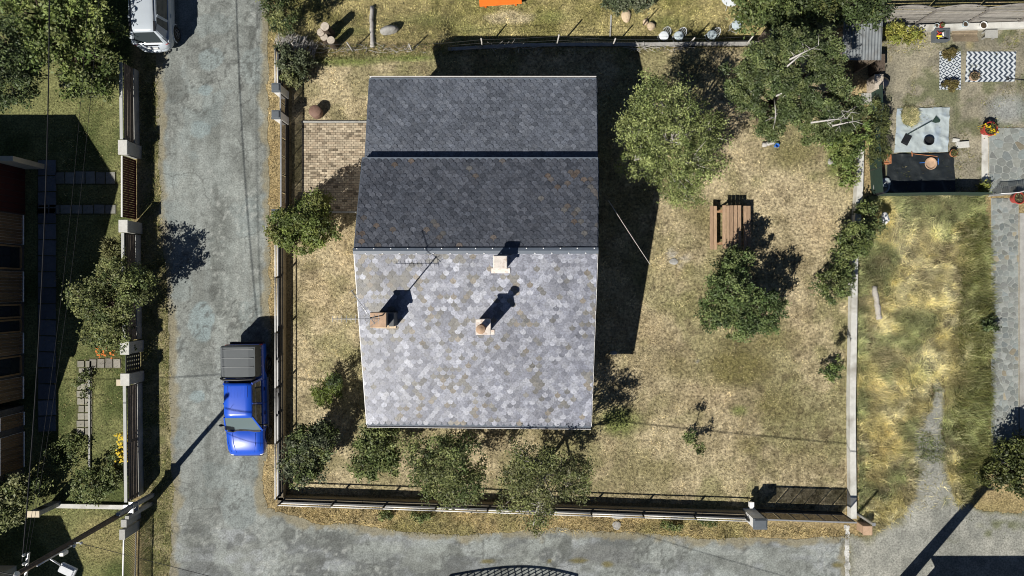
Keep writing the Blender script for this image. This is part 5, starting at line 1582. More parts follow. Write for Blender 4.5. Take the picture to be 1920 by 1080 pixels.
# ================================================================ utility pole and overhead cables
def bez(p0, p1, sag, n=24):
    return [Vector(p0).lerp(Vector(p1), i / n) - Vector((0, 0, sag * 4 * (i / n) * (1 - i / n))) for i in range(n + 1)]
def utility_pole():
    b = P(283, 931, 0); c = b
    rt = empty('utility_pole', b, 0, 'tall wooden utility pole on concrete stubs with a street lamp, lower left', 'utility pole')
    m = MB(c); m.tube([b + Vector((-.12, -.08, 1.1)), b + Vector((-.12, -.08, 8.2))], [.12, .085], 10); po = m.build('pole', MATS['pole_wood'], rt, smooth=True)
    for dx, dy, h in ((.06, .08, 2.7), (-.02, -.32, 1.9)):
        m = MB(c); m.box(b + Vector((dx, dy, h / 2 - .1)), (.2, .16, h + .2), taper=.85); m.build('concrete_stub', MATS['concrete'], rt)
    m = MB(c)
    for z in (1.35, 1.75): m.box(b + Vector((-.03, 0, z)), (.42, .36, .05))
    m.build('strap', MATS['galvanised'], rt, kind='stuff')
    t = b + Vector((-.12, -.08, 0))
    m = MB(c); m.lathe(t + Vector((0, 0, 8.2)), [(.1, 0), (.11, .02), (.03, .16), (.0, .17)], 10); m.build('cap', MATS['porcelain'], po, smooth=True)
    # galvanised conduit up the pole
    m = MB(c); m.tube([t + Vector((.11, -.06, 5.2)), t + Vector((.1, -.06, 7.4))], .03, 8); m.build('conduit', MATS['galvanised'], po, smooth=True)
    # cross arm with insulators
    m = MB(c); m.beam(t + Vector((-.1, -.75, 7.75)), t + Vector((.05, .55, 7.75)), .07, .08); ar = m.build('cross_arm', MATS['galvanised'], rt)
    for k in (-.65, -.25, .2, .5):
        m = MB(c); m.lathe(t + Vector((-.02, k, 7.8)), [(.02, 0), (.05, .03), (.03, .06), (.055, .09), (.03, .13), (.01, .15)], 10); m.build('insulator', MATS['porcelain'], ar, smooth=True)
    for k, z in ((.16, 5.75), (.22, 5.45)):
        m = MB(c); m.tube([t + Vector((0, 0, z)), t + Vector((k + .2, .02, z))], .016, 6); m.lathe(t + Vector((k + .2, .02, z - .02)), [(.02, 0), (.05, .03), (.03, .07), (.05, .1), (.01, .13)], 8); m.build('bracket', MATS['galvanised'], rt)
    m = MB(c); m.box(t + Vector((.17, -.12, 6.1)), (.16, .14, .3)); m.build('junction_box', MATS['porcelain'], rt, bevel=.02)
    # street lamp
    la = MB(c); L1 = Vector((*W(117, 1062, 6.5), 6.5))
    la.tube([t + Vector((0, 0, 6.75)), L1], .03, 8); lo = la.build('lamp_arm', MATS['galvanised'], rt, smooth=True)
    ang = math.atan2(L1.y - t.y, L1.x - t.x)
    m = MB(c); m.box(L1 + Vector((.18, -.14, -.02)), (.6, .36, .12), rz=R(-25)); m.box(L1 + Vector((.18, -.14, .06)), (.5, .28, .05), rz=R(-25)); m.build('lamp_head', MATS['lamp_clear'], rt, bevel=.03)
    m = MB(c); m.box(L1 + Vector((.18, -.14, -.09)), (.4, .26, .03), rz=R(-25)); m.build('lamp_glass', MATS['white_paint'], rt)
    # cables, each a thing of its own
    def cable(label, pts, r=.014, mt='wire_black'):
        o = pts[0]; mb = MB(o); mb.tube(pts, r, 5); mb.build('overhead_cable', MATS[mt], label=label, cat='cable')
    top = t + Vector((0, 0, 8.0))
    N1 = Vector((-16.3, 40, 7.6))
    cable('thick bundled cable running up the left side from the pole top', bez(top + Vector((-.05, .3, -.1)), (-16.9, 32, 7.4), 1.35, 30), .022)
    cable('thin overhead wire right of the bundled cable on the left', bez(t + Vector((.05, .5, 7.9)), (-14.4, 32, 7.4), 1.6, 30), .007)
    cable('thinnest overhead wire over the western garden fence', bez(t + Vector((.08, .1, 7.9)), (-13.9, 32, 7.2), 1.7, 30), .007)
    cable('heavy cable leaving the pole top along the lower edge', bez(top + Vector((.1, -.3, -.1)), (34, -13.2, 6.4), 1.0, 40), .022)
    cable('slender line crossing the lower road below the pickup', bez(t + Vector((.36, .02, 5.5)), (30, -22.5, 5.0), .5, 40), .010)
    cable('cable leaving the pole towards the far left corner', bez(top + Vector((-.1, -.2, -.1)), (-34, -8.6, 7.0), .8, 20), .018)
    cable('pale slack wire hanging over the house shadow on the lawn', bez(P(1141, 376, 4.4), P(1219, 496, 4.0), .05, 12), .009, 'wire_pale')
utility_pole()

# thick concrete pole outside the lower right corner: its shadow crosses the gravel
def concrete_pole():
    p = Vector((17.25, -13.9, 0))
    rt = empty('concrete_pole', p, 0, 'thick concrete pole past the lower right edge casting the long diagonal shadow', 'pole')
    m = MB(p); m.tube([p - Vector((0, 0, .1)), p + Vector((0, 0, 3)), p + Vector((0, 0, 6.6))], [.3, .26, .2], 12); m.build('shaft', MATS['concrete'], rt, smooth=True)
    m = MB(p); m.beam(p + Vector((-.5, 0, 6.3)), p + Vector((.5, 0, 6.3)), .1, .1); m.build('cross_arm', MATS['galvanised'], rt)
concrete_pole()

# arched lattice gate south of the road: only its shadow reaches into the picture
def lattice_gate():
    a = Vector((*W(800, 1132), 0)); b = Vector((*W(1035, 1132), 0)); c = (a + b) / 2
    rt = empty('lattice_gate', c, 0, 'arched dark lattice gate just below the lower edge', 'gate')
    n = 16; d = b - a
    def top(t): return 1.75 + .5 * math.sin(math.pi * t)
    pts = [a + d * (i / n) + Vector((0, 0, top(i / n))) for i in range(n + 1)]
    m = MB(c); m.tube(pts, .05, 8); m.build('top_rail', MATS['dark_metal'], rt, smooth=True)
    m = MB(c); m.beam(a + Vector((0, 0, .1)), b + Vector((0, 0, .1)), .06, .06); m.build('bottom_rail', MATS['dark_metal'], rt)
    for e, t in ((a, 0), (b, 1)):
        m = MB(c); m.box(e + Vector((0, 0, top(t) / 2)), (.1, .1, top(t))); m.build('post', MATS['dark_metal'], rt)
    L = d.length
    for s in (-1, 1):
        for i in range(-8, 22):
            x0 = i * .31
            # diagonal bar clipped to the gate outline
            seg = []
            for k in range(41):
                z = .1 + 2.1 * k / 40; x = x0 + s * z * .8 + (0 if s > 0 else 1.5)
                if 0 <= x <= L and z <= top(x / L): seg.append(Vector((a.x + x, a.y + (d.y / L) * x + s * .012, z)))
            if len(seg) > 3:
                m = MB(c); m.beam(seg[0], seg[-1], .035, .035); m.build('bar', MATS['dark_metal'], rt)
lattice_gate()

# ================================================================ trees and shrubs
G_BRIGHT = [(.155, .2, .055), (.125, .17, .045), (.19, .225, .065), (.09, .13, .035)]
G_MID = [(.098, .13, .042), (.124, .155, .05), (.073, .1, .033), (.16, .185, .064)]
G_DARK = [(.05, .075, .026), (.062, .09, .03), (.042, .062, .022), (.085, .115, .04)]
G_GREY = [(.1, .12, .065), (.085, .105, .055), (.125, .14, .085), (.07, .09, .045)]
G_OLIVE = [(.155, .175, .062), (.128, .146, .05), (.195, .212, .08), (.085, .1, .036)]
G_PINE = [(.085, .115, .04), (.11, .14, .048), (.135, .16, .06), (.06, .085, .03)]
G_YELL = [(.22, .22, .04), (.17, .19, .04), (.26, .25, .06)]

# west: tall leafy tree by the white car, darker shrubs, round shrub on the wall
tree('broadleaf_tree', 'large bright leafy tree in the upper left corner beside the white car', (140, 55),
     [(125, 40, 2.3, 1.9, 1.6, 1.0), (65, 20, 2.8, 1.3, 1.2, .9), (165, 115, 1.8, 1.35, 1.0, .7), (185, 60, 1.6, .8, 1.3, .6), (110, -40, 3.0, 2.0, 1.4, 1.1), (150, 158, 2.2, 1.0, .6, .5), (95, 85, 2.9, 1.0, .9, .7), (200, 150, 1.6, .5, .7, .5)],
     520, 46, .15, .34, G_BRIGHT + [(.13, .15, .05)], trunk_r=.16, hollow=.5, n_branch=8)
tree('dark_shrub', 'dark dense shrub at the left edge above the house shade', (60, 135),
     [(20, 150, 2.6, 1.1, 1.5, 1.1), (45, 110, 2.4, .9, .9, .9), (10, 80, 3, 1.0, 1.0, 1.0)], 230, 40, .12, .28, G_DARK, 'shrub', trunk_r=.09)
tree('garden_shrub', 'low bluish shrub under the bright leafy tree', (150, 165), [(150, 152, .7, .8, .45, .5), (180, 165, .6, .5, .4, .4)], 60, 40, .11, .22, G_GREY, 'shrub', trunk_r=.03)
tree('round_shrub', 'round dense shrub spilling over the western wall with shade on the lane', (250, 580),
     [(205, 565, 1.8, 1.4, 1.2, 1.0), (160, 560, 1.6, .75, .8, .7), (222, 520, 1.9, 1.1, .8, .8), (195, 620, 1.5, .95, .7, .7), (255, 535, 2.0, .8, .9, .7), (225, 645, 1.0, .6, .4, .5)], 430, 46, .1, .24, G_OLIVE + G_MID, 'shrub', trunk_r=.1)
tree('spiky_plant', 'spiky pale green plant beside the pillar on the western wall', (225, 465), [(212, 470, .7, .42, .55, .35)], 26, 36, .34, .22, [(.2, .2, .09), (.15, .16, .06)], 'plant', trunk=False, narrow=.12, needle=True)
tree('flower_bed', 'orange flowering plants below the round shrub', (205, 655), [(200, 650, .35, .55, .3, .25), (222, 640, .4, .3, .4, .3)], 40, 40, .09, .17, G_BRIGHT, 'flowers', trunk=False)
tree('garden_shrub', 'dark leafy shrub left of the long board fence near its lower end', (180, 905), [(168, 910, .6, .8, .75, .5), (200, 895, .5, .5, .5, .4)], 110, 40, .1, .22, G_MID, 'shrub', trunk_r=.03)
tree('garden_shrub', 'shrub under the yellow flowers with a dark shadow', (226, 880), [(215, 870, .5, .3, .8, .4)], 40, 36, .09, .18, G_MID, 'shrub', trunk_r=.03)
tree('garden_shrub', 'pale leaved shrub at the left edge above the meter pillar', (50, 935), [(30, 920, 1.2, .9, .7, .6), (10, 960, 1.3, .8, .7, .6), (65, 905, .9, .5, .5, .4)], 130, 40, .14, .26, [(.14, .16, .06), (.1, .13, .04), (.17, .18, .08)], 'shrub', trunk_r=.04)
tree('ground_plants', 'low leafy plants along the garden path', (150, 850), [(120, 850, .25, .9, .8, .2), (160, 720, .2, .35, .8, .18), (140, 830, .2, .6, .5, .2)], 100, 30, .09, .2, G_MID, 'plants', trunk=False)

# yard: shrub at the drive, small trees along the lower wall
tree('bright_bush', 'bright green bush hanging over the wall beside the drive gate', (590, 423),
     [(570, 415, 2.0, 1.05, .9, 1.0), (535, 425, 1.8, .75, .85, .8), (592, 385, 2.1, .6, .7, .7), (600, 440, 1.9, .65, .6, .7), (560, 455, 1.6, .8, .5, .6)], 330, 46, .11, .22, [(.13, .165, .04), (.105, .14, .035), (.16, .18, .05), (.085, .115, .03)], 'bush', trunk_r=.07)
tree('small_conifer', 'small bright green conifer on the lawn left of the pale roof', (622, 728), [(610, 735, .8, .62, .55, .75), (600, 745, .6, .5, .4, .5), (622, 722, 1.3, .35, .35, .6)], 130, 40, .1, .17, [(.12, .165, .03), (.1, .14, .03), (.15, .185, .045)], 'tree', trunk_r=.04, needle=True, narrow=.3)
tree('young_tree', 'slim tree beside the small conifer throwing a long shadow', (636, 712), [(628, 715, 1.9, .22, .22, .6)], 26, 22, .09, .14, G_DARK, 'tree', trunk_r=.03)
tree('corner_tree', 'grey-green tree in the lower left corner of the yard', (598, 818),
     [(582, 835, 1.9, .95, .85, .9), (560, 880, 1.7, .8, .75, .7), (605, 815, 2.0, .6, .5, .6), (590, 875, 1.5, .6, .5, .5)], 300, 44, .11, .24, G_GREY + G_MID, trunk_r=.07)
tree('small_tree', 'dense green tree just below the left end of the pale roof', (717, 812),
     [(705, 835, 2.1, .75, .8, .8), (690, 870, 1.9, .65, .6, .6), (725, 860, 1.8, .6, .6, .6), (720, 810, 2.2, .6, .4, .6)], 280, 44, .11, .24, G_MID + [(.12, .145, .05)], trunk_r=.07)
tree('orchard_tree', 'wide airy tree drooping over the lower wall in its middle', (858, 832),
     [(830, 870, 3.3, 1.2, 1.0, .9), (790, 850, 2.9, .8, .8, .7), (870, 905, 2.9, 1.0, .9, .7), (840, 930, 2.5, .9, .5, .6), (860, 835, 3.4, .9, .6, .7), (800, 905, 2.5, .7, .6, .6)], 400, 40, .095, .26, G_OLIVE + G_MID, trunk_r=.1)
tree('birch_tree', 'feathery tree reaching over the lower wall and road right of centre', (1028, 858),
     [(1020, 900, 3.9, 1.3, .9, 1.0), (970, 900, 3.4, .8, .7, .7), (1070, 890, 3.7, .9, .7, .7), (1000, 860, 4.2, 1.0, .5, .8), (1010, 950, 3.2, .8, .7, .7), (1000, 985, 2.6, .45, .45, .5), (960, 935, 2.9, .6, .6, .5), (1085, 920, 3.2, .55, .5, .5)], 420, 40, .09, .27, G_OLIVE + [(.08, .09, .03), (.13, .13, .06)], trunk_r=.1, bark='bark_pale')
tree('tall_birch', 'large feathery birch on the lawn right of the house', (1226, 300),
     [(1262, 260, 3.9, 1.7, 1.5, 1.4), (1200, 235, 3.6, .9, 1.1, .9), (1240, 190, 4.0, 1.1, .9, .9), (1310, 300, 3.5, 1.0, 1.2, .9), (1265, 340, 3.2, 1.1, .9, .8), (1190, 300, 3.2, .8, .7, .7), (1330, 240, 3.4, .8, .8, .8), (1285, 375, 2.6, .8, .4, .5), (1215, 160, 3.8, .6, .5, .5)],
     900, 42, .085, .27, [(.19, .23, .075), (.15, .185, .058), (.25, .285, .105), (.1, .13, .04), (.22, .25, .09)], trunk_r=.13, bark='bark_pale', hollow=.35, narrow=.5)
# pine with dead grey branches
def pine_dead():
    rt = [o for o in COL.objects if o.name.startswith('pine_tree')][0]
    r = random.Random(3); mb = MB(rt.location)
    for (u0, v0, u1, v1, z) in ((1480, 112, 1535, 85, 5.6), (1475, 125, 1510, 95, 5.5), (1400, 170, 1440, 160, 4.6), (1455, 180, 1490, 165, 5.0), (1452, 185, 1453, 230, 4.2), (1520, 230, 1590, 222, 4.6), (1540, 225, 1572, 224, 4.4), (1560, 236, 1612, 226, 4.2), (1550, 205, 1592, 210, 4.3)):
        a, b = P(u0, v0, z), P(u1, v1, z + .25)
        mb.tube([a, a.lerp(b, .5) + Vector((0, 0, .1)), b], [.04, .026, .01], 5)
        for i in range(7):
            s = a.lerp(b, r.uniform(.2, 1)); d = Vector((r.uniform(-1, 1), r.uniform(-1, 1), r.uniform(-.1, .5))).normalized() * r.uniform(.2, .5)
            mb.tube([s, s + d], [.014, .005], 4)
    mb.build('dead_branches', MATS['dead_wood'], rt, smooth=True, kind='stuff')
tree('pine_tree', 'sprawling pine with dead grey branches in the upper right of the yard', (1424, 222),
     [(1400, 145, 4.8, .8, .9, .4), (1440, 105, 5.2, .9, .7, .4), (1512, 88, 5.4, 1.1, .6, .4), (1545, 128, 5.0, .8, .6, .35), (1470, 152, 5.2, .9, .6, .4), (1392, 178, 4.2, .6, .6, .35), (1482, 212, 4.4, .7, .5, .35), (1540, 208, 4.4, .9, .45, .35),
      (1582, 228, 4.0, .8, .5, .3), (1448, 235, 3.8, .6, .6, .3), (1575, 170, 4.2, .5, .35, .3), (1530, 250, 3.6, .8, .4, .3), (1603, 200, 3.9, .45, .45, .3), (1465, 70, 5.0, .6, .35, .3), (1500, 180, 4.6, .8, .5, .35), (1420, 195, 4.2, .5, .5, .3), (1555, 90, 5.0, .6, .5, .35)],
     760, 105, .1, .2, G_PINE, trunk_r=.15, narrow=.45, hollow=.3, flat=.75, n_branch=4, up=.9)
pine_dead()
tree('leafy_tree', 'dark green broadleaf tree at the top beside the white garden chairs', (1440, 40),
     [(1450, 10, 3.2, 1.4, 1.1, 1.0), (1410, 25, 2.6, .8, .7, .7), (1500, 25, 3.0, 1.1, .8, .8), (1450, -40, 3.6, 1.6, 1.2, 1.0)], 360, 44, .13, .28, G_MID + [(.1, .135, .04)], trunk_r=.12)
tree('leafy_tree', 'broadleaf tree above the corrugated shed roof', (1580, 20),
     [(1600, 5, 3.4, 1.5, 1.0, 1.0), (1550, 10, 3.0, .9, .9, .8), (1640, 20, 2.9, .7, .6, .7), (1590, -50, 3.8, 1.7, 1.2, 1.0)], 330, 44, .13, .28, G_DARK + [(.11, .125, .04)], trunk_r=.12)
# right side of the lawn
tree('dense_tree', 'dense dark tree with two crowns just below the picnic table', (1372, 556),
     [(1368, 535, 2.1, 1.0, 1.15, 1.0), (1432, 585, 2.1, .85, .95, .9), (1390, 600, 1.7, 1.1, .85, .8), (1350, 585, 1.5, .85, .7, .7), (1385, 490, 1.9, .6, .6, .7), (1335, 600, 1.2, .5, .5, .5)], 520, 50, .1, .21, [(.075, .112, .036), (.1, .14, .045), (.055, .085, .028), (.135, .17, .06)], trunk_r=.1)
tree('wall_shrub', 'large green shrub growing over the pale concrete wall', (1600, 455),
     [(1605, 452, 1.2, .65, .7, .65), (1582, 475, .9, .4, .4, .4), (1632, 428, 1.0, .4, .5, .5), (1622, 392, .8, .4, .28, .4)], 170, 44, .11, .24, G_MID + [(.11, .14, .04)], 'shrub', trunk_r=.06)
tree('wall_shrub', 'round shrub against the pale wall below the large one', (1572, 532), [(1565, 535, .9, .75, .7, .6), (1580, 510, .7, .5, .5, .45)], 120, 42, .1, .2, G_MID, 'shrub', trunk_r=.04)
tree('wall_shrub', 'yellow-green shrub row along the upper end of the pale wall', (1592, 290), [(1585, 285, .8, .6, .8, .5), (1590, 325, .6, .35, .7, .4), (1610, 255, .9, .6, .5, .5), (1570, 262, .8, .6, .4, .4)], 150, 40, .11, .2, G_BRIGHT, 'shrub', trunk_r=.03)
tree('ivy_hedge', 'clipped narrow hedge along the green netting', (1645, 250), [(1647, 215, .7, .42, .6, .5), (1646, 250, .7, .42, .7, .5), (1646, 285, .7, .4, .6, .5)], 150, 44, .09, .17, [(.1, .115, .035), (.075, .09, .03)], 'hedge', trunk=False, narrow=.35)
tree('sapling', 'small green sapling close to the pale wall with a tall shadow', (1552, 692), [(1557, 700, .5, .42, .3, .3), (1566, 682, 1.5, .25, .3, .6)], 44, 34, .09, .16, G_BRIGHT + G_DARK, 'sapling', trunk_r=.025)
tree('sapling', 'thin dark sapling alone on the lower lawn', (1294, 812), [(1298, 825, .45, .35, .3, .3), (1310, 838, .9, .25, .25, .35), (1292, 815, 1.2, .18, .2, .4)], 30, 26, .09, .15, G_MID, 'sapling', trunk_r=.022)
# upper left of the yard
tree('corner_bush', 'green bush beside the brushwood heap at the yard corner', (560, 122), [(545, 118, .8, .5, .45, .5), (560, 130, .8, .45, .45, .45), (570, 105, .6, .5, .3, .35), (530, 95, .7, .35, .3, .4)], 120, 40, .1, .2, G_GREY + [(.13, .15, .06)], 'bush', trunk_r=.03)
tree('verge_hedge', 'tall hedge growing along the lane at the top', (530, 20), [(515, 15, 1.2, .5, .8, .7), (540, 25, 1.4, .4, .9, .8), (530, -30, 1.6, .6, 1.0, .9), (518, 50, .7, .4, .4, .4)], 190, 42, .1, .21, G_OLIVE + G_DARK, 'hedge', trunk_r=.04)
tree('corner_bush', 'small pale bush standing inside the upper railing', (547, 150), [(546, 148, .8, .38, .35, .4)], 44, 40, .1, .17, [(.17, .18, .08), (.13, .15, .05)], 'bush', trunk_r=.025)
tree('flowering_shrub', 'grey-green shrub with stones below it at the top edge', (1180, 8), [(1165, 3, .3, .8, .4, .5), (1205, 0, .4, .5, .4, .5)], 110, 40, .1, .2, G_GREY, 'shrub', trunk_r=.03)
# north-east garden and right edge
tree('garden_shrub', 'yellow-green shrub below the wooden fence in the upper right', (1683, 62), [(1680, 58, .7, .42, .4, .45), (1712, 68, .5, .4, .3, .35)], 80, 42, .11, .19, G_YELL, 'shrub', trunk_r=.03)
tree('laurel_hedge', 'dark glossy hedge in the lower right corner beside the stone path', (1880, 890), [(1895, 870, 1.0, .7, .9, .7), (1870, 895, .7, .8, .5, .5), (1920, 850, 1.2, .7, .9, .8), (1915, 905, .9, .6, .5, .6), (1955, 880, 1.2, .9, 1.0, .8)], 260, 42, .12, .24, [(.07, .085, .025), (.095, .11, .03), (.05, .065, .02)], 'hedge', trunk_r=.04)
tree('path_plant', 'small dark plant at the left edge of the stone path', (1850, 612), [(1854, 610, .35, .28, .3, .28)], 22, 30, .12, .15, G_DARK, 'plant', trunk=False)
tree('net_shrub', 'small yellow-green shrub where the netting meets the stone path', (1846, 355), [(1847, 352, .4, .25, .25, .25)], 24, 34, .09, .15, G_YELL, 'shrub', trunk=False)
for i, (u, v, s, lb) in enumerate(((725, 965, .35, 'dark weed clump below the lower wall left of the drooping tree'), (790, 968, .4, 'spreading weed clump on the verge under the drooping tree'), (1260, 985, .45, 'trailing weeds with reddish stems on the verge'), (1330, 975, .5, 'weeds growing against the lower wall near its right end'))):
    tree('weed_clump', lb, (u, v), [(u, v, .15, s, s * .6, .15)], 26, 30, .08, .15, G_MID, 'weeds', trunk=False)

# flower heads
def flowers(name, label, spots, m, z, seed, cat='flowers', spread=.1):
    r = random.Random(seed); c = Vector((*W(*spots[0]), 0)); rt = empty(name, c, 0, label, cat)
    for (u, v) in spots:
        p = P(u, v, z) + Vector((r.uniform(-spread, spread), r.uniform(-spread, spread), r.uniform(-.08, .1)))
        mb = MB(c); mb.tube([(p.x, p.y, .02), p], .006, 4)
        n = 7
        for k in range(n):
            t = 6.283 * k / n; mb.box(p + Vector((math.cos(t) * .022, math.sin(t) * .022, .0)), (.034, .02, .008), rz=t)
        mb.build('flower', m, rt)
r_ = random.Random(31)
flowers('yellow_flowers', 'tall clump of yellow flowers against the long board fence', [(r_.uniform(219, 237), r_.uniform(813, 866)) for _ in range(60)], MATS['petal_yellow'], .85, 1)
flowers('orange_flowers', 'orange flower heads below the round shrub by the gate', [(r_.uniform(178, 222), r_.uniform(648, 672)) for _ in range(26)], MATS['petal_orange'], .5, 2)

# ================================================================ grasses
STRAW = [(.46, .38, .22), (.36, .29, .16), (.56, .47, .3), (.22, .18, .09), (.17, .16, .07), (.42, .35, .2)]
STRAW_G = [(.38, .33, .16), (.22, .22, .08), (.28, .26, .11), (.46, .4, .2), (.14, .16, .05)]
FIELD_C = [(.56, .51, .3), (.46, .42, .22), (.64, .58, .36), (.32, .3, .15), (.18, .2, .08), (.16, .18, .07)]
GREENB = [(.12, .14, .035), (.09, .11, .03), (.15, .165, .045), (.18, .17, .06)]
hx0, hx1, hy0, hy1 = -5.4, 2.8, -5.0, 8.0
def off_house(x, y): return np.where((x > hx0) & (x < hx1) & (y > hy0) & (y < hy1), 0.0, 1.0)
px0, py1 = W(566, 229); px1, py0 = W(720, 397)
def off_yard(x, y): return off_house(x, y) * np.where((x > px0) & (x < px1) & (y > py0) & (y < py1), 0.0, 1.0) * (0.35 + 0.65 * sstep(.35, .6, fbm(x, y, .9, 401))) * (0.3 + .7 * sstep(.35, .65, vnoise(x, y, .2, 405)))
blades('yard_grass', 'short dry grass of the enclosed yard', YARD, 520, (.04, .12), .03, STRAW, .85, 1, 'grass', off_yard, tint=lambda x, y: 1.25 * yard_colour(x, y, 0))
blades('yard_grass', 'green tufts in the dry yard lawn', YARD, 60, (.04, .12), .022, GREENB, .7, 2, 'grass', lambda x, y: off_yard(x, y) * sstep(.52, .66, fbm(x, y, 1.3, 411)))
NG = WP([(548, -40), (1440, -40), (1440, 80), (840, 82), (548, 98)])
blades('garden_grass', 'short green and straw grass of the northern garden', NG, 380, (.04, .13), .03, STRAW_G, .8, 3, 'grass', tint=lambda x, y: 1.25 * ground_colour(x, y))
BANK = WP([(560, 86), (845, 80), (850, 104), (560, 116)])
blades('bank_grass', 'longer grass along the fence bank', BANK, 420, (.1, .4), .02, STRAW_G + GREENB, .6, 4, 'grass')
EDGE = WP([(840, 90), (1200, 86), (1420, 88), (1420, 98), (840, 104)])
blades('bank_grass', 'grass fringe at the foot of the retaining wall', EDGE, 260, (.08, .3), .02, STRAW_G + GREENB, .6, 5, 'grass')
def fieldkeep(x, y): return np.where(poly_sd(x, y, GRAVEL) < -0.1, 0.03, 1.0) * (0.45 + .55 * sstep(.3, .55, fbm(x, y, .9, 421))) * (0.2 + .8 * sstep(.3, .62, vnoise(x, y, .3, 425)))
blades('field_grass', 'long yellow lodged grass filling the field', FIELD, 3000, (.1, .42), .02, FIELD_C, .85, 6, 'grass', fieldkeep, patch=lambda x, y: .6 + .8 * fbm(x, y, 1.1, 431), tint=lambda x, y: 1.95 * field_colour(x, y, 0))
xr = W(1790, 0)[0]
GSTRIP = WP([(1790, 420), (1850, 400), (1862, 560), (1856, 860), (1800, 940), (1785, 800), (1800, 560)])
blades('path_grass', 'greener long grass beside the stone path', GSTRIP, 1500, (.12, .45), .026, GREENB + [(.2, .19, .07)], .75, 7, 'grass', lambda x, y: 0.25 + .75 * sstep(.35, .55, fbm(x, y, .8, 441)))
VG = WP([(500, 955), (560, 946), (1420, 985), (1590, 992), (1590, 1010), (1420, 1006), (1340, 1011), (1160, 998), (960, 996), (860, 1003), (780, 1000), (650, 981), (600, 983), (560, 966)])
blades('verge_grass', 'dry grass verge between lower wall and road', VG, 520, (.06, .26), .024, STRAW_G, .75, 8, 'grass', tint=lambda x, y: 1.3 * ground_colour(x, y))
VW = WP([(500, -40), (520, -40), (522, 200), (516, 940), (496, 950), (494, 900), (506, 800), (505, 300)])
blades('verge_grass', 'narrow dry verge between lane and yard wall', VW, 420, (.05, .2), .02, STRAW + GREENB[:1], .75, 9, 'grass', lambda x, y: sstep(.3, .5, fbm(x, y, .6, 451)), tint=lambda x, y: 1.3 * ground_colour(x, y))
VL = WP([(262, 120), (296, 120), (304, 420), (318, 600), (322, 900), (324, 1080), (262, 1080), (268, 700)])
blades('verge_grass', 'green verge along the left side of the lane', VL, 420, (.05, .22), .02, GREENB + STRAW_G, .75, 10, 'grass', lambda x, y: sstep(.3, .5, fbm(x, y, .7, 461)))
WG = WP([(-60, 180), (226, 180), (234, 950), (232, 1100), (-60, 1100)])
blades('west_grass', 'rough green lawn of the western garden', WG, 170, (.04, .16), .022, GREENB + STRAW_G, .75, 11, 'grass', lambda x, y: np.where(x < -21.3, 0.0, .3 + .7 * sstep(.4, .6, fbm(x, y, 1, 471))))
blades('yard_weeds', 'tufts of dry grass in the earth yard', DIRTYARD[:1] + WP([(1920, 30), (1920, 238)]) + DIRTYARD[3:], 240, (.05, .22), .02, STRAW_G + GREENB, .75, 12, 'grass', lambda x, y: sstep(.45, .62, fbm(x, y, 1.0, 481)))
GW = WP([(1700, 700), (1790, 690), (1795, 940), (1700, 960)])
blades('track_weeds', 'low weeds on the worn track', GW, 700, (.05, .2), .03, G_MID + [(.14, .14, .06)], .8, 13, 'weeds', lambda x, y: sstep(.55, .66, fbm(x, y, .7, 491)))
GE = WP([(1790, 950), (1920, 945), (1920, 1010), (1800, 1015)])
blades('track_weeds', 'sparse weeds on the gravel beside the hedge', GE, 200, (.04, .14), .025, G_MID, .8, 14, 'weeds', lambda x, y: sstep(.52, .66, fbm(x, y, .7, 501)))

# ================================================================ furniture and loose things
def picnic_table():
    cx, cy = 9.74, 2.7
    rt = empty('picnic_table', (cx, cy, 0), 0, 'brown wooden picnic table with attached benches on the lawn', 'picnic table')
    r = random.Random(6)
    def plank(name, x, w, z, L, dy=0):
        m = MB(); f = r.uniform(.82, 1.18); m.cur = (.33 * f, .225 * f, .145 * f)
        m.box((x, dy + r.uniform(-.008, .008), z), (w, L, .045)); m.build(name, MATS['wood_table'], rt, bevel=.006)
    for i in range(5): plank('tabletop_plank', -.34 + i * .17, .142, .745, 1.92)
    for s, x in ((-1, -.73), (1, .775)):
        for k in (-1, 1): plank('bench_plank', x + k * .083, .145, .445, 1.95)
    for y in (-.72, .72):
        m = MB(); m.cur = (.3, .18, .1); m.box((0, y, .70), (.86, .09, .05)); m.build('table_bearer', MATS['wood_table'], rt)
        m = MB(); m.cur = (.3, .18, .1); m.box((.02, y, .4), (1.72, .09, .06)); m.build('bench_bearer', MATS['wood_table'], rt)
        for s in (-1, 1):
            m = MB(); m.cur = (.29, .175, .1); m.beam((s * .62, y + .06, 0), (s * .26, y + .06, .69), .045, .1, up=(1, 0, 0)); m.build('leg', MATS['wood_table'], rt)
    m = MB(); m.cur = (.3, .18, .1); m.beam((0, -.68, .42), (0, .68, .42), .06, .05); m.build('stretcher', MATS['wood_table'], rt)
picnic_table()

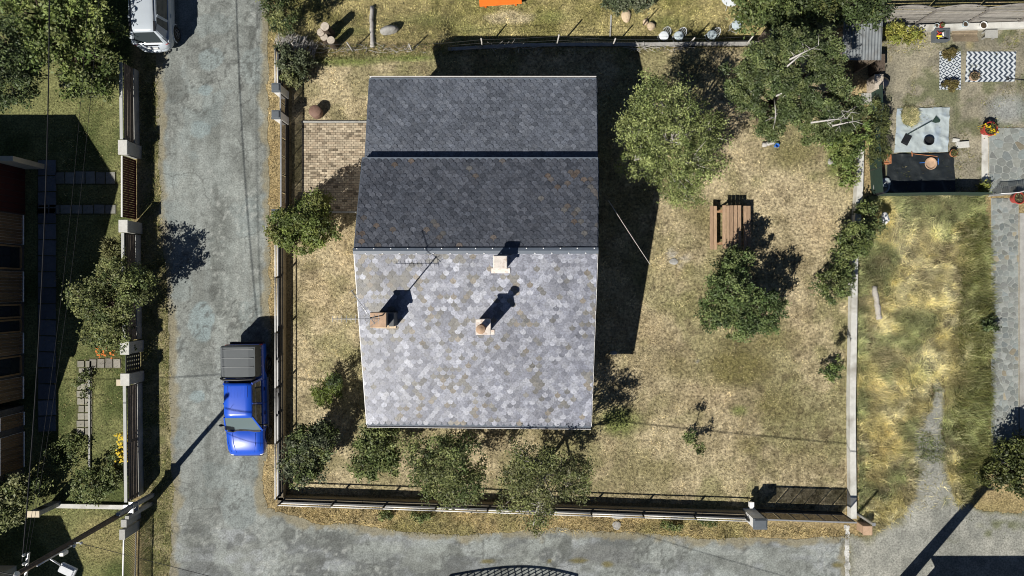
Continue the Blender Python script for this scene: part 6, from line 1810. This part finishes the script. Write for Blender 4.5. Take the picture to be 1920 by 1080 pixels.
def bistro_chair(u, v, rz, label, cushion=True):
    z = -.7; x, y = W(u, v, z + .45)
    rt = empty('garden_chair', (x, y, gzs(x, y)), rz, label, 'chair', 'white wire garden chairs')
    m = MB(); m.lathe((0, 0, .42), [(.02, 0), (.2, 0), (.22, .015), (.22, .03), (.19, .045), (.02, .05)], 20); m.build('seat', MATS['cushion' if cushion else 'white_wire_chair'], rt, smooth=True)
    for k in range(4):
        t = math.pi / 4 + k * math.pi / 2
        m = MB(); m.tube([(math.cos(t) * .16, math.sin(t) * .16, .42), (math.cos(t) * .27, math.sin(t) * .27, 0)], .011, 6); m.build('leg', MATS['white_wire_chair'], rt)
    n = 14
    pts = [(.19 * math.cos(math.pi * k / n), .2 + .12 * math.sin(math.pi * k / n) * .5, .44 + .46 * math.sin(math.pi * k / n)) for k in range(n + 1)]
    m = MB(); m.tube(pts, .013, 6); bo = m.build('back_hoop', MATS['white_wire_chair'], rt, smooth=True)
    for s in (-.5, 0, .5):
        m = MB(); m.tube([(.16 * s, .2, .44), (.18 * s, .255, .44 + .44 * math.sqrt(1 - s * s * .8))], .008, 5); m.build('back_wire', MATS['white_wire_chair'], bo)
    m = MB(); m.tube([(.24 * math.cos(t * .6283), .24 * math.sin(t * .6283), .2) for t in range(11)], .008, 5); m.build('leg_ring', MATS['white_wire_chair'], rt, smooth=True)
bistro_chair(1245, 67, R(-35), 'white garden chair, leftmost of the row by the retaining wall', False)
bistro_chair(1273, 67, R(-50), 'white garden chair close right of the leftmost one')
bistro_chair(1335, 65, R(-70), 'white garden chair standing alone between the pair and the dark tree')
bistro_chair(1381, 47, R(-20), 'white garden chair nearest the dark broadleaf tree')
def round_table():
    x, y = W(1370, -6, .0); g = gzs(x, y)
    rt = empty('garden_table', (x, y, g), 0, 'round white garden table cut off by the top edge', 'table')
    m = MB(); m.lathe((0, 0, .7), [(.02, 0), (.43, 0), (.45, .012), (.45, .03), (.02, .035)], 28); m.build('tabletop', MATS['white_wire_chair'], rt)
    for k in range(3):
        t = k * 2.094 + .5; m = MB(); m.tube([(math.cos(t) * .1, math.sin(t) * .1, .7), (math.cos(t) * .12, math.sin(t) * .12, .35), (math.cos(t) * .36, math.sin(t) * .36, 0)], .014, 6); m.build('leg', MATS['white_wire_chair'], rt, smooth=True)
round_table()

def solo(name, label, cat, org, fn, m, **kw):
    mb = MB(org); fn(mb, Vector(org)); return mb.build(name, MATS[m], label=label, cat=cat, **kw)

def log_standing(u, v, r, h, label):
    z = gzs(*W(u, v)); x, y = W(u, v, z + h); org = (x, y, gzs(x, y))
    rt = empty('standing_log', org, 0, label, 'log', 'upright logs in the northern garden')
    m = MB(org); m.lathe(org, [(r * 1.05, -.05), (r, h * .4), (r * .97, h)], 14); m.build('bark', MATS['bark'], rt)
    m = MB(org); m.lathe((x, y, org[2] + h + .002), [(r * .93, 0), (r * .9, .012), (r * .5, .014), (r * .48, .01), (.01, .016)], 14); m.build('cut_end', MATS['log_end'], rt)
log_standing(610, 51, .21, .95, 'upright log, back one of the cluster near the brushwood')
log_standing(602, 61, .19, .6, 'upright log on the left of the cluster near the brushwood')
log_standing(608, 70, .18, .5, 'upright log in the middle of the cluster near the brushwood')
log_standing(621, 76, .19, .75, 'upright log with clean round top at the front of the cluster')

def lying(u0, v0, u1, v1, r, label, m='dead_wood', name='fallen_log'):
    a, b = Vector((*W(u0, v0), 0)), Vector((*W(u1, v1), 0))
    a.z, b.z = gzs(a.x, a.y) + r * .8, gzs(b.x, b.y) + r * .8
    mb = MB(a); rr = random.Random(int(u0)); n = 9
    pts = [a.lerp(b, i / n) + Vector((rr.uniform(-.025, .025), rr.uniform(-.025, .025), 0)) for i in range(n + 1)]
    mb.tube(pts, [r * rr.uniform(.85, 1.1) for _ in range(n + 1)], 9); mb.build(name, MATS[m], smooth=True, label=label, cat='log')
lying(692, 4, 699, 89, .1, 'long pale bleached log lying on the northern lawn')
lying(1637, 536, 1646, 597, .13, 'short pale log lying in the dry field by the wall', 'bark_pale')
lying(1428, 272, 1452, 268, .1, 'grey log end lying under the pine')

def rock(u, v, d, seed, label, m='stone', rz=0.0, name='boulder'):
    x, y = W(u, v); g = gzs(x, y)
    mb = MB((x, y, g)); mb.rock((x, y, g + d[2] * .45), d, seed, 3, .14, rz); mb.build(name, MATS[m], smooth=False, label=label, cat='rock')
rock(729, 55, (.36, .22, .32), 4, 'pale half-round boulder right of the bleached log', rz=.25)
rock(569, 74, (.15, .15, .14), 7, 'small round stone beside the brushwood heap')
rock(1216, 31, (.12, .14, .14), 9, 'small pale stone under the flowering shrub', 'chimney_cream')
rock(1226, 40, (.18, .19, .18), 12, 'larger pale stone right of the small one', 'chimney_cream')
rock(1178, 20, (.22, .28, .14), 15, 'flat beige rock at the foot of the grey-green shrub', 'chimney_cream')
rock(1556, 303, (.11, .14, .06), 17, 'flat grey stone on the lawn below the pine')
rock(1150, 661, (.18, .1, .05), 19, 'pale flat stone at the corner of the house shadow')
rock(1262, 490, (.2, .14, .04), 22, 'pale flat stone on the lawn beside the house shadow')
rock(1156, 985, (.22, .2, .06), 25, 'pale flat slab stone on the verge of the lower road')
rock(1157, 968, (.3, .12, .05), 27, 'long grey slab stone against the lower wall')

# brushwood heap
def brush_heap():
    r = random.Random(14); org = Vector((*W(560, 86), 0)); mb = MB(org)
    for i in range(150):
        t = r.random(); u = 522 + 70 * t + r.uniform(-6, 6); v = 74 + 22 * t + r.uniform(-6, 6)
        x, y = W(u, v); g = gzs(x, y); a = math.radians(r.gauss(68, 14)); L = r.uniform(.35, .75); z = g + .1 + .55 * math.sin(math.pi * min(max(t, .08), .92)) * r.uniform(.3, 1)
        d = Vector((math.cos(a) * L, math.sin(a) * L, r.uniform(-.15, .2)))
        p = Vector((x, y, z)); mb.tube([p - d * .5, p + Vector((0, 0, .03)), p + d * .5], [.014, .012, .005], 4)
    mb.build('brushwood_heap', MATS['dead_wood'], label='heap of grey cut brushwood at the yard corner by the lane', cat='brushwood', kind='stuff')
brush_heap()

def fire_drum():
    x, y = W(590, 208, .5); org = (x, y, 0)
    rt = empty('fire_drum', org, 0, 'rusty brown round drum with lid on the grass above the drive', 'drum')
    m = MB(org); m.lathe(org, [(.24, 0), (.27, .1), (.28, .3), (.26, .46)], 22); m.build('drum', MATS['rust'], rt, smooth=True)
    m = MB(org); m.lathe((x, y, .46), [(.26, 0), (.275, .02), (.26, .04), (.02, .055)], 22); lo = m.build('lid', MATS['chimney_cream'], rt, smooth=True); lo.data.materials[0] = MATS['rust']
fire_drum()
solo('orange_bench', 'bright orange plastic bench cut off by the top edge', 'bench', (*W(938, -4), -.7), lambda m, o: (m.box(o + Vector((0, .1, .32)), (1.95, .55, .06), rz=R(4)), m.box(o + Vector((-.7, .05, .15)), (.1, .45, .32), rz=R(4)), m.box(o + Vector((.7, .15, .15)), (.1, .45, .32), rz=R(4))), 'orange_plastic', bevel=.015)
solo('garden_stake', 'thin upright stake between stones and white chairs', 'stake', (*W(1212, 36), -.7), lambda m, o: m.tube([o, o + Vector((.03, .02, 1.0))], [.03, .022], 7), 'bark')
solo('edging_plank', 'thin grey edging plank across the northern lawn', 'plank', (*W(1149, 40), -.7), lambda m, o: m.beam(o + Vector((-.03, -.45, .03)), o + Vector((.02, .55, .03)), .06, .08), 'concrete')

# ---- meter pillar in the lower left
def meter_pillar():
    x, y = W(62, 964, 1.5); org = Vector((x, y, 0))
    rt = empty('meter_pillar', org, 0, 'cream topped meter pillar standing in the grass at lower left', 'pillar')
    m = MB(org); m.box(org + Vector((0, 0, .72)), (.46, .2, 1.46)); m.build('shaft', MATS['concrete'], rt, bevel=.01)
    m = MB(org); m.box(org + Vector((0, 0, 1.48)), (.56, .28, .07)); m.build('cap', MATS['render_cream'], rt, bevel=.01)
    m = MB(org); m.box(org + Vector((.02, .11, 1.0)), (.3, .03, .4)); m.build('hatch', MATS['dark_metal'], rt)
meter_pillar()

# ---- upper right: arched plank fence
def arched_fence():
    r = random.Random(17)
    us = [1620, 1714, 1808, 1902, 1996]
    for i in range(4):
        a = Vector((*W(us[i], 45 - i * 1.2), 0)); b = Vector((*W(us[i + 1], 45 - (i + 1) * 1.2), 0))
        c = (a + b) / 2
        lb = ('grey plank fence panel with arched top beside the yellow-green shrub', 'grey plank fence panel with arched top above the dark toy tub', 'grey plank fence panel with arched top above the white pot', 'grey plank fence panel in the far upper right corner')[i]
        rt = empty('fence_panel', c, 0, lb, 'fence', 'arched plank fence panels')
        d = b - a; L = d.length; dn = d.normalized()
        for k in range(10):
            z0 = .08 + k * .195; zc = z0 + .09
            # arch: end height 1.55, middle 1.98
            h0, h1 = 1.55, 2.0
            if zc + .08 <= h0: t = 0.0
            else:
                if zc > h1: continue
                t = .5 - .5 * math.sqrt(max(0, 1 - (zc - h0) / (h1 - h0)))
            p = a + dn * (L * t + .03); q = b - dn * (L * t + .03)
            if (q - p).length < .3: continue
            f = r.uniform(.75, 1.25)
            m = MB(c); m.cur = (.26 * f, .245 * f, .22 * f)
            m.beam(p + Vector((0, r.uniform(-.01, .01) - .02, zc)), q + Vector((0, r.uniform(-.01, .01) - .02, zc + r.uniform(-.01, .01))), .022, .118); m.build('board', MATS['wood_grey'], rt)
        for e in (a + dn * .04, ) + ((b - dn * .04,) if i == 3 else ()):
            m = MB(c); m.cur = (.2, .185, .17); m.box(e + Vector((0, -.065, .82)), (.09, .06, 1.66)); m.build('post', MATS['wood_grey'], rt)
        n = 12; pts = []
        for k in range(n + 1):
            t = k / n; z = 1.6 + .4 * math.sin(math.pi * t); pts.append(a + d * t + Vector((0, .0, z)))
        m = MB(c); m.cur = (.23, .215, .195)
        for p, q in zip(pts[:-1], pts[1:]): m.beam(p, q, .05, .035)
        m.build('arch_rail', MATS['wood_grey'], rt, kind='stuff')
arched_fence()

def ledge():
    a = Vector((*W(1694, 56), 0)); b = Vector((*W(1990, 47), 0)); c = a
    rt = empty('ledge_wall', c, 0, 'pale concrete ledge at the foot of the plank fence', 'wall')
    d = (b - a) / 5
    for i in range(5):
        m = MB(c); p = a + d * i; q = a + d * (i + 1)
        m.beam(p + Vector((.004, 0, .1)), q - Vector((.004, 0, -.1)), .27, .24 + .004 * (i % 2)); m.build('block', MATS['concrete_pale'], rt)
ledge()

def pot(u, v, r, h, m, label, z0=0.0, plant=None, pcol=None, name='plant_pot', n=18):
    x, y = W(u, v, z0 + h); org = Vector((x, y, z0))
    rt = empty(name, org, 0, label, 'pot')
    p = MB(org); p.lathe(org, [(r * .68, 0), (r * .72, .02), (r * .95, h * .85), (r * 1.06, h * .86), (r * 1.06, h), (r * .92, h), (r * .88, h * .8)], n); p.build('pot', MATS[m], rt, smooth=False)
    s = MB(org); s.lathe(org + Vector((0, 0, h * .82)), [(r * .88, 0), (r * .5, .015), (.005, .02)], n); s.build('soil', MATS['soil'], rt)
    if plant:
        cnt, sz, hh = plant
        c = rng.normal(size=(cnt, 3)) * np.array([r * .5, r * .5, hh * .4]) + np.array([x, y, z0 + h + hh * .4])
        pal = np.array(pcol)[rng.integers(0, len(pcol), cnt)] * (.7 + .6 * rng.random(cnt))[:, None]
        V, Q, C = leaves(c, np.full(cnt, sz), pal, .6, .5)
        link('foliage', mesh_np('foliage', V - np.array(org), quads=Q, cols=C, mats=[MATS['leaf']]), parent=rt, kind='stuff')
    return rt
pot(1858, 241, .3, .42, 'red_pot', 'big red glazed pot with yellow flowers by the stone terrace', plant=(150, .09, .2), pcol=[(.06, .08, .025), (.09, .1, .03)])
flowers('pot_flowers', 'yellow blossoms in the big red pot', [(1852 + (i * 7) % 18, 236 + (i * 5) % 13) for i in range(10)], MATS['petal_yellow'], .62, 8)
pot(1912, 371, .26, .4, 'red_pot', 'red pot at the right edge below the wire gate', plant=(60, .08, .15), pcol=[(.15, .15, .07), (.1, .11, .04)])
pot(1789, 287, .17, .24, 'terracotta', 'small terracotta pot at the corner of the black sheet', plant=(90, .08, .14), pcol=[(.12, .12, .04), (.09, .09, .03)])
pot(1828, 143, .2, .22, 'terracotta_slab', 'brown pot of dry stalks on the zigzag rug', plant=(140, .09, .12), pcol=[(.17, .14, .08), (.12, .1, .06)])
pot(1845, 47, .16, .2, 'white_paint', 'white round pot on the concrete ledge', z0=.22)
pot(1757, 47, .09, .14, 'cushion', 'small pale pot on the ledge left of the red one', z0=.22)
pot(1767, 47, .1, .14, 'red_pot', 'small red pot on the concrete ledge', z0=.22, plant=(30, .07, .1), pcol=[(.1, .12, .04)])
pot(1811, 45, .12, .16, 'cushion', 'small teal pot on the concrete ledge', z0=.22)
def bowl():
    x, y = W(1744, 307, .12); o = Vector((x, y, 0.03))
    m = MB(o); m.lathe(o, [(.17, 0), (.24, .08), (.26, .14), (.275, .14), (.275, .16), (.24, .16), (.2, .09), (.01, .07)], 26); m.build('clay_bowl', MATS['terracotta_slab'], smooth=False, label='round terracotta bowl on the black sheet', cat='bowl')
bowl()
def square_planter():
    x, y = W(1663, 298, .3); o = Vector((x, y, 0)); rt = empty('square_planter', o, 0, 'square orange clay planter beside the black sheet', 'planter')
    m = MB(o)
    for s in (-1, 1): m.box(o + Vector((s * .19, 0, .15)), (.03, .41, .3)); m.box(o + Vector((0, s * .19, .15)), (.35, .03, .3))
    m.box(o + Vector((0, 0, .24)), (.36, .36, .03)); m.build('box', MATS['terracotta'], rt, kind=None)
    for s in (-1, 1):
        m = MB(o); m.beam(o + Vector((-.15, -.15 * s, .27)), o + Vector((.15, .15 * s, .27)), .03, .03 + .004 * s); m.build('rib', MATS['terracotta_slab'], rt)
square_planter()

# ---- rugs with printed patterns
def rug_material(name, kind):
    m, nt, b = new_mat(name)
    N, L = nt.nodes, nt.links
    tc = N.new('ShaderNodeTexCoord'); sp = N.new('ShaderNodeSeparateXYZ'); L.new(tc.outputs['Object'], sp.inputs[0])
    def M(op, a, b_=None, c_=None):
        n = N.new('ShaderNodeMath'); n.operation = op
        for i, v in enumerate((a, b_, c_)):
            if v is None: continue
            if isinstance(v, (int, float)): n.inputs[i].default_value = v
            else: L.new(v, n.inputs[i])
        return n.outputs[0]
    X, Y = sp.outputs[0], sp.outputs[1]
    if kind == 'zigzag':
        tri = M('PINGPONG', Y, .135)
        f = M('FRACT', M('DIVIDE', M('ADD', X, tri), .232))
        mask = M('LESS_THAN', f, .47)
    else:
        fx = M('ABSOLUTE', M('SUBTRACT', M('FRACT', M('DIVIDE', X, .30)), .5)); fy = M('ABSOLUTE', M('SUBTRACT', M('FRACT', M('DIVIDE', Y, .27)), .5))
        d = M('ADD', fx, fy)
        mask = M('LESS_THAN', M('FRACT', M('MULTIPLY', d, 2.0)), .42)
    mx = N.new('ShaderNodeMix'); mx.data_type = 'RGBA'; L.new(mask, mx.inputs['Factor'])
    mx.inputs['A'].default_value = (.47, .51, .54, 1); mx.inputs['B'].default_value = (.05, .065, .09, 1)
    L.new(mx.outputs['Result'], b.inputs['Base Color']); b.inputs['Roughness'].default_value = .9; b.inputs['Specular IOR Level'].default_value = .1
rug_material('rug_zigzag', 'zigzag'); rug_material('rug_diamond', 'diamond')
def rug(label, px, m, seed):
    pts = [Vector((*W(u, v), 0)) for u, v in px]; c = sum(pts, Vector()) / 4
    n = 14; V = []; F = []
    r = random.Random(seed)
    for j in range(n + 1):
        for i in range(n + 1):
            p = pts[3].lerp(pts[2], i / n).lerp(pts[0].lerp(pts[1], i / n), j / n)
            z = .025 + .012 * math.sin(i * 1.3 + seed) * math.sin(j * .9 + seed * 2) + r.uniform(0, .004)
            V.append(p - c + Vector((0, 0, z)))
    k = n + 1
    F = [(j * k + i, j * k + i + 1, (j + 1) * k + i + 1, (j + 1) * k + i) for j in range(n) for i in range(n)]
    me = bpy.data.meshes.new('rug'); me.from_pydata(V, [], F); me.materials.append(MATS[m])
    bm = bmesh.new(); bm.from_mesh(me); bmesh.ops.solidify(bm, geom=bm.faces[:], thickness=.012); bmesh.ops.recalc_face_normals(bm, faces=bm.faces); bm.to_mesh(me); bm.free()
    o = link('outdoor_rug', me, loc=c); finish(o, label=label, cat='rug')
rug('black and white zigzag rug on the earth yard', [(1812, 97), (1905, 97), (1902, 153), (1809, 154)], 'rug_zigzag', 1)
rug('narrow black and white diamond rug beside the zigzag one', [(1761, 97), (1801, 97), (1801, 168), (1761, 168)], 'rug_diamond', 2)
BRN = [(.13, .11, .035), (.1, .085, .025), (.16, .13, .05)]
tree('dry_plant', 'olive brown tufted plant on the upper end of the diamond rug', (1780, 105), [(1779, 103, .28, .3, .2, .2), (1786, 98, .3, .2, .18, .18)], 40, 40, .1, .11, BRN, 'plant', trunk=False, narrow=.3)
tree('dry_plant', 'olive brown tufted plant on the lower end of the diamond rug', (1784, 158), [(1783, 157, .28, .28, .2, .2), (1788, 164, .25, .2, .15, .18)], 40, 40, .1, .11, BRN, 'plant', trunk=False, narrow=.3)

# ---- wrinkled sheets
def tarp(label, px, m, seed, amp=.05):
    pts = [Vector((*W(u, v), 0)) for u, v in px]; c = sum(pts, Vector()) / 4
    n = 44; V = []; k = n + 1
    g = np.linspace(0, 1, k); I, J = np.meshgrid(g, g)
    r = np.random.default_rng(seed)
    for j in range(k):
        for i in range(k):
            p = pts[3].lerp(pts[2], i / n).lerp(pts[0].lerp(pts[1], i / n), j / n)
            x, y = np.array([p.x]), np.array([p.y])
            rid = abs(float(fbm(x, y, .9, seed, 4)[0]) - .5) * 2
            z = .03 + amp * (1 - rid) ** 4 + amp * .5 * float(fbm(x, y, .25, seed + 3, 3)[0])
            e = .05 * (float(vnoise(x, y, .4, seed + 8)[0]) - .5)
            V.append(p - c + Vector((e, e, z)))
    F = [(j * k + i, j * k + i + 1, (j + 1) * k + i + 1, (j + 1) * k + i) for j in range(n) for i in range(n)]
    me = bpy.data.meshes.new('tarp'); me.from_pydata(V, [], F); me.materials.append(MATS[m]); me.polygons.foreach_set('use_smooth', np.ones(len(F), bool))
    o = link('ground_sheet', me, loc=c); finish(o, label=label, cat='tarp')
tarp('pale crumpled tarpaulin laid on the earth yard', [(1681, 204), (1780, 202), (1775, 286), (1675, 287)], 'white_tarp', 3, .07)
tarp('black plastic sheet below the pale tarpaulin', [(1664, 290), (1787, 288), (1789, 362), (1658, 362)], 'black_tarp', 5, .07)
blades('straw_pile', 'heap of dry straw on the pale tarpaulin', WP([(1692, 204), (1716, 206), (1718, 230), (1706, 238), (1690, 232), (1688, 214)]), 3600, (.1, .3), .022, FIELD_C, .8, 21, 'straw', dz=.08, kind='stuff')
solo('landing_net', 'green landing net with a long dark handle on the pale tarpaulin', 'net', (*W(1722, 242), .1), lambda m, o: (m.tube([Vector((*W(1697, 254), .16)), Vector((*W(1744, 228), .16))], .016, 6), m.prism(WP([(1744, 230), (1751, 219), (1759, 228), (1757, 231), (1750, 232)]), .14, .17)), 'green_net')
solo('plastic_tray', 'dark rectangular tray lying on the pale tarpaulin', 'tray', (*W(1696, 263), .1), lambda m, o: (m.box(o + Vector((0, 0, .03)), (.28, .44, .03), rz=R(-28)), m.box(o + Vector((0, 0, .05)), (.32, .48, .03), rz=R(-28)), m.box(o + Vector((-.04, -.08, .075)), (.2, .22, .03), rz=R(-28))), 'dark_plastic', bevel=.01)
solo('rubber_bucket', 'black round bucket on the pale tarpaulin', 'bucket', (*W(1736, 266), .08), lambda m, o: m.lathe(o, [(.16, 0), (.21, .16), (.23, .16), (.23, .18), (.2, .18), (.14, .03), (.01, .03)], 20, 1.0, .9), 'dark_plastic')
solo('garden_rake', 'reddish garden rake lying along the black sheet', 'rake', (*W(1730, 291), .09), lambda m, o: (m.tube([Vector((*W(1708, 289), .1)), Vector((*W(1755, 294), .1))], .014, 6), m.beam(Vector((*W(1707, 285), .1)), Vector((*W(1708, 294), .1)), .03, .03)), 'terracotta')
solo('blue_rod', 'blue handle lying behind the terracotta bowl', 'handle', (*W(1740, 306), .08), lambda m, o: (m.tube([Vector((*W(1722, 306), .09)), Vector((*W(1757, 304), .09))], .014, 6), m.tube([Vector((*W(1757, 298), .09)), Vector((*W(1757, 312), .09))], .014, 6)), 'blue_plastic')
def toy_tub():
    x, y = W(1767, 65, .3); o = Vector((x, y, 0)); rt = empty('toy_tub', o, 0, 'dark grey tub full of garden odds and ends', 'tub')
    m = MB(o)
    for s in (-1, 1): m.box(o + Vector((s * .31, 0, .17)), (.04, .52, .34)); m.box(o + Vector((0, s * .24, .17)), (.58, .04, .34))
    m.box(o + Vector((0, 0, .05)), (.6, .46, .05)); m.build('tub', MATS['grey_cap'], rt)
    r = random.Random(5)
    for i in range(12):
        mt = r.choice(('red_pot', 'green_net', 'white_paint', 'dark_plastic', 'petal_yellow', 'galvanised')); p = o + Vector((r.uniform(-.2, .2), r.uniform(-.15, .15), .16)); a = r.uniform(0, 6.28)
        m = MB(o); m.tube([p, p + Vector((math.cos(a) * .2, math.sin(a) * .14, r.uniform(.05, .16)))], r.uniform(.012, .035), 6); m.build('tool', MATS[mt], rt)
toy_tub()
def pallet():
    o = Vector((*W(1808, 68), 0)); rt = empty('plank_pallet', o, 0, 'row of old brown planks lying below the ledge', 'planks')
    r = random.Random(8)
    for i in range(5):
        m = MB(o); f = r.uniform(.7, 1.2); m.cur = (.2 * f, .16 * f, .11 * f); m.box(o + Vector((r.uniform(-.04, .04), -.2 + i * .1, .04)), (1.15, .09, .04)); m.build('plank', MATS['wood_grey'], rt)
    for s in (-1, 1):
        m = MB(o); m.cur = (.15, .12, .09); m.box(o + Vector((s * .45, 0, .01)), (.08, .5, .03)); m.build('bearer', MATS['wood_grey'], rt)
pallet()
solo('grey_stool', 'low grey wooden stool right of the old planks', 'stool', (*W(1850, 68), 0), lambda m, o: (m.box(o + Vector((0, 0, .3)), (.56, .36, .04)), [m.box(o + Vector((sx * .22, sy * .13, .14)), (.05, .05, .28)) for sx in (-1, 1) for sy in (-1, 1)]), 'concrete')
solo('garden_fork', 'dark handled tool at the right end of the zigzag rug', 'tool', (*W(1900, 150), .04), lambda m, o: (m.tube([Vector((*W(1890, 148), .06)), Vector((*W(1922, 152), .08))], .015, 6), m.box(Vector((*W(1888, 148), .06)), (.12, .16, .02))), 'dark_metal')
solo('pale_block', 'pair of pale concrete blocks beside the small terracotta pot', 'blocks', (*W(1803, 272), 0), lambda m, o: (m.box(o + Vector((0, 0, .06)), (.55, .28, .14), rz=.08), m.box(o + Vector((-.3, .2, .05)), (.3, .16, .1), rz=-.1)), 'concrete_pale', bevel=.01)
def basin():
    o = Vector((*W(1647, 352), 0)); rt = empty('wash_basin', o, 0, 'old grey basin with pale cloth at the corner of the netting', 'basin')
    m = MB(o); m.lathe(o, [(.22, 0), (.3, .22), (.34, .24), (.34, .27), (.28, .27), (.2, .06), (.01, .05)], 22, 1.1, .9); m.build('basin', MATS['galvanised'], rt)
    m = MB(o); m.rock(o + Vector((.26, .2, .16)), (.2, .22, .1), 3, 2, .2); m.build('cloth', MATS['white_tarp'], rt)
    m = MB(o); m.tube([o + Vector((-.3, 0, .25)), o + Vector((-.1, .05, .4)), o + Vector((.2, 0, .3))], .02, 6); m.build('handle', MATS['galvanised'], rt)
basin()

# ---- green netting round the earth yard
def netting():
    for lb, pts in (('green netting fence running beside the clipped hedge', [(1632, 170), (1634, 215), (1628, 260), (1631, 320), (1634, 366)]), ('green netting fence dividing earth yard and dry field', [(1636, 368), (1700, 367), (1770, 366), (1836, 367)])):
        W_ = [Vector((*W(u, v), 0)) for u, v in pts]; c = W_[0]
        rt = empty('netting_fence', c, 0, lb, 'fence', 'green netting fences')
        for i, (a, b) in enumerate(zip(W_[:-1], W_[1:])):
            m = MB(c); m.beam(a + Vector((0, 0, .5)), b + Vector((0, 0, .5)), .02, .96); m.build('net', MATS['green_net'], rt)
        for p in W_:
            m = MB(c); m.tube([p - Vector((0, 0, .1)), p + Vector((0, 0, 1.04))], .022, 7); m.build('stake', MATS['dark_metal'], rt)
netting()
def wire_gate():
    a, b = Vector((*W(1850, 368), 0)), Vector((*W(1935, 352), 0)); c = a; n = 10
    rt = empty('wire_gate', c, 0, 'open wire gate crossing the stone path at the right edge', 'gate')
    d = b - a
    pts = [a + d * (i / n) + Vector((0, .1 * math.sin(math.pi * i / n) * -1, .9)) for i in range(n + 1)]
    m = MB(c); m.tube(pts, .02, 7); m.build('top_rail', MATS['white_rail'], rt, smooth=True)
    m = MB(c); m.tube([p - Vector((0, 0, .82)) for p in pts], .018, 7); m.build('bottom_rail', MATS['galvanised'], rt, smooth=True)
    for s in (-1, 1):
        for i in range(-5, 26):
            t0, t1 = i / 22, i / 22 + s * .22
            ta, tb = max(0, min(1, t0)), max(0, min(1, t1))
            if abs(t1 - t0) < 1e-6 or abs(ta - tb) < .03: continue
            za = .08 + .82 * (ta - t0) / (t1 - t0); zb = .08 + .82 * (tb - t0) / (t1 - t0)
            p = a + d * ta; q = a + d * tb
            m = MB(c); m.beam(p + Vector((0, -.1 * math.sin(math.pi * ta) + s * .006, za)), q + Vector((0, -.1 * math.sin(math.pi * tb) + s * .006, zb)), .014, .02); m.build('wire', MATS['galvanised'], rt)
wire_gate()

# ---- corrugated shed and things beside it
def corrugated_shed(label, px, z, walls=True, tilt=.12):
    (u0, v0, u1, v1) = px
    x0, y1 = W(u0, v0, z); x1, y0 = W(u1, v1, z); c = Vector(((x0 + x1) / 2, (y0 + y1) / 2, 0))
    rt = empty('shed', c, 0, label, 'shed')
    n = int((x1 - x0) / .02); V = []; F = []
    for i in range(n + 1):
        x = x0 + (x1 - x0) * i / n; zz = .018 * math.sin(2 * math.pi * (x - x0) / .13)
        V += [(x, y0, z + zz - tilt / 2), (x, y1, z + zz + tilt / 2)]
    F = [(2 * i, 2 * i + 2, 2 * i + 3, 2 * i + 1) for i in range(n)]
    m = MB(c); m.add(V, F); m.build('roof', MATS['corrugated'], rt)
    for dx, dy in ((-1, -1), (1, -1), (1, 1), (-1, 1)):
        m = MB(c); m.cur = (.15, .12, .09); m.box(c + Vector((dx * (x1 - x0 - .25) / 2, dy * (y1 - y0 - .25) / 2, z / 2 - .08)), (.09, .09, z - .16)); m.build('post', MATS['wood_grey'], rt)
    for (dx, dy, w, d) in ((0, 1, x1 - x0 - .35, .03), (1, 0, .03, y1 - y0 - .35), (-1, 0, .03, y1 - y0 - .35)):
        m = MB(c); m.cur = (.18, .15, .12); m.box(c + Vector((dx * (x1 - x0 - .25) / 2, dy * (y1 - y0 - .25) / 2, z / 2 - .12)), (w, d, z - .3)); m.build('wall', MATS['wood_grey'], rt)
corrugated_shed('corrugated grey shed roof between pine and plank fence', (1580, 41, 1654, 112), 2.1)
corrugated_shed('small rusty corrugated roof half under pine and broadleaf tree', (1444, 40, 1482, 76), 1.7)
solo('wooden_crate', 'pale wooden crate at the lower end of the corrugated shed', 'crate', (*W(1632, 162), 0), lambda m, o: (m.box(o + Vector((0, 0, .35)), (.36, .62, .7)), m.box(o + Vector((0, 0, .72)), (.4, .66, .04)), m.beam(o + Vector((.08, -.2, .75)), o + Vector((.08, .1, .75)), .03, .03)), 'log_end', bevel=.008)
solo('grey_plank', 'grey planks lying under the pine beside the crate', 'planks', (*W(1618, 186), 0), lambda m, o: [m.box(o + Vector((i * .17, 0, .06)), (.15, .5, .06), rz=.1) for i in range(4)], 'concrete', kind=None)
solo('storage_box', 'tall dark brown box between shed roof and pale crate', 'box', (*W(1634, 128), 0), lambda m, o: (m.box(o + Vector((0, 0, .4)), (.3, .7, .8)), m.box(o + Vector((-.0, 0, .82)), (.34, .74, .04))), 'bark', bevel=.01)
solo('rubbish_sack', 'upper black sack beside the pale crate', 'sack', (*W(1648, 158), 0), lambda m, o: m.rock(o + Vector((0, 0, .25)), (.27, .3, .3), 4, 3, .14), 'dark_bag', smooth=True)
solo('rubbish_sack', 'lower black sack beside the pale crate', 'sack', (*W(1644, 178), 0), lambda m, o: m.rock(o + Vector((0, 0, .22)), (.25, .25, .26), 8, 3, .14), 'dark_bag', smooth=True)
solo('plastic_bag', 'crumpled white plastic bag at the edge of the large wall shrub', 'bag', (*W(1645, 412), 0), lambda m, o: m.rock(o + Vector((0, 0, .75)), (.2, .24, .16), 6, 3, .3), 'white_paint')
solo('blue_bucket', 'small blue bucket under the lowest pine branch', 'bucket', (*W(1458, 272, .25), 0), lambda m, o: m.lathe(o, [(.07, 0), (.09, .2), (.1, .21), (.1, .22), (.08, .22), (.06, .03), (.01, .03)], 16), 'blue_plastic')
